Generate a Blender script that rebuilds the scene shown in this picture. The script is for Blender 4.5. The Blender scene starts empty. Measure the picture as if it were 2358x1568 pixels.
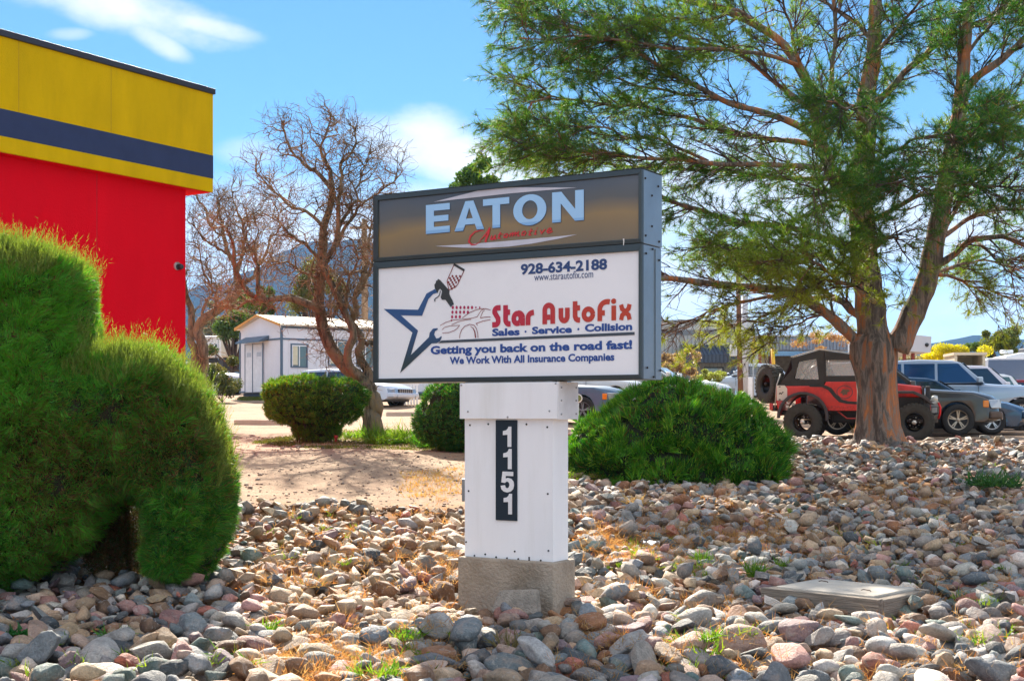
import bpy, bmesh, math, random
import numpy as np
from mathutils import Vector, Matrix

SC = bpy.context.scene
COL = SC.collection
random.seed(7)
RNG = np.random.default_rng(11)
R = math.radians

# ------------------------------------------------------------------ camera
EYE = 1.5
FPX = 3100.0
CX, HY = 1179.0, 950.0
cam_data = bpy.data.cameras.new('camera')
cam = bpy.data.objects.new('camera', cam_data)
COL.objects.link(cam)
cam.location = (0, 0, EYE)
cam.rotation_euler = (R(90), 0, 0)
cam_data.sensor_width = 36
cam_data.lens = FPX / 2358 * 36
cam_data.shift_y = 166.0 / 2358
cam_data.clip_end = 12000
SC.camera = cam

# ------------------------------------------------------------------ light
SUN_EL, SUN_AZ = R(36), R(-10)          # azimuth measured from +Y towards +X
EXPOSURE = 2.15
SUN_STRENGTH = 3.6
SKY_STRENGTH = 0.05
world = bpy.data.worlds.new('World')
SC.world = world
world.use_nodes = True
wn = world.node_tree
wn.nodes.clear()

def nd(tree, t, **kw):
    n = tree.nodes.new(t)
    for k, v in kw.items():
        if k.startswith('i_'):
            n.inputs[k[2:]].default_value = v
        else:
            setattr(n, k, v)
    return n

def math_node(tree, op, a, b=None, clamp=False):
    n = tree.nodes.new('ShaderNodeMath'); n.operation = op; n.use_clamp = clamp
    for i, v in enumerate((a, b)):
        if v is None: continue
        if isinstance(v, (int, float)): n.inputs[i].default_value = v
        else: tree.links.new(v, n.inputs[i])
    return n.outputs[0]

def build_world():
    L = wn.links.new
    out = wn.nodes.new('ShaderNodeOutputWorld')
    bg = wn.nodes.new('ShaderNodeBackground')
    sky = wn.nodes.new('ShaderNodeTexSky')
    sky.sky_type = 'NISHITA'; sky.sun_disc = False
    sky.sun_elevation = SUN_EL
    sky.sun_rotation = SUN_AZ
    sky.altitude = 2500; sky.air_density = 1.0; sky.dust_density = 0.0; sky.ozone_density = 6.0
    tc = wn.nodes.new('ShaderNodeTexCoord')
    sep = wn.nodes.new('ShaderNodeSeparateXYZ'); L(tc.outputs['Generated'], sep.inputs[0])
    x, y, z = sep.outputs
    # coordinates on a flat cloud layer above the place (cloud field added outside the view for fill light)
    zz = math_node(wn, 'MAXIMUM', z, 0.03)
    cu = math_node(wn, 'DIVIDE', x, zz); cv = math_node(wn, 'DIVIDE', y, zz)
    cmb = wn.nodes.new('ShaderNodeCombineXYZ'); L(cu, cmb.inputs[0]); L(cv, cmb.inputs[1])
    nz = nd(wn, 'ShaderNodeTexNoise'); nz.inputs['Scale'].default_value = 0.55
    nz.inputs['Detail'].default_value = 7; nz.inputs['Roughness'].default_value = 0.55
    L(cmb.outputs[0], nz.inputs['Vector'])
    mr = nd(wn, 'ShaderNodeMapRange'); L(nz.outputs[0], mr.inputs[0])
    mr.inputs[1].default_value = 0.44; mr.inputs[2].default_value = 0.60
    up = nd(wn, 'ShaderNodeMapRange'); L(z, up.inputs[0]); up.inputs[1].default_value = 0.30; up.inputs[2].default_value = 0.42
    bk = nd(wn, 'ShaderNodeMapRange'); L(y, bk.inputs[0]); bk.inputs[1].default_value = 0.45; bk.inputs[2].default_value = 0.15
    low = nd(wn, 'ShaderNodeMapRange'); L(z, low.inputs[0]); low.inputs[1].default_value = 0.04; low.inputs[2].default_value = 0.14
    where = math_node(wn, 'MAXIMUM', up.outputs[0], math_node(wn, 'MULTIPLY', bk.outputs[0], low.outputs[0]))
    general = math_node(wn, 'MULTIPLY', math_node(wn, 'MULTIPLY', mr.outputs[0], where), 0.9)
    # the individual clouds of the photograph, as soft lumps on the sky
    yy = math_node(wn, 'MAXIMUM', y, 0.05)
    a = math_node(wn, 'DIVIDE', x, yy); e = math_node(wn, 'DIVIDE', z, yy)
    n2 = nd(wn, 'ShaderNodeTexNoise'); n2.inputs['Scale'].default_value = 9
    n2.inputs['Detail'].default_value = 6; n2.inputs['Roughness'].default_value = 0.6
    mp = nd(wn, 'ShaderNodeMapping'); mp.inputs['Scale'].default_value = (1, 1, 1.9)
    L(tc.outputs['Generated'], mp.inputs[0]); L(mp.outputs[0], n2.inputs['Vector'])
    nn = math_node(wn, 'SUBTRACT', n2.outputs[0], 0.5)
    total = None
    #         centre a, e, half width, half height, tilt, strength
    lumps = [(-0.045, 0.192, 0.085, 0.026, -0.22, 1.0), (-0.062, 0.208, 0.040, 0.022, 0, 1.0), (0.010, 0.172, 0.06, 0.022, -0.1, 0.85),
             (-0.295, 0.302, 0.10, 0.022, -0.20, 1.0), (-0.235, 0.289, 0.05, 0.010, -0.22, 0.9), (-0.268, 0.279, 0.028, 0.012, -0.5, 0.8),
             (-0.33, 0.281, 0.022, 0.006, 0, 0.5), (-0.195, 0.194, 0.032, 0.014, 0, 0.45), (-0.17, 0.155, 0.055, 0.020, 0, 0.5), (0.20, 0.15, 0.30, 0.07, 0, 0.8),
             (0.33, 0.06, 0.22, 0.05, 0, 0.6), (0.08, 0.09, 0.28, 0.07, 0, 0.8), (-0.13, 0.12, 0.20, 0.065, 0, 0.85), (0.25, 0.02, 0.5, 0.08, 0, 0.85)]
    for (ca, ce, ra, re, tl, st) in lumps:
        da = math_node(wn, 'SUBTRACT', a, ca)
        de0 = math_node(wn, 'SUBTRACT', e, ce)
        de = math_node(wn, 'SUBTRACT', de0, math_node(wn, 'MULTIPLY', da, tl))
        qa = math_node(wn, 'POWER', math_node(wn, 'ABSOLUTE', math_node(wn, 'DIVIDE', da, ra)), 2.0)
        qe = math_node(wn, 'POWER', math_node(wn, 'ABSOLUTE', math_node(wn, 'DIVIDE', de, re)), 2.0)
        d = math_node(wn, 'ADD', qa, qe)
        d = math_node(wn, 'SUBTRACT', d, math_node(wn, 'MULTIPLY', nn, 2.6))
        m = nd(wn, 'ShaderNodeMapRange'); m.interpolation_type = 'SMOOTHSTEP'
        L(d, m.inputs[0]); m.inputs[1].default_value = 1.25; m.inputs[2].default_value = -0.15
        m.inputs[3].default_value = 0; m.inputs[4].default_value = st
        total = m.outputs[0] if total is None else math_node(wn, 'MAXIMUM', total, m.outputs[0])
    front = math_node(wn, 'GREATER_THAN', y, 0.05)
    total = math_node(wn, 'MULTIPLY', total, front)
    f = math_node(wn, 'MAXIMUM', total, general)
    hs = wn.nodes.new('ShaderNodeHueSaturation'); hs.inputs['Saturation'].default_value = SKY_SAT
    hs.inputs['Value'].default_value = SKY_VAL
    gm = wn.nodes.new('ShaderNodeGamma'); gm.inputs[1].default_value = 0.72; L(sky.outputs[0], gm.inputs[0])
    L(gm.outputs[0], hs.inputs['Color'])
    mix = nd(wn, 'ShaderNodeMix', data_type='RGBA')
    cm = nd(wn, 'ShaderNodeMix', data_type='RGBA')      # clouds behind the camera set brighter, as added fill light
    my = nd(wn, 'ShaderNodeMapRange'); L(y, my.inputs[0]); my.inputs[1].default_value = -.6; my.inputs[2].default_value = .8
    L(my.outputs[0], cm.inputs[0]); cm.inputs[6].default_value = (9.6, 9.6, 9.8, 1); cm.inputs[7].default_value = CLOUD
    ti = nd(wn, 'ShaderNodeMix', data_type='RGBA', blend_type='MULTIPLY'); ti.inputs[0].default_value = 1; L(hs.outputs[0], ti.inputs[6]); ti.inputs[7].default_value = (.84, 1.04, 1.05, 1)
    L(f, mix.inputs[0]); L(ti.outputs[2], mix.inputs[6]); L(cm.outputs[2], mix.inputs[7])
    L(mix.outputs[2], bg.inputs[0]); bg.inputs[1].default_value = SKY_STRENGTH
    L(bg.outputs[0], out.inputs[0])

SKY_SAT, SKY_VAL = 1.16, 1.09
CLOUD = (5.2, 5.25, 5.35, 1)
build_world()

sun_d = bpy.data.lights.new('sun', 'SUN')
sun_d.energy = SUN_STRENGTH; sun_d.angle = R(0.53); sun_d.color = (1.0, 0.90, 0.76)
sun = bpy.data.objects.new('sun', sun_d); COL.objects.link(sun)
sd = Vector((math.sin(SUN_AZ) * math.cos(SUN_EL), math.cos(SUN_AZ) * math.cos(SUN_EL), math.sin(SUN_EL)))
sun.rotation_euler = sd.to_track_quat('Z', 'Y').to_euler()
sun.location = (0, 0, 30)

SC.view_settings.view_transform = 'Standard'
SC.view_settings.look = 'None'
SC.view_settings.exposure = EXPOSURE
SC.view_settings.gamma = 1
SC.view_settings.use_curve_mapping = False
SC.render.engine = 'CYCLES'
SC.cycles.use_denoising = True
SC.cycles.max_bounces = 6
SC.cycles.transparent_max_bounces = 12
SC.cycles.volume_bounces = 0

# ------------------------------------------------------------------ helpers
def tag(o, label=None, cat=None, group=None, kind=None):
    if label: o['label'] = label
    if cat: o['category'] = cat
    if group: o['group'] = group
    if kind: o['kind'] = kind
    return o

def empty(name, loc=(0, 0, 0), rz=0.0, label=None, cat=None, group=None):
    o = bpy.data.objects.new(name, None); COL.objects.link(o)
    o.location = loc; o.rotation_euler = (0, 0, rz); o.empty_display_size = 0.2
    return tag(o, label, cat, group)

def link(name, me, parent=None, loc=None, rot=None):
    o = bpy.data.objects.new(name, me); COL.objects.link(o)
    if parent is not None: o.parent = parent
    if loc is not None: o.location = loc
    if rot is not None: o.rotation_euler = rot
    return o

def np_mesh(name, V, F, mat=None, col=None, smooth=False, idx=None):
    """V (n,3); F (m,3) or (m,4) array; col (n,3) point colours"""
    me = bpy.data.meshes.new(name)
    V = np.asarray(V, dtype=np.float32); F = np.asarray(F, dtype=np.int32)
    k = F.shape[1]
    me.vertices.add(len(V)); me.vertices.foreach_set('co', V.ravel())
    me.loops.add(F.size); me.loops.foreach_set('vertex_index', F.ravel())
    me.polygons.add(len(F))
    me.polygons.foreach_set('loop_start', np.arange(0, F.size, k, dtype=np.int32))
    me.polygons.foreach_set('loop_total', np.full(len(F), k, dtype=np.int32))
    if smooth: me.polygons.foreach_set('use_smooth', np.ones(len(F), dtype=bool))
    if mat is not None:
        me.materials.append(mat)
    if col is not None:
        at = me.color_attributes.new('tint', 'FLOAT_COLOR', 'POINT')
        c4 = np.ones((len(V), 4), dtype=np.float32); c4[:, :3] = col
        at.data.foreach_set('color', c4.ravel())
    me.update(calc_edges=True); me.validate()
    return me

class MB:
    """collects shapes and links them as ONE mesh object"""
    def __init__(s): s.v = []; s.f = []; s.sm = []
    def add(s, V, F, smooth=False):
        b = len(s.v); s.v.extend([tuple(p) for p in V])
        s.f.extend([tuple(i + b for i in f) for f in F]); s.sm.extend([smooth] * len(F)); return s
    def box(s, x0, x1, y0, y1, z0, z1):
        V = [(x0, y0, z0), (x1, y0, z0), (x1, y1, z0), (x0, y1, z0), (x0, y0, z1), (x1, y0, z1), (x1, y1, z1), (x0, y1, z1)]
        F = [(0, 3, 2, 1), (4, 5, 6, 7), (0, 1, 5, 4), (1, 2, 6, 5), (2, 3, 7, 6), (3, 0, 4, 7)]
        return s.add(V, F)
    def hexa(s, V):
        return s.add(V, [(0, 3, 2, 1), (4, 5, 6, 7), (0, 1, 5, 4), (1, 2, 6, 5), (2, 3, 7, 6), (3, 0, 4, 7)])
    def prism(s, poly, f0, f1, smooth=False):
        """poly list of 2D; f0, f1 functions 2D->3D for the two caps"""
        n = len(poly)
        V = [f0(*p) for p in poly] + [f1(*p) for p in poly]
        F = [tuple(range(n))[::-1], tuple(range(n, 2 * n))]
        F += [(i, (i + 1) % n, n + (i + 1) % n, n + i) for i in range(n)]
        return s.add(V, F, smooth)
    def tube(s, pts, rad, n=8, caps=True, smooth=True):
        pts = [Vector(p) for p in pts]
        if isinstance(rad, (int, float)): rad = [rad] * len(pts)
        V = []; F = []
        ref = Vector((0, 0, 1))
        t0 = (pts[1] - pts[0]).normalized()
        if abs(t0.dot(ref)) > 0.9: ref = Vector((1, 0, 0))
        u = t0.cross(ref).normalized()
        for i, p in enumerate(pts):
            t = (pts[min(i + 1, len(pts) - 1)] - pts[max(i - 1, 0)]).normalized()
            u = (u - t * u.dot(t)).normalized(); w = t.cross(u)
            for k in range(n):
                a = 2 * math.pi * k / n
                V.append(p + (u * math.cos(a) + w * math.sin(a)) * rad[i])
        for i in range(len(pts) - 1):
            for k in range(n):
                F.append((i * n + k, i * n + (k + 1) % n, (i + 1) * n + (k + 1) % n, (i + 1) * n + k))
        s.add(V, F, smooth)
        if caps:
            b = len(s.v) - len(V)
            s.f.append(tuple(b + k for k in range(n))[::-1]); s.sm.append(False)
            s.f.append(tuple(b + (len(pts) - 1) * n + k for k in range(n))); s.sm.append(False)
        return s
    def lathe(s, prof, n=24, axis='y', c=(0, 0, 0), smooth=True):
        """prof list of (r, h) revolved round an axis"""
        V = []; F = []
        for (r, h) in prof:
            for k in range(n):
                a = 2 * math.pi * k / n
                if axis == 'y': V.append((c[0] + r * math.cos(a), c[1] + h, c[2] + r * math.sin(a)))
                elif axis == 'x': V.append((c[0] + h, c[1] + r * math.cos(a), c[2] + r * math.sin(a)))
                else: V.append((c[0] + r * math.cos(a), c[1] + r * math.sin(a), c[2] + h))
        for i in range(len(prof) - 1):
            for k in range(n):
                F.append((i * n + k, i * n + (k + 1) % n, (i + 1) * n + (k + 1) % n, (i + 1) * n + k))
        return s.add(V, F, smooth)
    def mesh(s, name, mat=None):
        me = bpy.data.meshes.new(name)
        me.from_pydata(s.v, [], s.f)
        me.polygons.foreach_set('use_smooth', s.sm)
        if mat: me.materials.append(mat)
        me.update(); return me
    def build(s, name, mat, parent=None, loc=None, rot=None, bevel=0, seg=2, fixn=True):
        me = s.mesh(name, mat)
        if fixn:
            bm = bmesh.new(); bm.from_mesh(me)
            bmesh.ops.recalc_face_normals(bm, faces=bm.faces)
            bm.to_mesh(me); bm.free()
        o = link(name, me, parent, loc, rot)
        if bevel:
            m = o.modifiers.new('bevel', 'BEVEL'); m.width = bevel; m.segments = seg; m.limit_method = 'ANGLE'; m.angle_limit = R(35)
        return o

def P(px, py, d):
    return Vector(((px - CX) / FPX * d, d, EYE - (py - HY) / FPX * d))

def proj(x, y, z):
    return CX + x / y * FPX, HY - (z - EYE) / y * FPX

# --- smooth pseudo noise, vectorised
_K = RNG.normal(size=(3, 18, 3)); _PH = RNG.uniform(0, 6.28, size=(3, 18))
def wob(p, scale=1.0, k=0):
    p = np.asarray(p, dtype=np.float64)
    if p.shape[-1] == 2: p = np.concatenate([p, np.zeros(p.shape[:-1] + (1,))], -1)
    a = p @ (_K[k].T * scale) + _PH[k]
    return np.sin(a).sum(-1) / 4.2

# ------------------------------------------------------------------ terrain
LY = np.array([-60, 0, 7, 10.3, 11, 12.5, 14.5, 18, 22, 25, 30, 45, 56, 80, 150, 400, 1000, 6000])
LH = np.array([-.6, -.25, -.02, 0, .07, .25, .47, .72, .93, 1.03, 1.15, 1.5, 2.15, 2.8, 4.2, 7.0, 11, 20])
RH = np.array([-.6, -.25, -.02, .02, .07, .20, .41, .69, 1.05, .97, .87, 1.66, 2.42, 3.2, 4.4, 7.0, 11, 20])
def smooth01(t):
    t = np.clip(t, 0, 1); return t * t * (3 - 2 * t)
def ground_h(x, y, bump=True, bed=True):
    x = np.asarray(x, dtype=np.float64); y = np.asarray(y, dtype=np.float64)
    l = np.interp(y, LY, LH); r = np.interp(y, LY, RH)
    w = smooth01((x + 0.5) / 3.0)
    h = l * (1 - w) + r * w
    # the lot on the far right lies a little lower behind the bank
    a = x / np.maximum(y, 1.0)
    lot = np.interp(y, [-60, 29, 31, 60, 80, 150, 400, 6000], [9, .86, .93, 1.15, 1.7, 3.5, 7.0, 20])
    f = smooth01((a - .19) / .06) * (y > 29)
    h = h * (1 - f) + lot * f
    if bed:   # the stones fill a shallow bed, so their tops lie on the profile above
        e = 14.3 + 10.6 * smooth01((x - .45) / .5)
        h = h - .10 * smooth01((e - y) / .5)
    if bump:
        k = smooth01((y + 5) / 10) * smooth01((80 - y) / 40)
        h = h + k * (0.018 * wob(np.stack([x, y], -1), 0.9, 0) + 0.008 * wob(np.stack([x, y], -1), 3.1, 1))
    return h
def gz(x, y): return float(ground_h(x, y))
def gtop(x, y): return float(ground_h(x, y, bed=False))
_GD = np.concatenate([np.arange(4, 30, .05), np.arange(30, 140, .3)])
def ground_at(px, py):
    """where the view ray of a photo pixel meets the ground"""
    X = (px - CX) / FPX * _GD; Z = EYE - (py - HY) / FPX * _GD
    k = np.nonzero(Z <= ground_h(X, _GD, bed=False))[0]
    i = k[0] if len(k) else len(_GD) - 1
    return Vector((X[i], _GD[i], gtop(X[i], _GD[i])))

# ------------------------------------------------------------------ materials
MATS = {}
def new_mat(name):
    m = bpy.data.materials.new(name); m.use_nodes = True
    t = m.node_tree; b = t.nodes['Principled BSDF']
    return m, t, b

def pm(name, col, rough=0.6, metal=0.0, var=0.12, scale=6.0, bump=0.0, bscale=40.0, spec=0.5, dirt=None, dirt_amt=0.0, coat=0.0, stretch=(1, 1, 1)):
    """plain procedural material: base colour with noise variation, optional dirt and relief"""
    if name in MATS: return MATS[name]
    m, t, b = new_mat(name); L = t.links.new
    tc = t.nodes.new('ShaderNodeTexCoord')
    mp = t.nodes.new('ShaderNodeMapping'); mp.inputs['Scale'].default_value = stretch
    L(tc.outputs['Object'], mp.inputs[0])
    n = nd(t, 'ShaderNodeTexNoise'); n.inputs['Scale'].default_value = scale; n.inputs['Detail'].default_value = 6; n.inputs['Roughness'].default_value = 0.6
    L(mp.outputs[0], n.inputs['Vector'])
    mr = nd(t, 'ShaderNodeMapRange'); L(n.outputs[0], mr.inputs[0]); mr.inputs[1].default_value = .25; mr.inputs[2].default_value = .75
    mr.inputs[3].default_value = 1 - var; mr.inputs[4].default_value = 1 + var
    hs = nd(t, 'ShaderNodeHueSaturation'); hs.inputs['Color'].default_value = (*col, 1); L(mr.outputs[0], hs.inputs['Value'])
    outc = hs.outputs[0]
    if dirt:
        n2 = nd(t, 'ShaderNodeTexNoise'); n2.inputs['Scale'].default_value = scale * .45; n2.inputs['Detail'].default_value = 8; n2.inputs['Roughness'].default_value = .7
        L(mp.outputs[0], n2.inputs['Vector'])
        m2 = nd(t, 'ShaderNodeMapRange'); L(n2.outputs[0], m2.inputs[0]); m2.inputs[1].default_value = .5; m2.inputs[2].default_value = .72; m2.inputs[4].default_value = dirt_amt
        mx = nd(t, 'ShaderNodeMix', data_type='RGBA'); L(m2.outputs[0], mx.inputs[0]); L(outc, mx.inputs[6]); mx.inputs[7].default_value = (*dirt, 1)
        outc = mx.outputs[2]
    L(outc, b.inputs['Base Color'])
    b.inputs['Roughness'].default_value = rough; b.inputs['Metallic'].default_value = metal
    b.inputs['Specular IOR Level'].default_value = spec
    b.inputs['Coat Weight'].default_value = coat
    if bump:
        n3 = nd(t, 'ShaderNodeTexNoise'); n3.inputs['Scale'].default_value = bscale; n3.inputs['Detail'].default_value = 5
        L(mp.outputs[0], n3.inputs['Vector'])
        bp = nd(t, 'ShaderNodeBump'); bp.inputs['Strength'].default_value = bump; bp.inputs['Distance'].default_value = 0.02
        L(n3.outputs[0], bp.inputs['Height']); L(bp.outputs[0], b.inputs['Normal'])
    MATS[name] = m
    return m

def leaf_mat(name, trans=0.4, rough=0.55, tr_tint=(1.25, 1.35, 0.55)):
    m, t, b = new_mat(name); L = t.links.new
    at = nd(t, 'ShaderNodeVertexColor'); at.layer_name = 'tint'
    L(at.outputs[0], b.inputs['Base Color']); b.inputs['Roughness'].default_value = rough
    b.inputs['Specular IOR Level'].default_value = 0.35
    tr = t.nodes.new('ShaderNodeBsdfTranslucent')
    mu = nd(t, 'ShaderNodeMix', data_type='RGBA', blend_type='MULTIPLY'); mu.inputs[0].default_value = 1
    L(at.outputs[0], mu.inputs[6]); mu.inputs[7].default_value = (*tr_tint, 1)
    L(mu.outputs[2], tr.inputs[0])
    ms = t.nodes.new('ShaderNodeMixShader'); ms.inputs[0].default_value = trans
    L(b.outputs[0], ms.inputs[1]); L(tr.outputs[0], ms.inputs[2])
    L(ms.outputs[0], t.nodes['Material Output'].inputs[0])
    return m

def glass_mat(name, col=(.02, .03, .04), rough=.05, alpha=0.75):
    """tinted window glass: reflects the sky, lets some light through"""
    if name in MATS: return MATS[name]
    m, t, b = new_mat(name); L = t.links.new
    b.inputs['Base Color'].default_value = (*col, 1); b.inputs['Roughness'].default_value = rough
    b.inputs['Specular IOR Level'].default_value = 1.0; b.inputs['Coat Weight'].default_value = .6
    tr = t.nodes.new('ShaderNodeBsdfTransparent'); tr.inputs[0].default_value = (.8, .9, .92, 1)
    ms = t.nodes.new('ShaderNodeMixShader'); ms.inputs[0].default_value = alpha
    L(tr.outputs[0], ms.inputs[1]); L(b.outputs[0], ms.inputs[2]); L(ms.outputs[0], t.nodes['Material Output'].inputs[0])
    MATS[name] = m; return m

def bark_mat(name, base=(.10, .075, .06), warm=(.42, .13, .045), amt=0.6, fine=14.0, stretch=(1, 1, .18), bump=.9):
    m, t, b = new_mat(name); L = t.links.new
    tc = t.nodes.new('ShaderNodeTexCoord'); mp = t.nodes.new('ShaderNodeMapping'); mp.inputs['Scale'].default_value = stretch
    L(tc.outputs['Object'], mp.inputs[0])
    wv = nd(t, 'ShaderNodeTexNoise'); wv.inputs['Scale'].default_value = fine; wv.inputs['Detail'].default_value = 7; wv.inputs['Roughness'].default_value = .65; wv.inputs['Distortion'].default_value = .5
    L(mp.outputs[0], wv.inputs['Vector'])
    big = nd(t, 'ShaderNodeTexNoise'); big.inputs['Scale'].default_value = fine * .22; big.inputs['Detail'].default_value = 4
    L(mp.outputs[0], big.inputs['Vector'])
    ad = math_node(t, 'ADD', math_node(t, 'MULTIPLY', wv.outputs[0], .55), math_node(t, 'MULTIPLY', big.outputs[0], .45))
    rp = nd(t, 'ShaderNodeValToRGB'); L(ad, rp.inputs[0])
    e = rp.color_ramp.elements
    e[0].position = .36; e[0].color = (base[0] * .3, base[1] * .3, base[2] * .3, 1)
    e[1].position = .60; e[1].color = (*warm, 1)
    k = rp.color_ramp.elements.new(.46); k.color = (base[0] * .8, base[1] * .8, base[2] * .8, 1)
    k = rp.color_ramp.elements.new(.51); k.color = (base[0] * 1.6, base[1] * 1.6, base[2] * 1.6, 1)
    k = rp.color_ramp.elements.new(.54); k.color = tuple(base[i] * (1 - amt) + warm[i] * amt for i in range(3)) + (1,)
    k = rp.color_ramp.elements.new(.72); k.color = (base[0] * 3.2, base[1] * 3, base[2] * 3, 1)
    L(rp.outputs[0], b.inputs['Base Color']); b.inputs['Roughness'].default_value = .9
    bp = nd(t, 'ShaderNodeBump'); bp.inputs['Strength'].default_value = bump; bp.inputs['Distance'].default_value = .05
    L(wv.outputs[0], bp.inputs['Height']); L(bp.outputs[0], b.inputs['Normal'])
    return m

def rock_mat(name, use_attr):
    m, t, b = new_mat(name); L = t.links.new
    if use_attr:
        src = nd(t, 'ShaderNodeVertexColor'); src.layer_name = 'tint'; c = src.outputs[0]
        tc = t.nodes.new('ShaderNodeTexCoord'); vec = tc.outputs['Object']
    else:
        src = t.nodes.new('ShaderNodeObjectInfo'); c = src.outputs['Color']
        g = t.nodes.new('ShaderNodeNewGeometry'); vec = g.outputs['Position']
    n1 = nd(t, 'ShaderNodeTexNoise'); n1.inputs['Scale'].default_value = 9; n1.inputs['Detail'].default_value = 8; n1.inputs['Roughness'].default_value = .7; L(vec, n1.inputs['Vector'])
    n2 = nd(t, 'ShaderNodeTexNoise'); n2.inputs['Scale'].default_value = 70; n2.inputs['Detail'].default_value = 6; n2.inputs['Roughness'].default_value = .75; L(vec, n2.inputs['Vector'])
    n3 = nd(t, 'ShaderNodeTexNoise'); n3.inputs['Scale'].default_value = 17; n3.inputs['Detail'].default_value = 3; n3.inputs['Distortion'].default_value = 2.0; L(vec, n3.inputs['Vector'])
    v1 = nd(t, 'ShaderNodeMapRange'); L(n1.outputs[0], v1.inputs[0]); v1.inputs[1].default_value = .3; v1.inputs[2].default_value = .7; v1.inputs[3].default_value = .55; v1.inputs[4].default_value = 1.45
    v2 = nd(t, 'ShaderNodeMapRange'); L(n2.outputs[0], v2.inputs[0]); v2.inputs[1].default_value = .3; v2.inputs[2].default_value = .7; v2.inputs[3].default_value = .66; v2.inputs[4].default_value = 1.32
    v = math_node(t, 'MULTIPLY', v1.outputs[0], v2.outputs[0])
    hs = t.nodes.new('ShaderNodeHueSaturation'); L(c, hs.inputs['Color']); L(v, hs.inputs['Value'])
    # pale veins and mineral crust, and a warm dusty stain
    vn = nd(t, 'ShaderNodeMapRange'); L(n3.outputs[0], vn.inputs[0]); vn.inputs[1].default_value = .58; vn.inputs[2].default_value = .68; vn.inputs[4].default_value = .42
    mx = nd(t, 'ShaderNodeMix', data_type='RGBA'); L(vn.outputs[0], mx.inputs[0]); L(hs.outputs[0], mx.inputs[6]); mx.inputs[7].default_value = (.46, .42, .37, 1)
    v4 = nd(t, 'ShaderNodeMapRange'); L(n1.outputs[0], v4.inputs[0]); v4.inputs[1].default_value = .52; v4.inputs[2].default_value = .66; v4.inputs[4].default_value = .38
    mx2 = nd(t, 'ShaderNodeMix', data_type='RGBA'); L(v4.outputs[0], mx2.inputs[0]); L(mx.outputs[2], mx2.inputs[6]); mx2.inputs[7].default_value = (.34, .19, .10, 1)
    L(mx2.outputs[2], b.inputs['Base Color'])
    b.inputs['Roughness'].default_value = .68; b.inputs['Specular IOR Level'].default_value = .45
    bp = nd(t, 'ShaderNodeBump'); bp.inputs['Strength'].default_value = .8; bp.inputs['Distance'].default_value = .014
    L(math_node(t, 'ADD', n2.outputs[0], math_node(t, 'MULTIPLY', n3.outputs[0], 1.2)), bp.inputs['Height']); L(bp.outputs[0], b.inputs['Normal'])
    return m

def dirt_mat():
    m, t, b = new_mat('dirt'); L = t.links.new
    g = t.nodes.new('ShaderNodeNewGeometry'); vec = g.outputs['Position']
    def noise(s, d=6, r=.6, dist=0):
        n = nd(t, 'ShaderNodeTexNoise'); n.inputs['Scale'].default_value = s; n.inputs['Detail'].default_value = d
        n.inputs['Roughness'].default_value = r; n.inputs['Distortion'].default_value = dist; L(vec, n.inputs['Vector']); return n.outputs[0]
    n1 = noise(.35, 7, .6); n2 = noise(2.6, 8, .65); n3 = noise(26, 6, .8)
    rp = nd(t, 'ShaderNodeValToRGB'); L(math_node(t, 'ADD', math_node(t, 'MULTIPLY', n1, .6), math_node(t, 'MULTIPLY', n2, .4)), rp.inputs[0])
    e = rp.color_ramp.elements; e[0].position = .36; e[0].color = (.27, .165, .105, 1); e[1].position = .64; e[1].color = (.45, .32, .215, 1)
    k = rp.color_ramp.elements.new(.5); k.color = (.37, .25, .165, 1)
    sp = nd(t, 'ShaderNodeMapRange'); L(n3, sp.inputs[0]); sp.inputs[1].default_value = .33; sp.inputs[2].default_value = .62; sp.inputs[3].default_value = .55; sp.inputs[4].default_value = 1.12
    hs = t.nodes.new('ShaderNodeHueSaturation'); L(rp.outputs[0], hs.inputs['Color']); L(sp.outputs[0], hs.inputs['Value'])
    # darker soil and dead leaf litter in the stone bed close by
    sx = t.nodes.new('ShaderNodeSeparateXYZ'); L(vec, sx.inputs[0])
    edge = math_node(t, 'ADD', 14.7, math_node(t, 'MULTIPLY', math_node(t, 'MULTIPLY', math_node(t, 'SUBTRACT', sx.outputs[0], .4), 6.0, True), 10.5))
    bed = nd(t, 'ShaderNodeMapRange'); L(math_node(t, 'SUBTRACT', math_node(t, 'ADD', edge, math_node(t, 'MULTIPLY', n2, 1.2)), math_node(t, 'ADD', sx.outputs[1], .6)), bed.inputs[0])
    bed.inputs[1].default_value = -.3; bed.inputs[2].default_value = .3
    lit = nd(t, 'ShaderNodeValToRGB'); L(n2, lit.inputs[0]); le = lit.color_ramp.elements
    le[0].position = .35; le[0].color = (.12, .075, .045, 1); le[1].position = .68; le[1].color = (.40, .20, .08, 1)
    mx = nd(t, 'ShaderNodeMix', data_type='RGBA'); L(bed.outputs[0], mx.inputs[0]); L(hs.outputs[0], mx.inputs[6]); L(lit.outputs[0], mx.inputs[7])
    L(mx.outputs[2], b.inputs['Base Color']); b.inputs['Roughness'].default_value = .95; b.inputs['Specular IOR Level'].default_value = .2
    bp = nd(t, 'ShaderNodeBump'); bp.inputs['Strength'].default_value = .6; bp.inputs['Distance'].default_value = .03
    L(math_node(t, 'ADD', n3, n2), bp.inputs['Height']); L(bp.outputs[0], b.inputs['Normal'])
    return m

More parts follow.
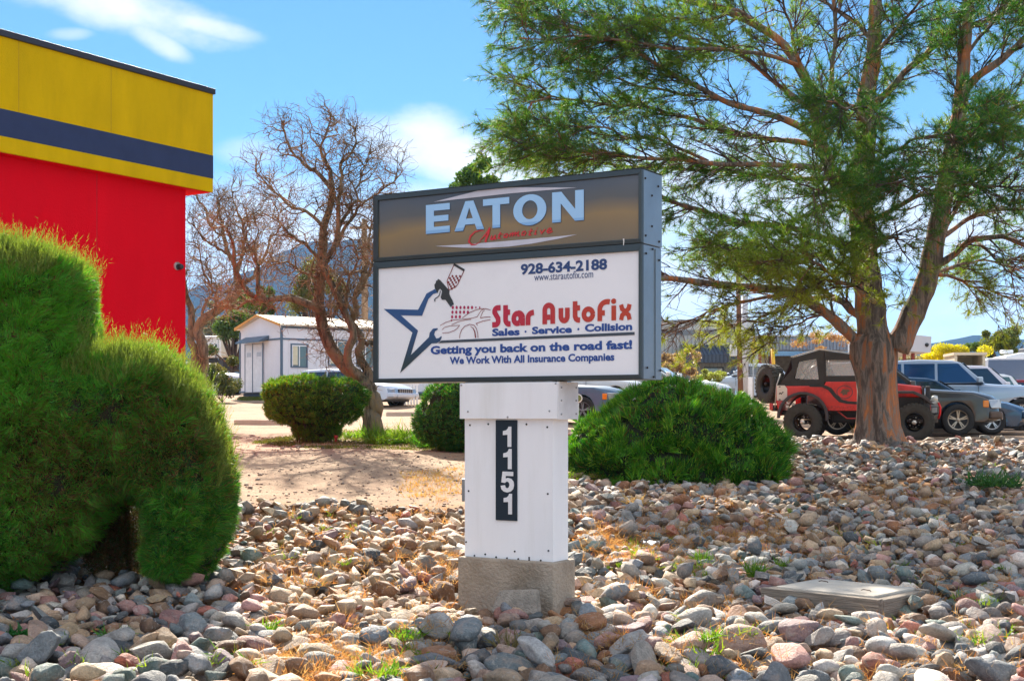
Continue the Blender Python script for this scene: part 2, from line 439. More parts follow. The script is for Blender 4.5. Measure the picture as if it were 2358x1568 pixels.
M_DIRT = dirt_mat()
M_ROCK = rock_mat('river_rock', False)
M_ROCKS = rock_mat('river_rock_bed', True)
M_LEAF = leaf_mat('juniper_leaf', .38)
M_PINE = leaf_mat('pine_needle', .42)
M_GRASS = leaf_mat('grass_blade', .5, tr_tint=(1.2, 1.25, .6))
M_DRY = leaf_mat('dry_weed', .5, tr_tint=(1.3, 1.0, .6))
M_BARK_PINE = bark_mat('pine_bark', (.165, .13, .105), (.50, .17, .05), .35)
M_BARK_BARE = bark_mat('bare_bark', (.135, .112, .078), (.27, .19, .105), .5, fine=20)
M_TWIG = bark_mat('twig_bark', (.16, .112, .064), (.35, .225, .115), .5, fine=6, bump=.2)
M_PTWIG = bark_mat('pine_twig_bark', (.065, .045, .035), (.20, .08, .035), .35, fine=6, bump=.2)

# ------------------------------------------------------------------ ground sheet
def build_ground():
    ys = np.concatenate([np.arange(-60, 2, 4.0), np.arange(2, 30, .22), np.arange(30, 70, .8), np.geomspace(70, 6000, 46)])
    xs = np.concatenate([-np.geomspace(30, 5000, 34)[::-1], np.arange(-29, 29, .45), np.geomspace(30, 5000, 34)])
    X, Y = np.meshgrid(xs, ys); Z = ground_h(X, Y)
    nx, ny = len(xs), len(ys)
    V = np.stack([X.ravel(), Y.ravel(), Z.ravel()], -1)
    i = np.arange(ny - 1)[:, None] * nx + np.arange(nx - 1)[None, :]
    F = np.stack([i, i + 1, i + nx + 1, i + nx], -1).reshape(-1, 4)
    me = np_mesh('ground', V, F, M_DIRT, smooth=True)
    tag(link('ground', me), kind='structure')
build_ground()

def patch(name, poly, mat, lift=.004, kind='structure', step=.4, label=None):
    """a sheet that follows the ground inside a polygon of (x, y)"""
    bm = bmesh.new()
    xs = [p[0] for p in poly]; ys = [p[1] for p in poly]
    vs = [bm.verts.new((p[0], p[1], 0)) for p in poly]
    bm.faces.new(vs)
    def cut(co, no):
        bmesh.ops.bisect_plane(bm, geom=bm.verts[:] + bm.edges[:] + bm.faces[:], plane_co=co, plane_no=no)
    a = min(xs) + step
    while a < max(xs): cut((a, 0, 0), (1, 0, 0)); a += step
    a = min(ys) + step
    while a < max(ys): cut((0, a, 0), (0, 1, 0)); a += step
    for v in bm.verts: v.co.z = gz(v.co.x, v.co.y) + lift
    me = bpy.data.meshes.new(name); bmesh.ops.recalc_face_normals(bm, faces=bm.faces)
    bm.to_mesh(me); bm.free(); me.materials.append(mat)
    for p in me.polygons: p.use_smooth = True
    o = link(name, me); tag(o, kind=kind)
    return o

# ------------------------------------------------------------------ foliage tools
def unit(a):
    return a / np.maximum(np.linalg.norm(a, axis=-1, keepdims=True), 1e-9)

def blades_geo(p, d, ln, wd, bend=None):
    """one thin triangle per blade"""
    n = len(p)
    side = unit(np.cross(d, RNG.normal(size=(n, 3)))) * (wd[:, None] * .5)
    V = np.stack([p - side, p + side, p + d * ln[:, None]], 1).reshape(-1, 3)
    F = np.arange(3 * n).reshape(-1, 3)
    return V, F

def batch_tubes(paths, radii, n=3):
    """paths (N,K,3), radii (N,K) -> one big V, F"""
    N, K, _ = paths.shape
    t = np.empty_like(paths)
    t[:, 1:-1] = paths[:, 2:] - paths[:, :-2]; t[:, 0] = paths[:, 1] - paths[:, 0]; t[:, -1] = paths[:, -1] - paths[:, -2]
    t = unit(t)
    ref = np.tile(np.array([.31, .17, .93]), (N, K, 1))
    u = unit(np.cross(t, ref)); w = np.cross(t, u)
    a = np.arange(n) * 2 * np.pi / n
    ring = u[:, :, None] * np.cos(a)[None, None, :, None] + w[:, :, None] * np.sin(a)[None, None, :, None]
    V = paths[:, :, None] + ring * radii[:, :, None, None]
    base = (np.arange(N) * K * n)[:, None, None] + (np.arange(K - 1) * n)[None, :, None]
    k = np.arange(n)[None, None, :]; k1 = (np.arange(n)[None, None, :] + 1) % n
    F = np.stack([base + k, base + k1, base + n + k1, base + n + k], -1).reshape(-1, 4)
    return V.reshape(-1, 3), F

def resample(pts, step):
    pts = np.array([tuple(p) for p in pts], dtype=float)
    # Catmull-Rom through the points
    P0 = np.vstack([2 * pts[0] - pts[1], pts, 2 * pts[-1] - pts[-2]])
    out = []
    for i in range(1, len(P0) - 2):
        a, b, c, d = P0[i - 1], P0[i], P0[i + 1], P0[i + 2]
        m = max(2, int(np.linalg.norm(c - b) / step))
        for k in range(m):
            t = k / m
            out.append(.5 * ((2 * b) + (-a + c) * t + (2 * a - 5 * b + 4 * c - d) * t * t + (-a + 3 * b - 3 * c + d) * t ** 3))
    out.append(pts[-1])
    return np.array(out)

def super_pts(c, r, n, e=2.4, k=0, rough=.05):
    """points and normals over a lumpy superellipsoid"""
    d = unit(RNG.normal(size=(n, 3)))
    q = (np.abs(d) ** e).sum(-1) ** (-1.0 / e)
    s = 1 + rough * wob(d * np.array(r), 2.6, k) + rough * .5 * wob(d * np.array(r), 7.0, (k + 1) % 3)
    p = d * q[:, None] * s[:, None] * np.array(r)
    nr = unit(np.sign(d) * np.abs(d * q[:, None]) ** (e - 1) / np.array(r))
    return p + np.array(c), nr

def super_mesh(c, r, e=2.4, k=0, rough=.05, shrink=.93, nu=40, nv=24):
    V = []
    for j in range(nv + 1):
        th = math.pi * j / nv
        for i in range(nu):
            a = 2 * math.pi * i / nu
            V.append((math.sin(th) * math.cos(a), math.sin(th) * math.sin(a), math.cos(th)))
    d = np.array(V); q = (np.abs(d) ** e).sum(-1) ** (-1.0 / e)
    s = 1 + rough * wob(d * np.array(r), 2.6, k) + rough * .5 * wob(d * np.array(r), 7.0, (k + 1) % 3)
    p = d * (q * s * shrink)[:, None] * np.array(r) + np.array(c)
    F = []
    for j in range(nv):
        for i in range(nu):
            F.append((j * nu + i, (j + 1) * nu + i, (j + 1) * nu + (i + 1) % nu, j * nu + (i + 1) % nu))
    return p, np.array(F)

def inside(p, blobs, skip, e, f=.97):
    m = np.zeros(len(p), dtype=bool)
    for i, (c, r) in enumerate(blobs):
        if i == skip: continue
        q = ((np.abs((p - np.array(c)) / np.array(r))) ** e).sum(-1)
        m |= q < f
    return m

def shrub(name, blobs, dens, ln, wd, cols, label, cat, group=None, e=2.4, up=.4, out=.6, rnd=.45, rough=.05,
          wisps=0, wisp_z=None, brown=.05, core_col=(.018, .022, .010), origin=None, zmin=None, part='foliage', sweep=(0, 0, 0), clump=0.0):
    o = origin if origin is not None else (blobs[0][0][0], blobs[0][0][1], gz(blobs[0][0][0], blobs[0][0][1]))
    root = empty(name, o, 0, label, cat, group)
    org = np.array(o)
    allV, allF, allC, b = [], [], [], 0
    cV, cF, cb = [], [], 0
    for i, (c, r) in enumerate(blobs):
        area = 4 * np.pi * (((r[0] * r[1]) ** 1.6 + (r[0] * r[2]) ** 1.6 + (r[1] * r[2]) ** 1.6) / 3) ** (1 / 1.6)
        n = int(area * dens)
        p, nr = super_pts(c, r, n, e, i % 3, rough)
        ok = ~inside(p, blobs, i, e, .93)
        if zmin is not None: ok &= p[:, 2] > zmin
        p, nr = p[ok], nr[ok]; n = len(p)
        dirs = unit(nr * out + np.array([0, 0, up]) + np.array(sweep) + RNG.normal(size=(n, 3)) * rnd)
        cs_ = ln * 1.1; hk = np.floor(p / cs_).astype(np.int64); hsh = (hk[:, 0] * 73856093 ^ hk[:, 1] * 19349663 ^ hk[:, 2] * 83492791) % 4001
        sv = RNG.normal(size=(4001, 4)); dirs = unit(dirs + sv[hsh, :3] * rnd * .9)
        L = ln * RNG.uniform(.55, 1.35, n)
        p = p + nr * (ln * .35 * sv[hsh, 3])[:, None]
        if clump:
            cl = wob(p, 9.0, 2)
            L = L * (1 + clump * np.clip(cl, -.6, 1.2)); 
            p = p + nr * (clump * .03 * cl)[:, None]
        p = p - nr * (L * .45)[:, None]
        V, F = blades_geo(p, dirs, L, wd * RNG.uniform(.6, 1.4, n))
        w = RNG.random(n)
        t = np.clip(.5 + .30 * wob(p, 1.7, 1) + .2 * sv[hsh, 3] + RNG.normal(size=n) * .22, 0, 1)[:, None]
        C = np.array(cols[0]) * (1 - t) + np.array(cols[1]) * t
        if len(cols) > 2:
            q = (RNG.random(n) < .16)[:, None]; C = np.where(q, np.array(cols[2]), C)
        br = (RNG.random(n) < brown * (1 + 1.5 * np.clip(wob(p, 3.0, 0), 0, 1)))[:, None]
        C = np.where(br, np.array([.16, .075, .025]) * RNG.uniform(.6, 1.3, (n, 1)), C)
        allV.append(V); allF.append(F + b); b += len(V); allC.append(np.repeat(C, 3, 0))
        if wisps:
            m = int(wisps * area)
            p, nr = super_pts(c, r, m * 4, e, i % 3, rough)
            ok = ~inside(p, blobs, i, e, .97) & (nr[:, 2] > .35)
            p, nr = p[ok][:m], nr[ok][:m]; m = len(p)
            d0 = unit(nr * .35 + np.array([0.12, 0, .8]) + RNG.normal(size=(m, 3)) * .28)
            for s in range(5):
                q = p + d0 * (.045 * s) * RNG.uniform(.8, 1.6, (m, 1))
                dd = unit(d0 + RNG.normal(size=(m, 3)) * .35)
                V, F = blades_geo(q, dd, RNG.uniform(.03, .08, m), np.full(m, wd * .8))
                allV.append(V); allF.append(F + b); b += len(V)
                allC.append(np.repeat(np.array([.16, .17, .035]) * RNG.uniform(.6, 1.3, (m, 1)), 3, 0))
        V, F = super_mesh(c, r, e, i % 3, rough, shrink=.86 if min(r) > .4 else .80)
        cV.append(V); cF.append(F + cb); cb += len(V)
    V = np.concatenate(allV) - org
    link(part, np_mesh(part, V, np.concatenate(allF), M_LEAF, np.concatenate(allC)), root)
    core = np_mesh('branches', np.concatenate(cV) - org, np.concatenate(cF), pm('shrub_inside_%g' % core_col[1], core_col, .95, var=.5, scale=30, bump=1, bscale=60), smooth=True)  # solid dark core added inside the leaves to block see-through, not real branches
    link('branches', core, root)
    return root

# ------------------------------------------------------------------ rocks
def ico(sub):
    bm = bmesh.new(); bmesh.ops.create_icosphere(bm, subdivisions=sub, radius=1)
    V = np.array([v.co[:] for v in bm.verts]); F = np.array([[v.index for v in f.verts] for f in bm.faces]); bm.free()
    return V, F

def rock_shape(sub, seed, angular):
    r = np.random.default_rng(seed)
    V, F = ico(sub)
    K = r.normal(size=(7, 3)) * 1.5; ph = r.uniform(0, 6.28, 7)
    s = 1 + .13 * np.sin(V @ K.T + ph).sum(-1) / 1.8
    K2 = r.normal(size=(7, 3)) * 3.6
    if sub >= 2: s += .022 * np.sin(V @ K2.T + ph).sum(-1) + .008 * np.sin(V @ (K2[::-1].T * 2.3) + ph).sum(-1)
    p = V * s[:, None]
    # flats broken or worn on the stone
    for _ in range(angular):
        n = unit(r.normal(size=3)); h = r.uniform(.40, .86)
        d = p @ n - h
        p = np.where((d > 0)[:, None], p - (d * .95)[:, None] * n, p)
    p[:, 2] *= .95
    return p, F

ROCK_SEEDS = [(s, a) for s, a in zip(range(24), [4, 7, 10, 8, 3, 12, 7, 15, 5, 10, 4, 8, 14, 6, 4, 11, 8, 16, 5, 3, 13, 9, 5, 10])]

PAL = {  # river stone colours: name -> albedo
    'blue-grey': (.20, .235, .26), 'slate grey': (.105, .125, .14), 'pale grey': (.40, .40, .385), 'grey': (.25, .245, .235),
    'tan': (.40, .29, .19), 'sandy': (.50, .385, .26), 'brown': (.22, .135, .085), 'rusty brown': (.32, .155, .075),
    'rose pink': (.40, .225, .205), 'salmon red': (.44, .16, .115), 'whitish': (.60, .57, .53), 'greenish grey': (.15, .215, .205),
    'dull purple': (.23, .165, .185), 'pinkish beige': (.47, .345, .28)}
ZONEW = {  # stone mix leans warm in sun and blue-grey in shade: light put into colour
    'cool': dict(zip(PAL, [15, 12, 13, 13, 9, 7, 6, 3, 6, 2.6, 9, 6, 3, 7])),
    'warm': dict(zip(PAL, [2.5, 3, 5, 9, 24, 20, 13, 12, 4, 2, 4, 1, 2, 10])),
    'far': dict(zip(PAL, [9, 8, 14, 16, 14, 11, 8, 6, 4, 2, 7, 3, 2, 8]))}

def c2(zx, zy, w, h): return (1179 + zx / 2, 1179 + zy / 2, w / 2, h / 2)   # right lower crop
def c1(zx, zy, w, h): return (zx / 2, 1179 + zy / 2, w / 2, h / 2)          # left lower crop
NOTABLE = [
    (c2(1065, 560, 285, 215), 'pinkish beige', 'largest boulder of the bed, beige with dark patches, leaning below the concrete lid'),
    (c2(890, 372, 190, 125), 'grey', 'big grey brown angular rock just left of the teal one by the concrete lid'),
    (c2(1080, 338, 140, 90), 'greenish grey', 'blue green rounded rock touching the front corner of the wood framed lid'),
    (c2(1068, 418, 128, 92), 'grey', 'plain grey rounded rock directly below the blue green one by the lid'),
    (c2(1355, 490, 195, 85), 'greenish grey', 'long flat teal rock lying below the wood framed concrete lid'),
    (c2(1697, 495, 150, 150), 'whitish', 'tilted oval whitish pink rock standing below the right end of the lid'),
    (c2(1605, 682, 168, 84), 'salmon red', 'wide flat salmon red rock near the bottom right of the stone bed'),
    (c2(1767, 690, 138, 84), 'brown', 'brown rounded rock just right of the wide salmon red rock'),
    (c2(1990, 612, 140, 95), 'grey', 'smooth grey slab rock leaning at the bottom right of the bed'),
    (c2(1930, 575, 130, 92), 'rose pink', 'pale rose rock behind the smooth grey leaning slab'),
    (c2(1750, 615, 105, 84), 'whitish', 'white knobbly rock between the salmon and the tilted oval rocks'),
    (c2(1655, 592, 96, 84), 'pinkish beige', 'peach coloured rock with a red streak left of the white knobbly rock'),
    (c2(2040, 705, 190, 130), 'rusty brown', 'ochre brown pointed slab at the lower right edge of the bed'),
    (c2(2080, 640, 120, 130), 'grey', 'upright grey oval rock above the ochre brown slab'),
    (c2(1470, 545, 146, 58), 'blue-grey', 'thin flat grey rock with a yellow edge under the long teal rock'),
    (c2(820, 482, 165, 82), 'pale grey', 'pale pinkish grey block rock left of the largest beige boulder'),
    (c2(605, 435, 155, 100), 'pinkish beige', 'long pinkish tan rock sloping right of the concrete footing'),
    (c2(715, 452, 110, 110), 'rose pink', 'pointed rose rock right of the long pinkish tan rock'),
    (c2(500, 642, 158, 92), 'blue-grey', 'blue grey rock with a pale top in the shade of the sign'),
    (c2(680, 690, 128, 88), 'whitish', 'white speckled rock right of the blue grey rock in the sign shade'),
    (c2(385, 330, 132, 84), 'sandy', 'cream rounded rock right of the concrete footing, lower of two'),
    (c2(475, 318, 104, 105), 'sandy', 'upright cream egg shaped rock right of the concrete footing'),
    (c2(335, 288, 112, 96), 'sandy', 'large cream rock tucked against the back of the concrete footing'),
    (c2(248, 460, 105, 84), 'brown', 'dark brown rounded rock at the right foot of the concrete footing'),
    (c2(335, 752, 205, 90), 'whitish', 'broad white flat rock at the bottom edge under the sign'),
    (c2(945, 742, 210, 80), 'blue-grey', 'broad blue grey slab at the bottom edge below the largest boulder'),
    (c2(1170, 722, 105, 98), 'grey', 'tan grey cube like rock at the bottom, right of the blue grey slab'),
    (c2(60, 715, 155, 122), 'brown', 'large dark brown rock at the bottom edge below the concrete footing'),
    (c2(1425, 665, 110, 80), 'slate grey', 'black angular rock at the bottom right, left of the salmon red one'),
    (c2(1590, 560, 160, 90), 'blue-grey', 'blue grey flat rock left of the tilted oval whitish rock'),
    (c2(1230, 545, 150, 85), 'blue-grey', 'dull blue oval rock right of the top of the largest boulder'),
    (c1(170, 352, 170, 100), 'pinkish beige', 'pitted pinkish rock below the left clipped hedge'),
    (c1(330, 395, 128, 88), 'pinkish beige', 'smooth pink beige rounded rock below the left clipped hedge'),
    (c1(420, 447, 132, 78), 'rose pink', 'rosy flat rock right of the smooth pink beige one'),
    (c1(180, 605, 190, 112), 'rose pink', 'large rose red rock at the lower left corner of the bed'),
    (c1(605, 615, 138, 92), 'salmon red', 'bright salmon rock with a flat pale top at the lower left'),
    (c1(330, 740, 215, 92), 'sandy', 'broad light tan rock at the bottom left edge'),
    (c1(420, 545, 188, 78), 'grey', 'long grey tan rock above the bright salmon rock'),
    (c1(635, 366, 118, 64), 'blue-grey', 'dark blue grey flat rock under the hedge tip'),
    (c1(875, 366, 142, 98), 'blue-grey', 'sloping blue grey rock right of the hedge foot'),
    (c1(1015, 395, 140, 100), 'grey', 'round speckled grey boulder on the line of the hedge shadow'),
    (c1(820, 400, 102, 68), 'pale grey', 'pale grey squarish rock left of the sloping blue grey rock'),
    (c1(735, 495, 82, 72), 'dull purple', 'speckled purple grey round rock left of centre in the hedge shade'),
    (c1(1275, 665, 190, 135), 'brown', 'big brown block rock with lichen spots at the bottom centre left'),
    (c1(1505, 540, 142, 104), 'brown', 'dark faceted brown boulder in the sunny weeds left of the sign'),
    (c1(1380, 520, 112, 78), 'tan', 'orange tan cube like rock left of the dark faceted boulder'),
    (c1(2040, 330, 138, 138), 'brown', 'porous dark brown boulder beside the concrete footing'),
    (c1(2200, 670, 168, 142), 'whitish', 'white rough boulder at the bottom centre'),
    (c1(2088, 390, 112, 62), 'brown', 'flat brown rock between the porous boulder and the concrete footing'),
    (c1(1985, 645, 290, 112), 'slate grey', 'big dark blue slate slab left of the white rough boulder'),
    (c1(1815, 742, 220, 90), 'slate grey', 'lower dark blue slate slab at the bottom edge'),
    (c1(1760, 450, 215, 92), 'tan', 'long low tan rock in the sunny stones left of the sign'),
    (c1(1240, 490, 110, 90), 'tan', 'tan wedge rock in the sun near the hedge shadow'),
    (c1(905, 470, 140, 90), 'slate grey', 'dark grey rock with pale flecks right of the speckled purple rock'),
    (c1(1190, 440, 95, 80), 'grey', 'split grey rock with a ridge right of the speckled grey boulder'),
    (c1(1330, 345, 60, 80), 'tan', 'small upright tan rock standing in the sunny stones'),
]
# the cut block leaning against the footing is handled on its own

ROCKS = []   # dict(pos, axes, rot, col, colname, shape, name/label)
def keep_out(x, y):
    """footings, lid, trunk feet and hedge bodies where no loose stone is scattered"""
    q = (x + 0.17) * .856 + (y - 10.38) * -.517, (x + .17) * .517 + (y - 10.38) * .856
    if abs(q[0]) < .46 and abs(q[1]) < .22: return True
    c, s_ = math.cos(LID[2]), math.sin(LID[2]); dx, dy = x - LID[0], y - LID[1]
    if abs(dx * c + dy * s_) < LID[3] + .03 and abs(-dx * s_ + dy * c) < LID[4] + .03: return True
    if abs(x - .03) < .2 and abs(y - 10.05) < .14: return True
    return False

LID = (2.63, 10.63, R(-43), .51, .42)
WEEDY = [(800, 1515, 130, 50), (1480, 1255, 140, 36), (1700, 1215, 120, 34), (1480, 1430, 80, 26), (2080, 1140, 110, 34), (1000, 1170, 40, 30), (1000, 1465, 50, 20), (1900, 1160, 70, 25)]
def make_rocks():
    cell = .03
    gx0, gx1, gy0, gy1 = -9.0, 13.0, 4.0, 27.5
    nx, ny = int((gx1 - gx0) / cell), int((gy1 - gy0) / cell)
    xs = gx0 + (np.arange(nx) + .5) * cell; ys = gy0 + (np.arange(ny) + .5) * cell
    HM = ground_h(*np.meshgrid(xs, ys)).astype(np.float32)
    rr = random.Random(5)
    def drop(x, y, ax, yaw, sink=.35, tilt=.3, exact=False):
        a, b, c = ax
        m = max(a, b)
        i0, i1 = int((x - m - gx0) / cell), int((x + m - gx0) / cell) + 1
        j0, j1 = int((y - m - gy0) / cell), int((y + m - gy0) / cell) + 1
        i0, j0 = max(i0, 0), max(j0, 0); i1, j1 = min(i1, nx), min(j1, ny)
        if i1 - i0 < 2 or j1 - j0 < 2: return None
        H = HM[j0:j1, i0:i1]
        X = xs[None, i0:i1] - x; Y = ys[j0:j1, None] - y
        u = (X * math.cos(yaw) + Y * math.sin(yaw)) / a; v = (-X * math.sin(yaw) + Y * math.cos(yaw)) / b
        q = u * u + v * v
        ins = q < .55
        if not ins.any(): ins = q < q.min() + .01
        z = max(float(np.percentile(H[ins], 40)), 0 * c + float(H[ins].mean()) - .02) + c * (1 - sink)
        top = z + c * np.sqrt(np.clip(1 - q, 0, 1)) * .95
        HM[j0:j1, i0:i1] = np.where(q < 1, np.maximum(H, top), H)
        return z
    def edge_y(x, y):
        return 14.5 + 10.6 * min(max((x - .45) / .5, 0), 1) + .35 * float(wob(np.array([x, y]), 1.3, 2))
    cand = []
    # notable stones of the foreground, sized and placed as the photograph has them
    for i, ((px, py, w, h), cn, lab) in enumerate(NOTABLE):
        g = ground_at(px, min(py + h * .42, 1600))
        a = .94 * w / 2 / FPX * g.y; hh = .90 * h / FPX * g.y
        b = min(max(a * .8, hh * .45), a * 1.1); c = hh * .55
        shp = i % 24
        cand.append((g.x, g.y + b * .5, (a, b, c), rr.uniform(-.25, .25), cn, shp, lab))
    for x, y, ax, yaw, cn, shp, lab in cand:
        z = drop(x, y, ax, yaw, sink=.05)
        if z is None: continue
        ROCKS.append(dict(p=(x, y, z), ax=ax, r=(rr.uniform(-.1, .1), rr.uniform(-.15, .15), yaw), cn=cn, sh=shp, lab=lab))
    # everything else
    spots = []
    def scatter(y0, y1, step):
        y = y0
        while y < y1:
            x = -.43 * y - 1.6
            while x < .43 * y + 1.8:
                spots.append((x + rr.uniform(-.5, .5) * step, y + rr.uniform(-.5, .5) * step)); x += step
            y += step
    scatter(4.4, 7.0, .12); scatter(7.0, 11.5, .046); scatter(11.5, 16, .055); scatter(16, 25.6, .078)
    rr.shuffle(spots)
    n_notable = len(ROCKS)
    nb = np.array([(r['p'][0], r['p'][1], r['ax'][0]) for r in ROCKS])
    names = list(PAL)
    out = []
    for (x, y) in spots:
        if keep_out(x, y): continue
        if y > edge_y(x, y): continue
        if x > 6.5 and y > 23.0: continue
        s = rr.lognormvariate(0, .50) * (.053 if y < 9.3 else (.049 if y < 12 else .050))
        if y > 15: s *= .92
        s = min(max(s, .025), .13 if y < 9 else .105)
        if y > 10.5 and rr.random() < .10: continue
        # thin out in the weedy hollow of the bank and fade out at the dirt edge
        den = float(wob(np.array([x, y]), .9, 1))
        if y > 12.5 and x > .5 and den > .75 and rr.random() < .55: continue
        if x < .4 and y > 14.0 and rr.random() < .5: continue
        if y < 12.5:
            dd = np.sqrt((nb[:, 0] - x) ** 2 + ((nb[:, 1] - y) * 1.25) ** 2) / nb[:, 2]
            if dd.min() < 1.1: continue
            if dd.min() < 1.55: s = min(s, .05)
        out.append((x, y, s))
    out.sort(key=lambda q: -q[2] + rr.uniform(-.03, .03))
    for (x, y, s) in out:
        a = s * rr.uniform(.95, 1.4); b = s * rr.uniform(.7, 1.0); c = s * rr.uniform(.42, .85)
        yaw = rr.uniform(0, 6.283)
        px, py = proj(x, y, gz(x, y))
        if HM_at(HM, (x, y), gx0, gy0, cell) - gz(x, y) > max(.045, s * rr.choice((.6, .6, .6, 1.3))): continue
        if any(((px - zx) / zw) ** 2 + ((py - zy) / zh) ** 2 < 1 for zx, zy, zw, zh in WEEDY) and rr.random() < .55: continue
        zone = 'cool' if (y < 9.6 and px > 800) or px < 560 or (y < 13 and px > 1650) else ('far' if px > 1300 else 'warm')
        wts = ZONEW[zone]; cn = rr.choices(names, [wts[k] for k in names])[0]
        z = drop(x, y, (a, b, c), yaw, sink=.30)
        if z is None: continue
        ROCKS.append(dict(p=(x, y, z), ax=(a, b, c), r=(rr.uniform(-.6, .6), rr.uniform(-.6, .6), yaw), cn=cn, sh=rr.randrange(24), lab=None))
    # rank by how large they show
    for r in ROCKS:
        px, py = proj(*r['p']); d = r['p'][1]
        vis = -10 < px < 2368 and -10 < py < 1580
        r['px'], r['py'] = px, py
        r['size'] = (r['ax'][0] + r['ax'][1]) / d if vis and r['p'][2] + r['ax'][2] > HM_at(HM, r['p'], gx0, gy0, cell) - .03 else 0
        if r['lab']: r['size'] = 9
    order = sorted(range(len(ROCKS)), key=lambda i: -ROCKS[i]['size'])
    top = order[:298]; rest = order[298:]
    def tint(cn, k=1.0):
        c = np.array(PAL[cn]); return np.clip(c * np.array([.98, .93, .88]) * rr.uniform(.62, 1.22) * np.array([rr.uniform(.95, 1.06), 1, rr.uniform(.94, 1.06)]), 0.02, .78)
    hi = {}
    used = {}
    for k in top:
        r = ROCKS[k]
        if r['sh'] not in hi:
            V, F = rock_shape(3, *ROCK_SEEDS[r['sh']])
            hi[r['sh']] = np_mesh('river_rock', V, F, M_ROCK, smooth=True)
        o = link('river_rock', hi[r['sh']], None, r['p'], r['r']); o.scale = r['ax']
        o.color = (*tint(r['cn']), 1)
        r['o'] = o
    # labels that say which one
    T = [ROCKS[k] for k in top]
    def where(r):
        px, py = r['px'], r['py']
        if px < 470: return 'below left hedge' if py < 1440 else 'in lower left corner'
        if px < 640: return 'right of hedge foot' if py < 1440 else 'at hedge shadow edge'
        if px < 860: return 'in sun left of sign' if py < 1450 else 'at bottom left of sign'
        if px < 1055: return 'just left of footing' if py < 1440 else 'before left of footing'
        if px < 1330: return 'in front of footing' if py < 1480 else 'at bottom edge under sign'
        if px < 1640: return 'right of footing' if py < 1440 else 'in sign shade at bottom'
        if px < 1960: return 'behind timber lid' if py < 1310 else ('below timber lid' if py < 1460 else 'at bottom below lid')
        return 'right of timber lid' if py < 1420 else 'in lower right corner'
    for r in T:
        if r['lab']: continue
        a, b, c = r['ax']
        size = 'large' if r['size'] > .036 else ('midsize' if r['size'] > .026 else 'small')
        an = ROCK_SEEDS[r['sh']][1]
        shp = 'angular' if an >= 9 else ('flat' if c < .52 * a else ('rounded' if an < 4 else 'worn'))
        near = min((q for q in T if q is not r), key=lambda q: (q['px'] - r['px']) ** 2 + (q['py'] - r['py']) ** 2)
        dx, dy = near['px'] - r['px'], near['py'] - r['py']
        side = ('left of' if dx > 0 else 'right of') if abs(dx) > abs(dy) else ('above' if dy > 0 else 'below')
        lab = f"{size} {shp} {r['cn']} rock {side} {near['cn']} one {where(r)}"
        used.setdefault(lab, []).append(r); r['lab2'] = lab
    for lab, rs in used.items():
        if len(rs) > 1:
            rs.sort(key=lambda q: q['px'])
            if len(rs) == 2:
                rs[0]['lab2'] += ', leftmost'; rs[1]['lab2'] += ', rightmost'
            else:
                for n_, q in zip(['leftmost', 'middle', 'rightmost', 'fourth', 'fifth'], rs): q['lab2'] += ', ' + n_
    for r in T:
        tag(r['o'], r['lab'] or r['lab2'], 'rock', 'river rocks covering the bank')
    # the thousands behind and between them: one mass of real stones
    AV, AF, AC, b = [], [], [], 0; AS = []
    for sub, cond in ((2, lambda r: r['p'][1] < 10.2 and r['p'][1] > 6.4), (1, lambda r: not (r['p'][1] < 10.2 and r['p'][1] > 6.4))):
        for sh in range(24):
            rs = [ROCKS[k] for k in rest if ROCKS[k]['sh'] == sh and cond(ROCKS[k])]
            if not rs: continue
            V0, F0 = rock_shape(sub, *ROCK_SEEDS[sh])
            if sub == 1: V0 = V0 * 1.04
            n = len(rs)
            Rm = np.array([[list(q) for q in (Matrix.Rotation(r['r'][2], 3, 'Z') @ Matrix.Rotation(r['r'][1], 3, 'Y') @ Matrix.Rotation(r['r'][0], 3, 'X'))] for r in rs])
            S = np.array([r['ax'] for r in rs]); T0 = np.array([r['p'] for r in rs])
            V = np.einsum('nij,nkj->nki', Rm, V0[None] * S[:, None]) + T0[:, None]
            C = np.array([tint(r['cn']) for r in rs])
            F = F0[None] + (np.arange(n) * len(V0))[:, None, None] + b
            AV.append(V.reshape(-1, 3)); AF.append(F.reshape(-1, 3)); AC.append(np.repeat(C, len(V0), 0)); b += n * len(V0); AS.append(sub > 1 or ROCK_SEEDS[sh][1] < 8)
    me = np_mesh('river_rock_bed', np.concatenate(AV), np.concatenate(AF), M_ROCKS, np.concatenate(AC), smooth=True)
    me.polygons.foreach_set('use_smooth', np.concatenate([np.full(len(f), len(v) // max(1, len(f)) * 0 + k_, dtype=bool) for f, v, k_ in zip(AF, AV, AS)]))
    tag(link('river_rock_bed', me), 'thousands of smaller river rocks covering the bank under the sign', 'rock bed', kind='stuff')
    print('rocks', len(ROCKS), 'tris', sum(len(f) for f in AF))
    return HM, (gx0, gy0, cell)

def HM_at(HM, p, gx0, gy0, cell):
    j = int((p[1] - gy0) / cell); i = int((p[0] - gx0) / cell)
    j = min(max(j, 0), HM.shape[0] - 1); i = min(max(i, 0), HM.shape[1] - 1)
    return float(HM[j, i])

# ------------------------------------------------------------------ pine tree
def z6(zx, zy): return (1139.7 + zx * .5167, zy * .5167)
def z7(zx, zy): return (393 + zx * .5011, 196.5 + zy * .5011)

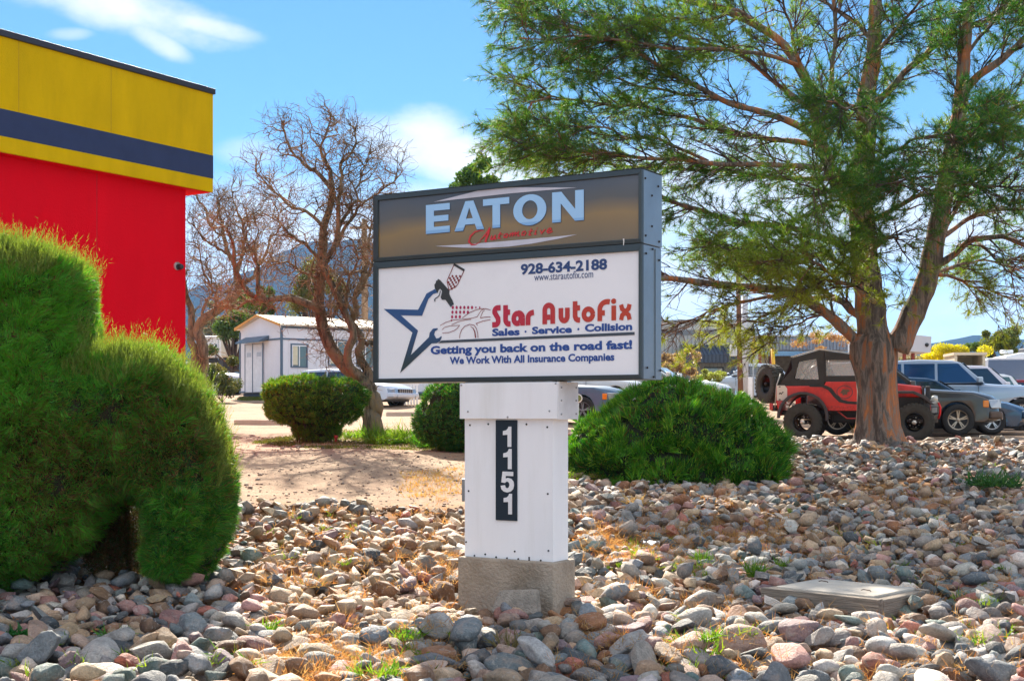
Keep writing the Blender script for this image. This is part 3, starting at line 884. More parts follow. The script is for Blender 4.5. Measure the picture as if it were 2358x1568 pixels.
def limb_path(pts, d0, d1, conv=z6, step=.12, wig=.03, seed=0):
    """a limb given by photograph points, running from depth d0 to depth d1"""
    r = np.random.default_rng(seed)
    n = len(pts); out = []
    for i, (a, b) in enumerate(pts):
        px, py = conv(a, b); t = i / (n - 1)
        out.append(P(px, py, d0 + (d1 - d0) * t))
    q = resample(out, step)
    k = r.normal(size=(4, 3)); ph = r.uniform(0, 6, (4, 3))
    s = np.linspace(0, 1, len(q))[:, None]
    w = sum(np.sin(s * (7 + 9 * j) + ph[j]) * k[j] / (j + 1.5) for j in range(4))
    return q + w * wig * np.sin(np.pi * np.clip(s * 1.0, 0, 1)) 

def pine():
    D = 22.3
    base = P(2020, 1013, D); base.z = gtop(base.x, base.y) - .1
    root = empty('pine_tree', base, 0, 'large spreading pine with orange bark standing in front of the red off-road vehicle', 'tree')
    org = np.array(base)
    mb = MB()
    # trunk with fluted, flaring foot
    prof = [(2020, 1030, .52), (2021, 1008, .42), (2019, 980, .355), (2018, 940, .33), (2017, 900, .315), (2014, 860, .33), (2010, 825, .37), (2008, 795, .36), (2006, 765, .27)]
    V = []; F = []; n = 44
    rows = []
    for i in range(len(prof) - 1):
        for k in range(5):
            t = k / 5; rows.append(tuple(prof[i][j] * (1 - t) + prof[i + 1][j] * t for j in range(3)))
    for (px, py, r) in rows:
        c = P(px, py, D)
        flare = max(0, (r - .33) / .2)
        for k in range(n):
            a = 2 * math.pi * k / n
            rr_ = .94 * r * (1 + .085 * math.sin(5 * a + 1.3 + c.z * .7) + .04 * math.sin(11 * a + c.z * 1.6) + .028 * math.sin(23 * a + 2 * math.sin(c.z * 3)) + .12 * flare * math.sin(4 * a + .5))
            V.append(np.array([c.x + rr_ * 1.04 * math.cos(a), c.y + rr_ * math.sin(a), c.z]) - org)
    for i in range(len(rows) - 1):
        for k in range(n):
            F.append((i * n + k, i * n + (k + 1) % n, (i + 1) * n + (k + 1) % n, (i + 1) * n + k))
    mb.add(V, F, True)
    limbs = [  # points, start radius, end radius, end depth offset
        ([(1690, 1540), (1665, 1300), (1640, 1100), (1630, 900), (1640, 700), (1660, 450), (1690, 200), (1700, -60), (1720, -300)], .27, .07, .3),
        ([(1790, 1560), (1860, 1400), (1930, 1220), (1985, 1000), (2030, 700), (2070, 480), (2095, 250), (2110, 0), (2130, -250)], .21, .06, -.3),
        ([(1650, 1560), (1570, 1480), (1480, 1400), (1330, 1310), (1150, 1280), (950, 1265), (760, 1240), (560, 1250), (380, 1200)], .135, .03, -.8),
        ([(1690, 1460), (1600, 1380), (1500, 1310), (1350, 1230), (1150, 1190), (980, 1180)], .10, .02, 2.2),
        ([(1640, 1130), (1450, 1060), (1200, 1010), (1080, 1000), (900, 930), (750, 860), (520, 800), (350, 790)], .085, .02, 1.2),
        ([(1640, 960), (1540, 850), (1470, 700), (1430, 560), (1400, 430), (1350, 290), (1200, 130), (1000, 40), (780, -20), (560, -90)], .15, .04, .8),
        ([(1460, 640), (1330, 540), (1200, 490), (1000, 440), (800, 340), (600, 240), (400, 150), (250, 90), (130, 50)], .085, .018, -.9),
        ([(1420, 500), (1330, 430), (1250, 370), (1130, 270), (980, 210), (700, 120), (430, 60)], .06, .015, 1.8),
        ([(1370, 300), (1180, 240), (1000, 215), (750, 200), (480, 170), (250, 180), (110, 170)], .05, .012, -1.8),
        ([(1500, 680), (1350, 630), (1200, 610), (1000, 560), (750, 500), (450, 470), (250, 430), (120, 380)], .07, .015, .6),
        ([(1640, 820), (1500, 760), (1250, 735), (950, 720), (650, 700), (380, 680), (200, 650), (90, 620)], .075, .016, -1.4),
        ([(1560, 800), (1300, 800), (1000, 760), (700, 740), (420, 720), (200, 720)], .06, .015, 2.6),
        ([(2080, 420), (2160, 330), (2250, 270), (2358, 170), (2500, 60), (2650, -20)], .10, .03, -.9),
        ([(2020, 720), (2150, 570), (2250, 520), (2358, 480), (2520, 430), (2700, 420)], .075, .02, 1.0),
        ([(1960, 1190), (2050, 1130), (2150, 1080), (2250, 1065), (2358, 1100), (2500, 1160), (2620, 1200)], .085, .02, -1.0),
        ([(1990, 1060), (2150, 960), (2300, 930), (2500, 980), (2700, 1020)], .06, .015, 2.0),
        ([(1690, 980), (1850, 890), (2000, 850), (2200, 830), (2400, 860)], .06, .015, -2.0),
        ([(1480, 500), (1500, 300), (1515, 100), (1520, -100), (1500, -300)], .06, .03, -.5),
        ([(1680, 480), (1800, 360), (1950, 220), (2060, 150), (2250, 40), (2400, -80)], .09, .03, 1.6),
        ([(1660, 760), (1740, 690), (1850, 640), (2000, 600), (2150, 640)], .05, .012, -2.4),
        ([(1640, 1250), (1500, 1160), (1300, 1130), (1100, 1110), (950, 1100)], .06, .012, -2.6),
        ([(1700, 1350), (1560, 1250), (1420, 1180), (1250, 1160)], .06, .012, -3.0),
        ([(1650, 1000), (1560, 900), (1500, 860), (1420, 840)], .05, .012, -3.2),
        ([(1660, 600), (1620, 500), (1560, 470), (1480, 450)], .05, .012, -3.2),
        ([(1660, 850), (1740, 800), (1800, 780), (1850, 800)], .05, .012, -3.4),
        ([(1650, 1180), (1700, 1100), (1760, 1060), (1800, 1060)], .05, .012, -3.0),
        ([(2040, 650), (2100, 560), (2180, 540), (2280, 560)], .05, .012, -2.8),
        ([(1380, 350), (1330, 200), (1300, 60), (1280, -80)], .05, .015, -1.5),
        ([(1690, 200), (1600, 90), (1480, 20), (1350, -40)], .06, .015, 1.5),
        ([(1690, 250), (1800, 120), (1880, 20), (1950, -100)], .05, .015, -2.0),
        ([(1200, 130), (1080, 60), (900, 90), (700, 80), (500, 90)], .045, .012, -1.0),
        ([(1000, 440), (850, 420), (650, 380), (450, 330), (300, 300), (200, 300)], .04, .010, .9),
        ([(950, 720), (800, 650), (600, 600), (400, 570), (250, 560), (140, 570)], .04, .010, -.9),
        ([(2095, 250), (2200, 120), (2300, 20), (2400, -80)], .05, .015, 1.2),
        ([(1985, 1050), (2080, 900), (2200, 760), (2358, 680), (2500, 640)], .05, .012, .2),
        ([(1500, 1320), (1370, 1340), (1230, 1390), (1100, 1440), (1000, 1490)], .05, .010, 1.6),
        ([(1330, 1310), (1180, 1330), (1020, 1370), (880, 1420), (780, 1440)], .045, .010, -.6),
        ([(1480, 1400), (1400, 1420), (1300, 1460), (1230, 1520)], .035, .008, .9),
        ([(1940, 1220), (2060, 1240), (2180, 1290), (2290, 1330), (2400, 1350)], .045, .010, .8),
        ([(2150, 1080), (2230, 1150), (2300, 1220), (2420, 1260)], .035, .008, -1.4),
        ([(250, 430), (170, 470), (110, 540), (80, 600)], .03, .010, .3),
        ([(380, 680), (280, 640), (160, 600), (70, 590)], .03, .010, 1.2),
        ([(560, -90), (350, -20), (180, 20), (60, 60)], .035, .010, .6),
        ([(1930, 1240), (2080, 1180), (2250, 1170), (2400, 1240)], .045, .010, 1.4),
    ]
    paths = []
    for i, (pts, r0, r1, dd) in enumerate(limbs):
        d0 = D if i < 6 or dd == 0 else D + dd * .12
        q = limb_path(pts, d0, D + dd, z6, .14, .05, i) - org
        k_ = 1 if i < 2 else .74
        rad = np.linspace(r0 * k_, r1 * k_, len(q))
        mb.tube(q, list(rad * (1 + .06 * np.sin(np.arange(len(q)) * 1.9))), 12 if r0 > .1 else 7, caps=True)
        paths.append((q, r0, r1))
    mb.build('trunk', M_BARK_PINE, root, fixn=False)
    # secondary branches
    S = []; SR = []
    rg = np.random.default_rng(3)
    K = 6
    for i, (q, r0, r1) in enumerate(paths):
        seg = np.linalg.norm(np.diff(q, axis=0), axis=1); cum = np.concatenate([[0], np.cumsum(seg)]); Lt = cum[-1]
        start = .30 * Lt if i < 2 else .12 * Lt
        s = start
        while s < Lt:
            j = min(np.searchsorted(cum, s), len(q) - 1); j0 = max(j - 1, 0)
            t = unit(q[min(j0 + 1, len(q) - 1)] - q[j0]); f = s / Lt
            for _ in range(2):
                side = rg.normal(size=3) * np.array([.8, 1.1, .38]); side = unit(side - t * side.dot(t))
                d = unit(t * rg.uniform(.5, 1.1) + side * .75 + np.array([0, 0, .10]))
                ln = rg.uniform(.45, 1.15) * (1.15 - .55 * f)
                p0 = q[j]
                pts = [p0]; dd = d.copy()
                for k in range(K - 1):
                    dd = unit(dd + rg.normal(size=3) * .16 + np.array([0, 0, -.035]) + t * .05)
                    pts.append(pts[-1] + dd * ln / (K - 1))
                S.append(pts); SR.append(np.linspace(min(.018, r0 * .3), .004, K))
            s += rg.uniform(.17, .33)
    S = np.array(S); SR = np.array(SR)
    # tertiary twigs on the outer part of every branch
    Tn = 15
    N = len(S)
    idx = rg.integers(1, K, size=(N, Tn)); idx[:, 0] = K - 1; idx[:, 1] = K - 1
    p0 = S[np.arange(N)[:, None], idx]; tdir = unit(S[np.arange(N)[:, None], idx] - S[np.arange(N)[:, None], idx - 1])
    d = unit(tdir * 1.0 + rg.normal(size=(N, Tn, 3)) * np.array([.6, .6, .34]) + np.array([0, 0, .06]))
    ln = rg.uniform(.18, .46, size=(N, Tn, 1))
    mid = p0 + d * ln * .5; d2 = unit(d + rg.normal(size=d.shape) * .3 + np.array([0, 0, -.05])); end = mid + d2 * ln * .5
    T3 = np.stack([p0, mid, end], 2).reshape(-1, 3, 3)
    V1, F1 = batch_tubes(S, SR, 4); V2, F2 = batch_tubes(T3, np.tile(np.array([.0055, .0045, .003]), (len(T3), 1)), 3)
    link('branches', np_mesh('branches', np.concatenate([V1, V2]), np.concatenate([F1, F2 + len(V1)]), M_PTWIG, smooth=True), root)
    # needle tufts
    ends = T3[:, 2]; dirs = unit(T3[:, 2] - T3[:, 1]); mids = T3[:, 1]
    w = org + ends
    px = CX + w[:, 0] / w[:, 1] * FPX; py = HY - (w[:, 2] - EYE) / w[:, 1] * FPX
    # foliage sits in clumps: thick on the outer left fans, sparser and clumpy inside
    cl = wob(w, 1.35, 2) + .5 * wob(w, 3.3, 0)
    left = np.clip((1720 - px) / 420, 0, 1)
    hang = np.clip((py - 560) / 200, 0, 1)
    keep = rg.random(len(w)) < np.clip(.70 + .70 * cl + .42 * left * (py < 470) - .10 * hang, .06, 1)
    e, dr, m = ends[keep], dirs[keep], mids[keep]; w = w[keep]
    print('tufts', keep.sum(), 'branches', N)
    per = 38
    n = len(e)
    along = rg.random((n, per, 1))
    pos = m[:, None] + (e - m)[:, None] * (.2 + .95 * along)
    nd_ = unit(dr[:, None] * .75 + rg.normal(size=(n, per, 3)) * .62)
    L = rg.uniform(.08, .17, (n, per)); W = rg.uniform(.0055, .010, (n, per))
    V, F = blades_geo(pos.reshape(-1, 3), nd_.reshape(-1, 3), L.ravel(), W.ravel())
    t = np.clip(.45 + .33 * wob(w, .8, 1)[:, None] + rg.normal(size=(n, per)) * .22, 0, 1).reshape(-1, 1)
    C = np.array([.026, .120, .024]) * (1 - t) + np.array([.21, .33, .032]) * t
    low = np.clip((HY - (w[:, 2] - EYE) / w[:, 1] * FPX - 520) / 180, 0, 1)[:, None] if False else np.clip((4.2 - w[:, 2]) / 1.2, 0, 1)[:, None]
    low = np.repeat(low, per, 0).reshape(-1, 1); C = C * (1 - .7 * low) + np.array([.42, .42, .04]) * .7 * low * (0.6 + .4 * t)  # low needles painted yellow-green as if sunlit
    old = (rg.random((n * per, 1)) < .07); C = np.where(old, np.array([.26, .17, .05]), C)
    link('needles', np_mesh('needles', V, F, M_PINE, np.repeat(C, 3, 0)), root)
    return root

# ------------------------------------------------------------------ bare curly trees
def bare_tree(name, label, D, limbs, base_px, twig_red=.5, seed=4, dens=1.0):
    base = P(base_px[0], base_px[1], D); base.z = gz(base.x, base.y) - .05
    root = empty(name, base, 0, label, 'tree', None)
    org = np.array(base); mb = MB(); rg = np.random.default_rng(seed)
    paths = []
    for i, (pts, r0, r1, dd) in enumerate(limbs):
        q = limb_path(pts, D if i == 0 else D + dd * .1, D + dd, z7, .10, .06, i + seed * 20) - org
        rad = np.linspace(r0, r1, len(q)) * (1.0 if i == 0 else 1.12)
        if i == 0: rad[:2] *= 1.15
        mb.tube(q, list(rad), 10 if r0 > .06 else 6)
        paths.append((q, r0, r1))
    mb.build('trunk', M_BARK_BARE, root, fixn=False)
    def curly(P0, D0, ln, K, curl, up):
        n = len(P0); pts = [P0]; d = D0.copy()
        ax = unit(rg.normal(size=(n, 3)))
        for k in range(K - 1):
            d = unit(d + np.cross(ax, d) * curl + rg.normal(size=(n, 3)) * curl * .8 + np.array([0, 0, up]))
            pts.append(pts[-1] + d * (ln / (K - 1))[:, None])
            if k % 2: ax = unit(ax + rg.normal(size=(n, 3)) * 1.2)
        return np.stack(pts, 1)
    P0, D0, SZ = [], [], []
    for i, (q, r0, r1) in enumerate(paths):
        seg = np.linalg.norm(np.diff(q, axis=0), axis=1); cum = np.concatenate([[0], np.cumsum(seg)]); Lt = cum[-1]
        s = Lt * (.75 if i == 0 else .15)
        while s < Lt:
            j = min(np.searchsorted(cum, s), len(q) - 1); t = unit(q[j] - q[max(j - 1, 0)])
            side = rg.normal(size=3); side = unit(side - t * side.dot(t))
            P0.append(q[j]); D0.append(unit(t * .6 + side * .8 + np.array([0, 0, .25]))); SZ.append(rg.uniform(.40, .95) * (1 - .45 * s / Lt))
            s += rg.uniform(.10, .2) / dens
        P0.append(q[-1]); D0.append(unit(q[-1] - q[-2])); SZ.append(.35)
    P0, D0, SZ = np.array(P0), np.array(D0), np.array(SZ)
    A = curly(P0, D0, SZ, 9, .33, .05)
    V, F = batch_tubes(A, np.tile(np.linspace(.017, .006, 9), (len(A), 1)), 4)
    Vs, Fs, b = [V], [F], len(V)
    prev = A
    for lev, (cnt, l0, l1, K, r, curl) in enumerate([(6, .25, .60, 7, .0065, .34), (4, .14, .34, 5, .0042, .30)]):
        n = len(prev); idx = rg.integers(1, prev.shape[1], size=(n, cnt))
        p0 = prev[np.arange(n)[:, None], idx].reshape(-1, 3)
        td = unit(prev[np.arange(n)[:, None], idx] - prev[np.arange(n)[:, None], idx - 1]).reshape(-1, 3)
        d = unit(td + rg.normal(size=p0.shape) * .7 + np.array([0, 0, .15]))
        cur = curly(p0, d, rg.uniform(l0, l1, len(p0)), K, curl, .03)
        V, F = batch_tubes(cur, np.tile(np.linspace(r, r * .6, K), (len(cur), 1)), 3)
        Vs.append(V); Fs.append(F + b); b += len(V); prev = cur
    link('twigs', np_mesh('twigs', np.concatenate(Vs), np.concatenate(Fs), M_TWIG, smooth=True), root)
    print(name, 'twigs', b)
    return root

# ------------------------------------------------------------------ leafy background trees and bushes
def leafy(name, label, px, py, d, w, h, cols, cat='tree', trunk=True, n=9000, leaf=.10, group=None, seed=1, mat=None, lobes=9, part='crown', gap=.35):
    """crown centre given by photograph point; w, h in metres"""
    rg = np.random.default_rng(seed); n = int(n * 2.2); leaf = leaf * .62; lobes = lobes + 8
    c = P(px, py, d); g = gz(c.x, c.y)
    root = empty(name, (c.x, c.y, g), rg.uniform(0, 6), label, cat, group)
    c = np.array([0, 0, c.z - g])
    cs = c + rg.normal(size=(lobes, 3)) * np.array([w * .26, w * .26, h * .22]); rs = rg.uniform(.14, .36, lobes)[:, None] * np.array([w, w, h]) * .62
    k = rg.integers(0, lobes, n)
    dd = unit(rg.normal(size=(n, 3))) * (rg.random((n, 1)) ** .45)
    p = cs[k] + dd * rs[k]
    keep = wob(p, 2.2 / max(w, .5) * 3, 1) > -gap * 2.2
    p = p[keep]; n = len(p)
    p[:, 2] = np.maximum(p[:, 2], .05)
    dirs = unit(rg.normal(size=(n, 3)) + np.array([0, 0, .4]))
    V, F = blades_geo(p, dirs, leaf * rg.uniform(.6, 1.4, n), leaf * .75 * rg.uniform(.6, 1.3, n))
    t = np.clip(.5 + .3 * wob(p, 5 / w, 0) + rg.normal(size=n) * .25, 0, 1)[:, None]
    C = np.array(cols[0]) * (1 - t) + np.array(cols[1]) * t
    link(part, np_mesh(part, V, F, mat or M_LEAF, np.repeat(C, 3, 0)), root)
    mb = MB()
    r = .05 * w if trunk else .02
    if trunk:
        mb.tube([(0, 0, -.2), (r, 0, c[2] * .4), (0, r, c[2] * .9)], [r, r * .8, r * .4], 8)
    for i in range(lobes):
        z0 = c[2] * (.35 if trunk else .0); mb.tube([(0, 0, z0), tuple((cs[i] * .5 + np.array([0, 0, z0 * .5]))), tuple(cs[i])], [r * .6, r * .4, r * .15], 5)
    mb.build('trunk' if trunk else 'stems', M_PTWIG, root, fixn=False)
    return root

# ------------------------------------------------------------------ grass, weeds
def tufts(name, pts, label, cat, mat, cols, n, h, spread, wd=.006, kind=None, group=None, curl=.35, onrock=False):
    """pts list of (x, y, z, radius, count scale). One object."""
    rg = np.random.default_rng(abs(hash(name)) % 1000 if False else len(pts) * 7 + n)
    Vs, Fs, Cs, b = [], [], [], 0
    org = np.array(pts[0][:3]) if kind != 'stuff' else np.zeros(3)
    for (x, y, z, rad, k) in pts:
        m = max(3, int(n * k))
        a = rg.uniform(0, 6.283, m); q = np.sqrt(rg.random(m)) * rad
        X = x + q * np.cos(a); Y = y + q * np.sin(a)
        Z = (np.array([max(gz(a_, b_), HM_at(HM, (a_, b_), *HMI) - .05) if b_ < 26 else gz(a_, b_) for a_, b_ in zip(X[:1], Y[:1])]).repeat(m) if onrock else ground_h(X, Y)) if kind == 'stuff' else np.full(m, z)
        p = np.stack([X, Y, Z], -1)
        d = unit(np.stack([np.cos(a) * spread, np.sin(a) * spread, np.ones(m)], -1) + rg.normal(size=(m, 3)) * curl)
        L = h * rg.uniform(.4, 1.25, m); w = wd * rg.uniform(.6, 1.4, m)
        V, F = blades_geo(p, d, L * .6, w * 1.4); Vs.append(V); Fs.append(F + b); b += len(V)
        t = rg.random((m, 1)); C = np.array(cols[0]) * (1 - t) + np.array(cols[1]) * t
        Cs.append(np.repeat(C, 3, 0))
        p2 = p + d * (L * .35)[:, None]; d2 = unit(d + rg.normal(size=(m, 3)) * curl + np.array([0, 0, -.15]))
        V, F = blades_geo(p2, d2, L * .7, w); Vs.append(V); Fs.append(F + b); b += len(V); Cs.append(np.repeat(C, 3, 0))
    me = np_mesh(name, np.concatenate(Vs) - org, np.concatenate(Fs), mat, np.concatenate(Cs))
    o = link(name, me, None, tuple(org)); tag(o, label, cat, group, kind)
    return o

# ------------------------------------------------------------------ the sign
SA = Vector((-1.13, 10.98, 0)); SU = Vector((.856, -.517, 0)).normalized(); SN = Vector((.517, .856, 0)).normalized()  # SN points away from the camera
SW = 2.418; SZ0, SZ1 = 1.742, 3.262; SD = .34
S_ROT = math.atan2(SU.y, SU.x)
def face_tz(sx, sy, off=0.0):
    """photo pixel (full resolution) -> (t, z) on the sign's front plane"""
    rx = (sx * .786 - CX) / FPX; rz = -(sy * .786 - HY) / FPX
    A = SA - SN * off
    # ray (rx, 1, rz)*d ; find d with (p - A).SN = 0
    d = A.dot(SN) / (rx * SN.x + SN.y)
    p = Vector((rx * d, d, 0)); return (p - A).dot(SU), EYE + rz * d
def q1(x, y): return face_tz(1050 + x / 2.272, 460 + y / 2.272)
def q3(x, y): return face_tz(1080 + x / 3.8234, 700 + y / 3.8234)
def q5(x, y): return face_tz(1480 + x / 4.355, 740 + y / 4.355)

def grad_mat(name, c0, c1, axis=2, lo=0, hi=1, rough=.35, coat=.0, noise=.03):
    """printed colour that runs from c0 to c1 along an axis of the sign"""
    m, t, b = new_mat(name); L = t.links.new
    tc = t.nodes.new('ShaderNodeTexCoord'); s = t.nodes.new('ShaderNodeSeparateXYZ'); L(tc.outputs['Object'], s.inputs[0])
    mr = nd(t, 'ShaderNodeMapRange'); L(s.outputs[axis], mr.inputs[0]); mr.inputs[1].default_value = lo; mr.inputs[2].default_value = hi
    mx = nd(t, 'ShaderNodeMix', data_type='RGBA'); L(mr.outputs[0], mx.inputs[0]); mx.inputs[6].default_value = (*c0, 1); mx.inputs[7].default_value = (*c1, 1)
    L(mx.outputs[2], b.inputs['Base Color']); b.inputs['Roughness'].default_value = rough; b.inputs['Coat Weight'].default_value = coat
    return m

def build_sign():
    root = empty('roadside_sign', tuple(SA), S_ROT, 'tall roadside sign with a dark grey cabinet on a white clad post and concrete footing', 'sign')
    dark = pm('sign_frame_metal', (.042, .062, .072), .45, .2, var=.12, scale=3)
    side = pm('sign_side_metal', (.21, .27, .32), .38, .45, var=.10, scale=2.5, dirt=(.12, .14, .15), dirt_amt=.5)
    white = pm('white_clad', (.88, .88, .90), .42, 0, var=.03, scale=2.0, dirt=(.62, .60, .55), dirt_amt=.42, stretch=(3.2, 3.2, .35))
    scr = pm('screw', (.03, .03, .03), .5, .6)
    def loc(t, s, z): return (t, s, z)
    # cabinet: hollow box of side sheets, top, bottom and back
    W, D, z0, z1 = SW, SD, SZ0, SZ1
    zd = q1(115, 700)[1]                          # where the two boxes of the cabinet meet
    MB().box(0.004, W - .004, .03, D, z0, zd - .004).build('cabinet', side, root, bevel=.004)
    MB().box(0.0, W, .03, D + .004, zd, z1).build('cabinet', side, root, bevel=.004)
    MB().box(-.002, W + .002, -.006, D + .006, z1 + .001, z1 + .007).build('glare_plate', pm('glare_plate_dull', (.035, .045, .052), .85, 0, spec=.1), root)  # dull plate added to hide the sunlit glare along the cabinet top
    # side seam and screws on the right-hand face
    MB().box(W - .003, W + .004, D * .66, D * .66 + .01, z0 + .01, zd - .02).build('seam_strip', side, root)
    for (zx, zy) in [(1907, 133), (1997, 163), (1953, 237), (1953, 444), (1910, 515), (2003, 538), (1913, 634), (2003, 664), (1958, 597), (1921, 1398), (1964, 1460), (2012, 1415)]:
        f = (zx - 1895) / (2016 - 1895)
        zt = (1475 - (zy - 6 * f)) / (1475 - 75); z = z0 + zt * (z1 - z0)
        m = MB(); m.lathe([(0, .010), (.006, .009), (.009, .002), (.009, 0)], 8, 'x', (W, .02 + f * (D - .04), z)); m.build('screw', scr, root)
    # face frames: mitred bars
    def frame(za, zb, wt, wb, wl, wr, name='panel_frame'):
        o = [(0, za), (W, za), (W, zb), (0, zb)]; i = [(wl, za + wb), (W - wr, za + wb), (W - wr, zb - wt), (wl, zb - wt)]
        for k in range(4):
            a, b_, c, d = o[k], o[(k + 1) % 4], i[(k + 1) % 4], i[k]
            m = MB(); f = lambda p, s: (p[0], s, p[1])
            m.hexa([f(a, .03), f(b_, .03), f(c, .03), f(d, .03), f(a, -.008), f(b_, -.008), f(c, -.014), f(d, -.014)])
            m.build(name, dark, root, bevel=.004)
    th = .068
    wl = q1(133, 1000)[0]; wr = W - q1(1869, 1000)[0]
    lt, lb = q1(133, 742)[1], q1(140, 1475)[1]; ut, ub = q1(132, 292)[1], q1(135, 672)[1]
    frame(z0, zd - .003, zd - lt, lb - z0, wl, wr)
    frame(zd, z1, z1 - ut, ub - zd, wl, wr)
    # upper panel: dark glossy film that runs from slate blue to bronze
    m, t, b = new_mat('dark_panel_film'); L = t.links.new
    tc = t.nodes.new('ShaderNodeTexCoord'); s = t.nodes.new('ShaderNodeSeparateXYZ'); L(tc.outputs['Object'], s.inputs[0])
    n = nd(t, 'ShaderNodeTexNoise'); n.inputs['Scale'].default_value = 1.6; L(tc.outputs['Object'], n.inputs['Vector'])
    v = math_node(t, 'ADD', s.outputs[2], math_node(t, 'MULTIPLY', n.outputs[0], .22))
    mr = nd(t, 'ShaderNodeMapRange'); L(v, mr.inputs[0]); mr.inputs[1].default_value = 2.70 + .11; mr.inputs[2].default_value = 3.22 + .11
    rp = nd(t, 'ShaderNodeValToRGB'); L(mr.outputs[0], rp.inputs[0]); e = rp.color_ramp.elements
    e[0].position = 0; e[0].color = (.150, .105, .055, 1); e[1].position = 1; e[1].color = (.072, .088, .118, 1)
    k = rp.color_ramp.elements.new(.45); k.color = (.27, .170, .055, 1); k = rp.color_ramp.elements.new(.70); k.color = (.10, .092, .085, 1)
    L(rp.outputs[0], b.inputs['Base Color']); b.inputs['Roughness'].default_value = .22; b.inputs['Coat Weight'].default_value = .25
    up = MB().box(.035, W - .03, .004, .028, zd + .012, z1 - .03).build('upper_panel', m, root)
    lowm = pm('white_acrylic', (.88, .88, .91), .28, 0, var=.015, scale=2, dirt=(.66, .66, .70), dirt_amt=.35)
    lo = MB().box(.035, W - .03, .004, .028, z0 + .03, zd - .03).build('lower_panel', lowm, root)
    # pole cover, skirt, footing
    MB().box(.868, 1.661, .03, .262, .375, SZ0 - .002).build('pole_cover', white, root, bevel=.003)
    MB().box(1.657, 1.6645, .028, .2645, .375, 1.452).build('corner_trim', white, root, bevel=.002)
    MB().box(.846, 1.7285, -.008, .30, 1.452, SZ0 - .012).build('skirt', white, root, bevel=.003)
    MB().box(1.7225, 1.7325, -.0125, .302, 1.450, SZ0 - .010).build('corner_trim', pm('white_edge', (.74, .74, .76), .4), root)
    conc = pm('footing_concrete', (.36, .30, .235), .9, 0, var=.22, scale=5, bump=.9, bscale=40, dirt=(.20, .15, .10), dirt_amt=.85)
    MB().box(.838, 1.70, -.025, .318, -.35, .376).build('footing', conc, root, bevel=.012, seg=2)
    for (zx, zy) in [(157, 336), (266, 330), (494, 331), (618, 348), (149, 728), (621, 745), (134, 1032), (424, 1088), (625, 1084), (248, 1105), (184, 1113), (313, 1122), (378, 1128), (445, 1133), (510, 1126), (579, 1142), (510, 1138)]:
        t_, z_ = face_tz(1300 + zx / 2.0356, 1080 + zy / 2.0356, off=-.03)
        MB().lathe([(0, -.0), (.007, .001), (.0075, .006)], 8, 'y', (t_, .024, z_)).build('screw', scr, root)
    grey_scr = pm('pale_screw', (.35, .36, .38), .4, .7)
    for (zx, zy) in [(106, 98), (668, 88), (145, 255), (631, 252), (382, 288)]:
        t_, z_ = face_tz(1300 + zx / 2.0356, 1080 + zy / 2.0356, off=.008)
        MB().lathe([(0, -.0), (.007, .001), (.0075, .006)], 8, 'y', (t_, -.014, z_)).build('screw', grey_scr, root)
    for (zx, zy) in [(688, 98), (688, 182), (688, 272), (767, 98), (767, 182), (767, 270)]:
        z_ = 1.452 + (304 - zy) / 234 * .27; s_ = .02 + (zx - 684) / 88 * .26
        MB().lathe([(0, .008), (.006, .007), (.008, 0)], 8, 'x', (1.7325, s_, z_)).build('screw', grey_scr, root)
    # number plate
    plate_m = pm('number_plate', (.016, .028, .042), .5, .0, var=.05, spec=.25)
    npl = MB().box(1.161, 1.352, .018, .029, .672, 1.443).build('number_plate', plate_m, root, bevel=.002)
    num = pm('numeral_white', (.78, .78, .80), .35)
    ONE = [(0.60, 0), (1, 0), (1, 1), (.70, 1), (.62, .90), (.45, .82), (.10, .78), (.10, .58), (.60, .60)]
    FIVE = [(0.02, .30), (.33, .34), (.38, .22), (.5, .18), (.62, .24), (.67, .36), (.62, .47), (.50, .52), (.40, .50), (.34, .44), (.07, .47), (.16, 1), (.93, 1), (.93, .79), (.40, .79), (.37, .66), (.55, .70), (.80, .65), (.95, .52), (.99, .35), (.93, .16), (.75, .03), (.5, -.02), (.25, .02), (.08, .13)]
    for (poly, xa, xb, ya, yb) in [(ONE, 350, 405, 465, 345), (ONE, 352, 407, 597, 478), (FIVE, 340, 422, 733, 614), (ONE, 354, 409, 865, 745)]:
        ta, za = face_tz(1300 + xa / 2.0356, 1080 + ya / 2.0356, off=-.02); tb, zb = face_tz(1300 + xb / 2.0356, 1080 + yb / 2.0356, off=-.02)
        mb = MB(); mb.prism([(ta + p[0] * (tb - ta), za + p[1] * (zb - za)) for p in poly], lambda x, z: (x, .013, z), lambda x, z: (x, .0175, z))
        mb.build('numeral', num, npl)
    # electrical box and conduit at the left of the post
    gm = pm('galvanised', (.30, .32, .33), .4, .5)
    eb = MB().box(.800, .866, .09, .20, .80, .98).build('junction_box', gm, root, bevel=.005)
    MB().box(.794, .801, .10, .19, .815, .965).build('cover_plate', gm, eb, bevel=.003)
    MB().tube([(.835, .14, .80), (.835, .14, .35)], .018, 10).build('conduit', white, root)
    # ---- lettering
    blue = pm('lettering_blue', (.012, .065, .30), .35, var=.12, scale=1.5)
    navy = pm('lettering_navy', (.020, .055, .19), .35, var=.1)
    slate = pm('lettering_slate', (.045, .062, .085), .35)
    red = grad_mat('lettering_red', (.50, .010, .045), (.52, .045, .012), 0, 1.25, 2.15)
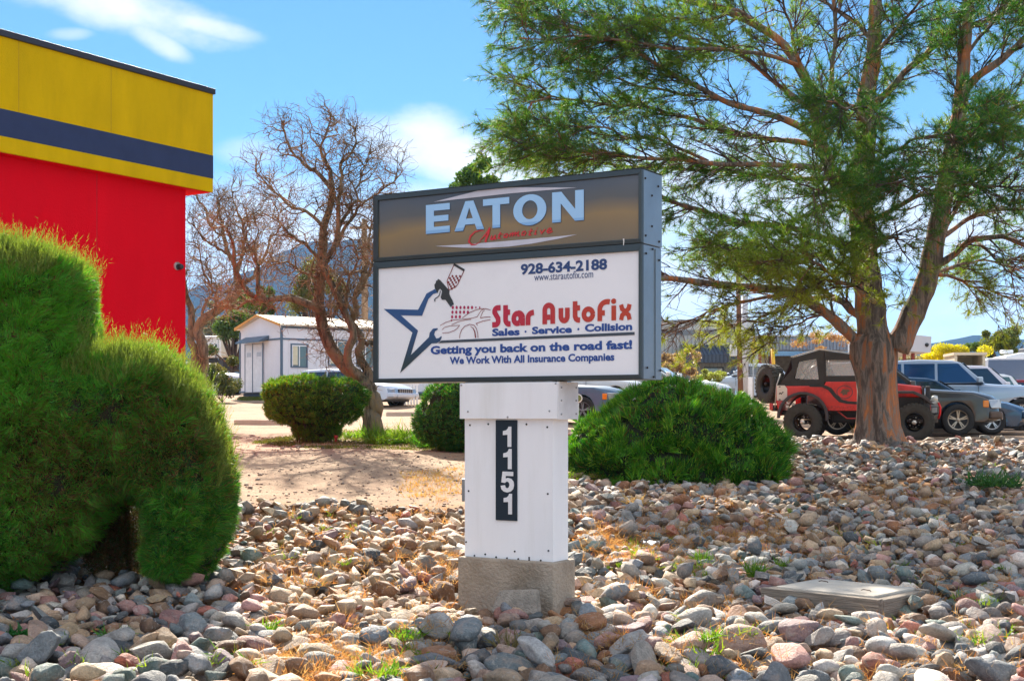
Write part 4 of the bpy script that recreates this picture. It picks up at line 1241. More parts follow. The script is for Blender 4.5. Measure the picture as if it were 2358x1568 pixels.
    def text(s, name, t0, t1, z0_, z1_, mat, parent, off, bold=.0, shear=0):
        cu = bpy.data.curves.new('t', 'FONT'); cu.body = s; cu.size = 1; cu.offset = bold; cu.shear = shear; cu.resolution_u = 3
        o = bpy.data.objects.new('t', cu); COL.objects.link(o)
        dg = bpy.context.evaluated_depsgraph_get(); me = bpy.data.meshes.new_from_object(o.evaluated_get(dg))
        bpy.data.objects.remove(o); bpy.data.curves.remove(cu)
        n = len(me.vertices); co = np.empty(n * 3, dtype=np.float32); me.vertices.foreach_get('co', co); co = co.reshape(-1, 3)
        a, b_ = co[:, 0].min(), co[:, 0].max(); c, d = co[:, 1].min(), co[:, 1].max()
        out = np.stack([t0 + (co[:, 0] - a) / (b_ - a) * (t1 - t0), np.full(n, off), z0_ + (co[:, 1] - c) / (d - c) * (z1_ - z0_)], -1)
        me.vertices.foreach_set('co', out.ravel().astype(np.float32)); me.materials.clear(); me.materials.append(mat); me.name = name; me.update()
        return link(name, me, parent)
    def words(s, name, t0, t1, z0_, z1_, mat, parent, off, bold=.0):
        # every word its own piece, spaced as one line
        def width(q):
            cu = bpy.data.curves.new('t', 'FONT'); cu.body = q; cu.size = 1; cu.offset = bold; o = bpy.data.objects.new('t', cu); COL.objects.link(o)
            me = bpy.data.meshes.new_from_object(o.evaluated_get(bpy.context.evaluated_depsgraph_get())); bpy.data.objects.remove(o)
            co = np.empty(len(me.vertices) * 3, dtype=np.float32); me.vertices.foreach_get('co', co); co = co.reshape(-1, 3)
            r_ = co[:, 0].min(), co[:, 0].max(), co[:, 1].min(), co[:, 1].max(); bpy.data.meshes.remove(me); return r_
        a, b_, c, d = width(s); k = (t1 - t0) / (b_ - a); kz = (z1_ - z0_) / (d - c); acc = ''
        for w_ in s.split(' '):
            e0 = width(acc + w_)[1]; ww = width(w_)
            x1_ = t0 + (e0 - a) * k; x0_ = x1_ - (ww[1] - ww[0]) * k
            text(w_, name, x0_, x1_, z0_ + (ww[2] - c) * kz, z0_ + (ww[3] - c) * kz, mat, parent, off, bold)
            acc += w_ + ' '
    FO = .0005   # just proud of the panel face (face at .004)
    def tq(conv, x0, x1, yb, yt, xref=None):
        t0 = conv(x0, yb)[0]; t1 = conv(x1, yb)[0]; zb = conv(xref if xref is not None else x0, yb)[1]; zt = conv(xref if xref is not None else x0, yt)[1]
        return t0, t1, zb, zt
    def strip(conv, pts, wpx, mat, parent, off, name='emblem_line', collect=None):
        """mitred ribbon through points; width in crop pixels"""
        a = conv(*pts[0]); b_ = conv(pts[0][0] + 10, pts[0][1]); k = abs(b_[0] - a[0]) / 10
        q = [Vector(conv(*p)) for p in pts]
        ws = wpx if isinstance(wpx, (list, tuple)) else [wpx] * len(q)
        Lp, Rp = [], []
        for i, p in enumerate(q):
            d0 = (q[i] - q[i - 1]).normalized() if i else (q[1] - q[0]).normalized()
            d1 = (q[i + 1] - q[i]).normalized() if i < len(q) - 1 else d0
            n0 = Vector((-d0.y, d0.x)); n1 = Vector((-d1.y, d1.x)); nn = (n0 + n1)
            nn = nn.normalized() if nn.length > 1e-6 else n0
            m_ = ws[i] * k * .5 / max(.45, nn.dot(n0))
            Lp.append(p + nn * m_); Rp.append(p - nn * m_)
        mb = collect if collect is not None else MB()
        V = [(p.x, off, p.y) for p in Lp] + [(p.x, off, p.y) for p in Rp]; n = len(q)
        mb.add(V, [(i, i + 1, n + i + 1, n + i) for i in range(n - 1)])
        if collect is None: return mb.build(name, mat, parent, fixn=False)
    def poly(conv, pts, mat, parent, off, name):
        mb = MB(); q = [conv(*p) for p in pts]
        mb.prism(q, lambda x, z: (x, off, z), lambda x, z: (x, off + .001, z)); return mb.build(name, mat, parent)
    text('928-634-2188', 'phone_number', *tq(q1, 1080, 1655, 786, 712), navy, lo, FO, .036)
    text('www.starautofix.com', 'web_address', *tq(q1, 1170, 1562, 825, 776), navy, lo, FO, .0)
    text('Sales', 'lettering', *tq(q1, 890, 1073, 1193, 1143), blue, lo, FO, .040)
    text('Service', 'lettering', *tq(q1, 1155, 1420, 1180, 1130, ), blue, lo, FO, .040)
    text('Collision', 'lettering', *tq(q1, 1507, 1822, 1164, 1112), blue, lo, FO, .040)
    for (x, y) in ((1112, 1162), (1464, 1146)):
        c = q1(x, y); MB().prism([(c[0] + .0085 * math.cos(a * .524), c[1] + .0085 * math.sin(a * .524)) for a in range(12)], lambda x, z: (x, FO, z), lambda x, z: (x, FO + .001, z)).build('dot', blue, lo)
    words('Getting you back on the road fast!', 'slogan_word', *tq(q1, 480, 1822, 1330, 1258), blue, lo, FO, .040)
    words('We Work With All Insurance Companies', 'slogan_word', *tq(q1, 607, 1703, 1394, 1330), blue, lo, FO, .034)
    poly(q1, [(553, 1221), (1838, 1164), (1838, 1184), (530, 1239)], slate, lo, FO, 'divider_line')
    # shop name in rounded display letters, built of ribbons
    W_ = 31
    def arc(cx, cy, rx, ry, a0, a1, n=9): return [(cx + rx * math.cos(R(a0 + (a1 - a0) * i / n)), cy - ry * math.sin(R(a0 + (a1 - a0) * i / n))) for i in range(n + 1)]
    glyphs = []
    def base(x): return 1133 + (x - 890) * (1081 - 1133) / (1820 - 890)          # baseline slants with the perspective of the crop
    def G(x0, x1, strokes, w=W_):
        for st in strokes:
            glyphs.append(([(x0 + u * (x1 - x0), base(x0 + u * (x1 - x0)) - v * 142) for (u, v) in st], w))
    def A(cx, cy, rx, ry, a0, a1, n=9): return [(cx + rx * math.cos(R(a0 + (a1 - a0) * i / n)), cy + ry * math.sin(R(a0 + (a1 - a0) * i / n))) for i in range(n + 1)]
    G(890, 946, [[(1, .89)] + A(.62, .72, .34, .17, 90, 190) + [(.55, .50), (.70, .40)] + A(.38, .28, .34, .17, 20, -90) + [(0, .11)]])
    G(962, 1012, [[(.34, 1.0), (.34, .42)] + A(.80, .34, .46, .23, 180, 262, 5) + [(1, .11)], [(.34, .66), (.95, .66)]])
    G(1020, 1105, [A(.44, .345, .28, .235, -60, 300, 20), [(.86, .36), (.86, 0)], A(.5, .36, .36, .24, 90, 0, 6)])
    G(1115, 1168, [[(.26, 0), (.26, .33)] + A(1.0, .36, .74, .23, 180, 90, 6)])
    G(1225, 1308, [[(.18, 0), (.18, .62)] + A(.5, .66, .32, .22, 180, 0, 10) + [(.82, .62), (.82, 0)], [(.18, .32), (.62, .32)]])
    G(1333, 1405, [[(.2, .72), (.2, .36)] + A(.5, .33, .30, .21, 180, 360, 10) + [(.8, .36), (.8, .72)]])
    G(1425, 1475, [[(.34, 1.0), (.34, .42)] + A(.80, .34, .46, .23, 180, 262, 5) + [(1, .11)], [(.34, .68), (1.0, .68)]])
    G(1485, 1575, [A(.5, .355, .33, .245, 0, 360, 24)])
    G(1592, 1672, [[(.18, 0), (.18, .52)] + A(.80, .56, .62, .34, 180, 70, 8), [(.18, .38), (.60, .38)]])
    G(1682, 1716, [[(.5, 0), (.5, .70)]]); G(1682, 1716, [A(.5, .90, .26, .062, 0, 360, 12)], 17)
    G(1735, 1818, [[(.16, .72), (.24, .52), (.5, .37), (.76, .52), (.84, .72)], [(.16, 0), (.24, .22), (.5, .35), (.76, .22), (.84, 0)]], 28)
    mb = MB()
    for i, (g, w) in enumerate(glyphs):
        strip(q1, g, w, red, lo, FO - .0003 * (i % 3), collect=mb)
    mb.build('shop_name', red, lo, fixn=False)
    # ---- star, spray gun, cup, spray and car drawing
    star_m = grad_mat('emblem_blue', (.022, .040, .045), (.022, .095, .24), 2, 1.98, 2.28)
    star = [(168, 785), (553, 793), (648, 612), (740, 562), (772, 602), (722, 617), (668, 674), (597, 861), (360, 856), (552, 1026), (470, 1303), (675, 1100), (683, 1050), (720, 1005), (770, 998), (775, 1012), (742, 1035), (733, 1070), (755, 1115), (785, 1110), (812, 1088), (818, 1100), (800, 1145), (760, 1168), (705, 1170), (352, 1500), (490, 1048)]
    star_m2 = grad_mat('emblem_star', (.020, .045, .050), (.020, .085, .24), 2, 1.90, 2.22)
    poly(q3, star, star_m2, lo, FO, 'star_emblem')
    gun = [(742, 556), (735, 515), (752, 490), (755, 468), (770, 466), (775, 448), (800, 461), (905, 580), (902, 612), (912, 640), (940, 690), (955, 735), (938, 740), (920, 765), (893, 728), (860, 682), (820, 682), (806, 655), (815, 620), (822, 585), (800, 558), (782, 575), (772, 610)]
    poly(q3, gun, grad_mat('emblem_gun', (.020, .085, .22), (.030, .036, .036), 2, 2.28, 2.36), lo, FO - .0005, 'spray_gun_emblem')
    strip(q3, [(803, 580), (800, 605), (790, 635), (770, 655), (748, 668), (738, 682), (745, 702)], 10, slate, lo, FO - .0008, 'trigger_line')
    redl = pm('emblem_red', (.23, .018, .02), .35); blk = pm('emblem_black', (.03, .03, .03), .35); mag = pm('emblem_magenta', (.42, .006, .085), .35)
    strip(q3, [(958, 284), (878, 468), (897, 573), (970, 540), (995, 512), (1070, 352)], 8, redl, lo, FO, 'cup_outline')
    strip(q3, [(952, 284), (1072, 354)], 22, blk, lo, FO - .0004, 'cup_lid')
    mb = MB()
    for r_ in range(7):
        for c_ in range(4):
            x = 938 + c_ * 42 - r_ * 8 + (r_ % 2) * -20; y = 418 + r_ * 23
            if r_ >= 5 and (x < 890 or x > 990) or x > 1035 - (r_ * 12) or x < 892 - 2 * (6 - r_) + 8: continue
            c = q3(x, y); s_ = .0085
            mb.prism([(c[0] + s_ * math.cos(a), c[1] + s_ * 1.15 * math.sin(a)) for a in np.arange(0, 6.28, .785)], lambda x, z: (x, FO, z), lambda x, z: (x, FO + .001, z))
    o = mb.build('paint_dots', redl, lo); 
    mb = MB()
    for row, (y, x0, cnt) in enumerate([(768, 942, 8), (820, 938, 5), (872, 934, 3), (912, 928, 1)]):
        for c_ in range(cnt):
            c = q3(x0 + c_ * 43, y); s_ = .0115 if not (row == 0 and c_ > 5) else .007
            if row == 3: s_ = .007
            mb.prism([(c[0] + s_ * .9 * math.cos(a), c[1] + s_ * 1.15 * math.sin(a)) for a in np.arange(0, 6.28, .6283)], lambda x, z: (x, FO, z), lambda x, z: (x, FO + .001, z))
    mb.build('spray_dots', mag, lo)
    lines = [([(800, 970), (860, 935), (940, 910), (1050, 900), (1150, 888), (1215, 872), (1240, 830), (1262, 800), (1290, 785)], 5),
             ([(1050, 885), (1085, 858), (1130, 825), (1200, 795), (1260, 781), (1320, 783), (1365, 797)], 6),
             ([(1250, 887), (1275, 820), (1300, 797)], 5), ([(1250, 887), (1300, 876), (1365, 873)], 6),
             ([(1200, 948), (1280, 920), (1365, 903)], 6), ([(1205, 948), (1212, 958), (1220, 970)], 5),
             ([(820, 1018), (850, 990), (910, 973), (1018, 968), (995, 1000), (960, 1025), (900, 1048), (825, 1055)], 5),
             ([(1018, 1112), (1022, 1070), (1040, 1020), (1075, 978), (1130, 957), (1180, 965), (1208, 1005), (1222, 1060), (1225, 1108)], 6),
             ([(1140, 978), (1170, 1000), (1188, 1040), (1198, 1108)], [3, 8, 12, 14]), ([(930, 960), (1010, 925), (1080, 908), (1150, 900)], 5)]
    mb = MB()
    for i, (g, w) in enumerate(lines): strip(q3, g, w, redl, lo, FO - .0003 * (i % 4), collect=mb)
    mb.build('car_outline', redl, lo, fixn=False)
    # ---- upper panel lettering
    sw = pm('swoosh_silver', (.58, .58, .66), .3)
    poly(q1, [(500, 300), (700, 250), (830, 216), (930, 205), (1100, 203), (1250, 204), (1455, 205), (1250, 222), (1000, 244), (750, 272)], sw, up, FO, 'swoosh')
    poly(q1, [(510, 594), (700, 583), (900, 567), (1100, 550), (1300, 532), (1455, 516), (1330, 545), (1150, 578), (1000, 597), (870, 605), (700, 604)], sw, up, FO, 'swoosh')
    let = grad_mat('letter_light_blue', (.24, .48, .80), (.36, .62, .92), 2, 2.94, 2.95, rough=.3)
    edge = pm('letter_edge', (.05, .08, .13), .4)
    def letter(x0, x1, polys, w=0):
        # x in crop pixels; v in 0..1 between the slanting baseline and cap line
        def at(u, v):
            x = x0 + u * (x1 - x0)
            yb = 513 + (x - 455) * (420 - 513) / (1497 - 455); yt = 322 + (x - 450) * (218 - 322) / (1497 - 450)
            return (x, yb + (yt - yb) * v)
        for p in polys:
            q = [q1(*at(*s)) for s in p]
            cx = sum(s[0] for s in q) / len(q); cz = sum(s[1] for s in q) / len(q)
            mb = MB(); mb.prism(q, lambda x, z: (x, -.0015, z), lambda x, z: (x, FO + .001, z)); o = mb.build('letter', let, up)
            MB().prism([(s[0] + .004, s[1] - .005) for s in q], lambda x, z: (x, FO + .0008, z), lambda x, z: (x, FO + .0016, z)).build('letter_edge', edge, up)
    letter(450, 608, [[(0, 0), (1, 0), (1, .22), (.33, .22), (.33, .40), (.94, .40), (.94, .60), (.33, .60), (.33, .78), (1, .78), (1, 1), (0, 1)]])
    # A and O with their holes kept open as two joined halves
    letter(640, 836, [[(0, 0), (.29, 0), (.36, .20), (.69, .20), (.76, 0), (1, 0), (.64, 1), (.385, 1), (.385, .40), (.50, .78), (.62, .40), (.385, .398), (.383, 1), (.37, 1)]])
    letter(830, 1004, [[(.36, 0), (.65, 0), (.65, .78), (1, .78), (1, 1), (0, 1), (0, .78), (.36, .78)]])
    outer = [(.5 + .5 * math.cos(R(a)), .5 + .52 * math.sin(R(a))) for a in range(90, 451, 12)]
    inner = [(.5 + .235 * math.cos(R(a)), .5 + .315 * math.sin(R(a))) for a in range(450, 89, -12)]
    letter(1031, 1251, [outer + [(p[0] + (.002 if i == 0 else 0), p[1]) for i, p in enumerate(inner)]])
    letter(1290, 1500, [[(0, 0), (.27, 0), (.27, .62), (.72, 0), (1, 0), (1, 1), (.73, 1), (.73, .38), (.29, 1), (0, 1)]])
    scr_m = pm('script_red', (.62, .02, .03), .35)
    def slant(pts): return pts
    def qa(x, y): return face_tz(1150 + x / 3.93, 530 + y / 3.93)
    sc = [([(1000, 700), (950, 735), (905, 735), (880, 700), (895, 640), (940, 590), (1000, 572), (1030, 580)], [4, 9, 16, 18, 17, 13, 9, 4]),
          ([(990, 690), (1025, 650), (1060, 600), (1092, 540)], [6, 10, 14, 12]), ([(1092, 540), (1080, 600), (1062, 650), (1048, 700), (1062, 705)], [10, 22, 24, 18, 6]),
          ([(1040, 640), (1078, 632)], 8),
          ([(1112, 632), (1100, 672), (1118, 680), (1140, 640)], 15), ([(1148, 625), (1138, 672), (1158, 672)], 14),
          ([(1200, 595), (1178, 662), (1200, 668)], 15), ([(1172, 625), (1222, 618)], 8),
          ([(1270, 612), (1238, 625), (1235, 655), (1262, 655), (1275, 628), (1262, 610)], 13),
          ([(1305, 605), (1290, 652)], 14), ([(1295, 630), (1325, 602), (1318, 650)], 13), ([(1322, 630), (1352, 598), (1346, 645)], 13), ([(1348, 628), (1380, 595), (1374, 640), (1392, 640)], 13),
          ([(1448, 585), (1420, 600), (1415, 632), (1442, 632), (1455, 605), (1444, 586)], 13),
          ([(1512, 560), (1488, 630), (1510, 632)], 14), ([(1480, 592), (1532, 584)], 8),
          ([(1560, 578), (1545, 622), (1562, 624)], 13), ([(1566, 552), (1572, 556)], 12),
          ([(1602, 574), (1612, 616), (1650, 566)], 12),
          ([(1672, 590), (1712, 575), (1708, 556), (1685, 562), (1668, 592), (1682, 612), (1725, 592)], 12)]
    # the written word spans wider than the points above: stretch to the photograph's extent
    sc = [([(880 + (x - 880) * 1.14, y + (x - 880) * -.012) for (x, y) in p], w) for (p, w) in sc]
    mb = MB()
    for i, (g, w) in enumerate(sc): strip(qa, g, w, scr_m, up, -.0022 - .0002 * (i % 4), collect=mb)
    mb.build('script_lettering', scr_m, up, fixn=False)
    # bird streak on the divider
    wm = pm('white_streak', (.75, .75, .72), .6)
    strip(q1, [(1772, 546), (1774, 565), (1772, 590)], [10, 7, 5], wm, root, -.018, 'white_streak')
build_sign()

# slab of stone that leans against the footing
def leaning_block():
    g = gtop(0.02, 10.1)
    m = MB()
    a = [(-.19, -.06, 0), (.19, -.06, 0), (.19, .06, 0), (-.19, .06, 0), (-.16, .02, .16), (.16, .01, .19), (.155, .09, .18), (-.155, .10, .155)]
    m.hexa(a)
    o = m.build('stone_block', pm('block_stone', (.30, .26, .215), .9, var=.3, scale=14, bump=1, bscale=70, dirt=(.45, .40, .34), dirt_amt=.6), None, (.03, 10.02, g + .0), (0, 0, R(-24)), bevel=.022, seg=3)
    tag(o, 'squared grey stone block leaning against the front of the sign footing', 'stone block')
leaning_block()

# ------------------------------------------------------------------ concrete lid in a timber frame
def lid():
    gp = ground_at(1945, 1350)
    c = LID[:2]; g = -.055
    root = empty('utility_box_lid', (c[0], c[1], g), LID[2], 'square concrete utility lid in a weathered grey timber frame among the rocks', 'lid')
    wood = pm('grey_timber', (.24, .20, .16), .9, var=.6, scale=9, bump=1.0, bscale=30, stretch=(.25, 5, 5), dirt=(.42, .39, .34), dirt_amt=.6)
    woody = pm('grey_timber_end', (.24, .20, .16), .9, var=.35, scale=9, bump=1.0, bscale=30, stretch=(5, .25, 5), dirt=(.42, .39, .34), dirt_amt=.6)
    conc = pm('lid_concrete', (.46, .42, .36), .9, var=.15, scale=7, bump=.5, bscale=60, dirt=(.26, .22, .17), dirt_amt=.65)
    hx, hy, h = LID[3], LID[4], .17
    MB().box(-hx, hx, -hy, -hy + .075, -.15, h).build('timber', wood, root, bevel=.008)
    MB().box(-hx, hx, hy - .075, hy, -.15, h - .004).build('timber', wood, root, bevel=.008)
    MB().box(hx - .085, hx, -hy + .078, hy - .078, -.15, h - .01).build('timber', woody, root, bevel=.008)
    MB().box(-hx, -hx + .085, -hy + .078, hy - .078, -.15, h - .006).build('timber', woody, root, bevel=.008)
    MB().box(-hx + .088, hx - .088, -hy + .078, hy - .078, -.05, h + .012).build('slab', conc, root, bevel=.012)
    hk = pm('rusty_hook', (.08, .035, .02), .8, .4)
    for (x, y) in ((-.28, .16), (.24, -.10)):
        MB().tube([(x - .05, y, h + .012), (x - .03, y + .01, h + .019), (x + .03, y, h + .017), (x + .045, y - .015, h + .012)], .0035, 6).build('hook', hk, root)
lid()

# ------------------------------------------------------------------ red and yellow building on the left
def red_building():
    C = Vector((-4.62, 20.8, 0)); ang = math.atan2(.844, .536)
    root = empty('painted_building', (C.x, C.y, 0), ang, 'flat roofed building painted red with a yellow fascia and navy stripe', 'building')
    # local x runs along the wall away from the camera (0 at the far corner, negative nearer), local y is inwards (left)
    red = pm('red_stucco', (.80, .003, .016), .85, var=.07, scale=1.2, bump=.55, bscale=70, spec=.08, dirt=(.62, .006, .02), dirt_amt=.4, stretch=(1.5, 1.5, .5))
    yel = pm('yellow_stucco', (.70, .46, .002), .85, var=.12, scale=1.5, bump=.55, bscale=70, spec=.08, dirt=(.50, .33, .006), dirt_amt=.6, stretch=(1.6, 1.6, .5))
    nav = pm('navy_stucco', (.030, .048, .12), .75, var=.14, scale=3, bump=.3, bscale=90, spec=.3)
    cap = pm('navy_cap', (.030, .034, .05), .5, .2, var=.1)
    T = 17.0; DEP = 11
    zt = EYE + 745 / FPX * 20.8
    zy = lambda y: EYE + (HY - y) / FPX * 20.8
    zs = [zy(443), zy(412), zy(359), zy(218), zy(205)]       # soffit, stripe bottom, stripe top, cap bottom, cap top
    # the wall stands back from the fascia
    MB().box(-T, -.40, .18, DEP, .1, zs[0] + .05).build('wall', red, root)
    MB().box(-T, 0.0, 0.0, DEP, zs[0], zs[1]).build('fascia_band', yel, root)
    MB().box(-T, 0.002, -.003, DEP, zs[1], zs[2]).build('fascia_stripe', nav, root)
    MB().box(-T, 0.0, 0.0, DEP, zs[2], zs[3]).build('fascia_band', yel, root)
    MB().box(-T, 0.03, -.03, DEP, zs[3], zs[4]).build('roof_cap', cap, root, bevel=.008)
    MB().box(-T + .1, -.03, .03, DEP - .1, zs[0] - .012, zs[0] - .002).build('soffit', red, root)
    # joints between the stucco panels
    jm = pm('yellow_joint', (.50, .30, .004), .8)
    for x in (-2.0, -3.55):
        MB().box(x - .006, x + .006, -.0015, .01, zs[2] + .002, zs[3] - .002).build('panel_joint', jm, root)
    jr = pm('red_joint', (.55, .003, .01), .8)
    for x in (-2.1, -4.0):
        MB().box(x - .006, x + .006, .177, .19, .3, zs[0] - .01).build('panel_joint', jr, root)
    MB().box(-9, -.4, .176, .19, 1.95, 1.96).build('panel_joint', jr, root)
    # small camera on the wall
    blk = pm('camera_black', (.02, .02, .025), .3); wh = pm('camera_white', (.7, .7, .7), .4)
    # wall point seen at pixel (410, 615)
    u = Vector((.536, .844)); n = Vector((-.844, .536)); base = Vector((C.x, C.y)) + n * .18
    k = (410 - CX) / FPX
    t = (k * base.y - base.x) / (u.x - k * u.y); d = base.y + u.y * t; z = EYE + (HY - 615) / FPX * d
    cm = MB().lathe([(0, -.075), (.028, -.07), (.042, -.045), (.045, -.02), (.045, .03)], 16, 'y', (t, .155, z)).build('security_camera', blk, root)
    MB().lathe([(.062, .0), (.062, .03), (0, .03)], 16, 'y', (t - .03, .148, z + .01)).build('mount', wh, cm)
red_building()

# ------------------------------------------------------------------ white office trailer
def office_trailer():
    d = 56.0
    c = P(775, 912, d); g = gz(c.x, c.y)
    # ridge runs to the right; gable end with the door faces left-front
    corner = P(648, 905, 54.5)
    gl = P(553, 905, 57.5)
    v = Vector((gl.x - corner.x, gl.y - corner.y, 0)); wid = v.length; v.normalize()
    u = Vector((-v.y, v.x, 0));
    if u.x < 0: u = -u
    # long wall direction towards the right
    ang = math.atan2(u.y, u.x)
    z0 = EYE + (HY - 903) / FPX * 55; ze = EYE + (HY - 750) / FPX * 55; zr = EYE + (HY - 729) / FPX * 55.5
    root = empty('office_trailer', (corner.x, corner.y, z0), ang, 'white office trailer with blue trim, gable porch door and white framed windows', 'trailer')
    # local: x along long wall, y along gable (away from camera)
    Ln = 10.0; H = ze - z0; HR = zr - z0
    sid = pm('white_siding', (.70, .71, .76), .6, var=.03, scale=3, dirt=(.55, .56, .6), dirt_amt=.25)
    trim = pm('blue_grey_trim', (.075, .125, .185), .5)
    mb = MB(); mb.prism([(0, 0), (wid, 0), (wid, H), (wid / 2, HR), (0, H)], lambda y, z: (0, y, z), lambda y, z: (Ln, y, z)); mb.build('wall', sid, root)
    rf = pm('pale_roof', (.62, .54, .42), .7, var=.1)
    edg = pm('orange_roof_edge', (.62, .30, .07), .7)
    o = .15
    for (ya, yb) in ((-.18, wid / 2), (wid + .18, wid / 2)):
        za = H - .04; m = MB()
        m.hexa([(-o, ya, za), (Ln + o, ya, za), (Ln + o, yb, HR + .02), (-o, yb, HR + .02), (-o, ya, za + .08), (Ln + o, ya, za + .08), (Ln + o, yb, HR + .10), (-o, yb, HR + .10)])
        r_ = m.build('roof', rf, root)
        m = MB(); m.hexa([(-o - .05, ya, za - .02), (-o - .003, ya, za - .02), (-o - .003, yb, HR + .04), (-o - .05, yb, HR + .04), (-o - .05, ya, za + .10), (-o - .003, ya, za + .10), (-o - .003, yb, HR + .12), (-o - .05, yb, HR + .12)])
        m.build('roof_edge', edg, root)
        n_rib = 18
        for i in range(n_rib):
            x = i * Ln / n_rib; m = MB()
            m.hexa([(x, ya, za + .081), (x + .03, ya, za + .081), (x + .03, yb, HR + .101), (x, yb, HR + .101), (x, ya, za + .11), (x + .03, ya, za + .11), (x + .03, yb, HR + .125), (x, yb, HR + .125)])
            m.build('roof_seam', rf, root)
    tr = lambda x0, x1, y0, y1, z_0, z_1: MB().box(x0, x1, y0, y1, z_0, z_1).build('trim', trim, root)
    zb = H * .80
    tr(-.02, Ln, -.03, -.004, H - .12, H - .03); tr(-.02, Ln, -.025, -.003, zb - .05, zb + .02); tr(-.03, -.003, .0, wid, zb - .05, zb + .02)
    tr(-.035, .05, -.035, .05, 0, H - .13); tr(-.035, -.003, wid - .06, wid + .02, 0, H - .13); tr(-.02, Ln, -.02, -.003, 0, .07); tr(-.025, -.003, .05, wid, 0, .07)
    # lapped boards of the walls
    nb = 22
    for i in range(nb):
        x = .3 + i * (Ln - .4) / nb
        MB().box(x, x + .012, -.008, -.001, .08, zb - .06).build('siding_batten', pm('siding_groove', (.56, .57, .62), .7), root)
    # door on the gable with a small canopy
    dw = pm('door_white', (.66, .68, .72), .5)
    y0, y1 = wid * .42, wid * .84
    dr = MB().box(-.05, -.004, y0, y1, .02, 2.02).build('door', dw, root, bevel=.01)
    for yy in (y0 - .04, y1, (y0 + y1) / 2 - .02 + .1): MB().box(-.065, -.051, yy, yy + .05, .02, 2.06).build('frame', trim, dr)
    for k_, yy in enumerate((y0 + .12, (y0 + y1) / 2 + .25)):
        MB().box(-.056, -.0505, yy, yy + .40, 1.50, 1.68).build('pane', pm('door_light', (.42, .45, .5), .3), dr)
    m = MB(); m.hexa([(-.45, y0 - .5, 2.05), (-.003, y0 - .5, 2.2), (-.003, y1 + .12, 2.2), (-.45, y1 + .12, 2.05), (-.45, y0 - .5, 2.12), (-.003, y0 - .5, 2.34), (-.003, y1 + .12, 2.34), (-.45, y1 + .12, 2.12)]); m.build('canopy', trim, root)
    gl_ = glass_mat('window_glass', (.10, .14, .15), .05, .9); wf = pm('window_white', (.75, .76, .78), .5)
    for x, w_, h0, h1 in ((.47, .66, 1.06, 1.92), (2.2, .75, 1.15, 2.15), (3.55, .75, 1.15, 2.15), (5.6, .75, 1.1, 2.1)):
        pass
        win = MB().box(x, x + w_, -.012, -.002, h0, h1).build('window', gl_, root)
        fr = MB().box(x - .06, x + w_ + .06, -.035, -.003, h1, h1 + .06).box(x - .06, x + w_ + .06, -.035, -.003, h0 - .06, h0).box(x - .06, x, -.034, -.003, h0 + .001, h1 - .001).box(x + w_, x + w_ + .06, -.034, -.003, h0 + .001, h1 - .001)
        fr.build('frame', trim, win)
        MB().box(x + w_ * .48, x + w_ * .54, -.03, -.013, h0, h1).box(x + .001, x + w_ - .001, -.029, -.013, h1 - .05, h1).box(x + .001, x + .04, -.028, -.013, h0, h1 - .051).build('sash', wf, win)
        MB().box(x + .04, x + w_ * .40, -.0125, -.0121, h0 + .05, h1 - .06).build('curtain', pm('curtain_cream', (.62, .58, .42), .8), win)
    # skirting and posts
    MB().box(.1, Ln - .2, .1, wid - .1, g - z0 - .3, -.005).build('skirting', pm('trailer_skirt', (.05, .07, .10), .8), root)
    MB().box(-.02, .0, 1.2, 1.25, g - z0 - .2, 0).build('support_post', pm('pale_post', (.6, .6, .6), .6), root)
office_trailer()

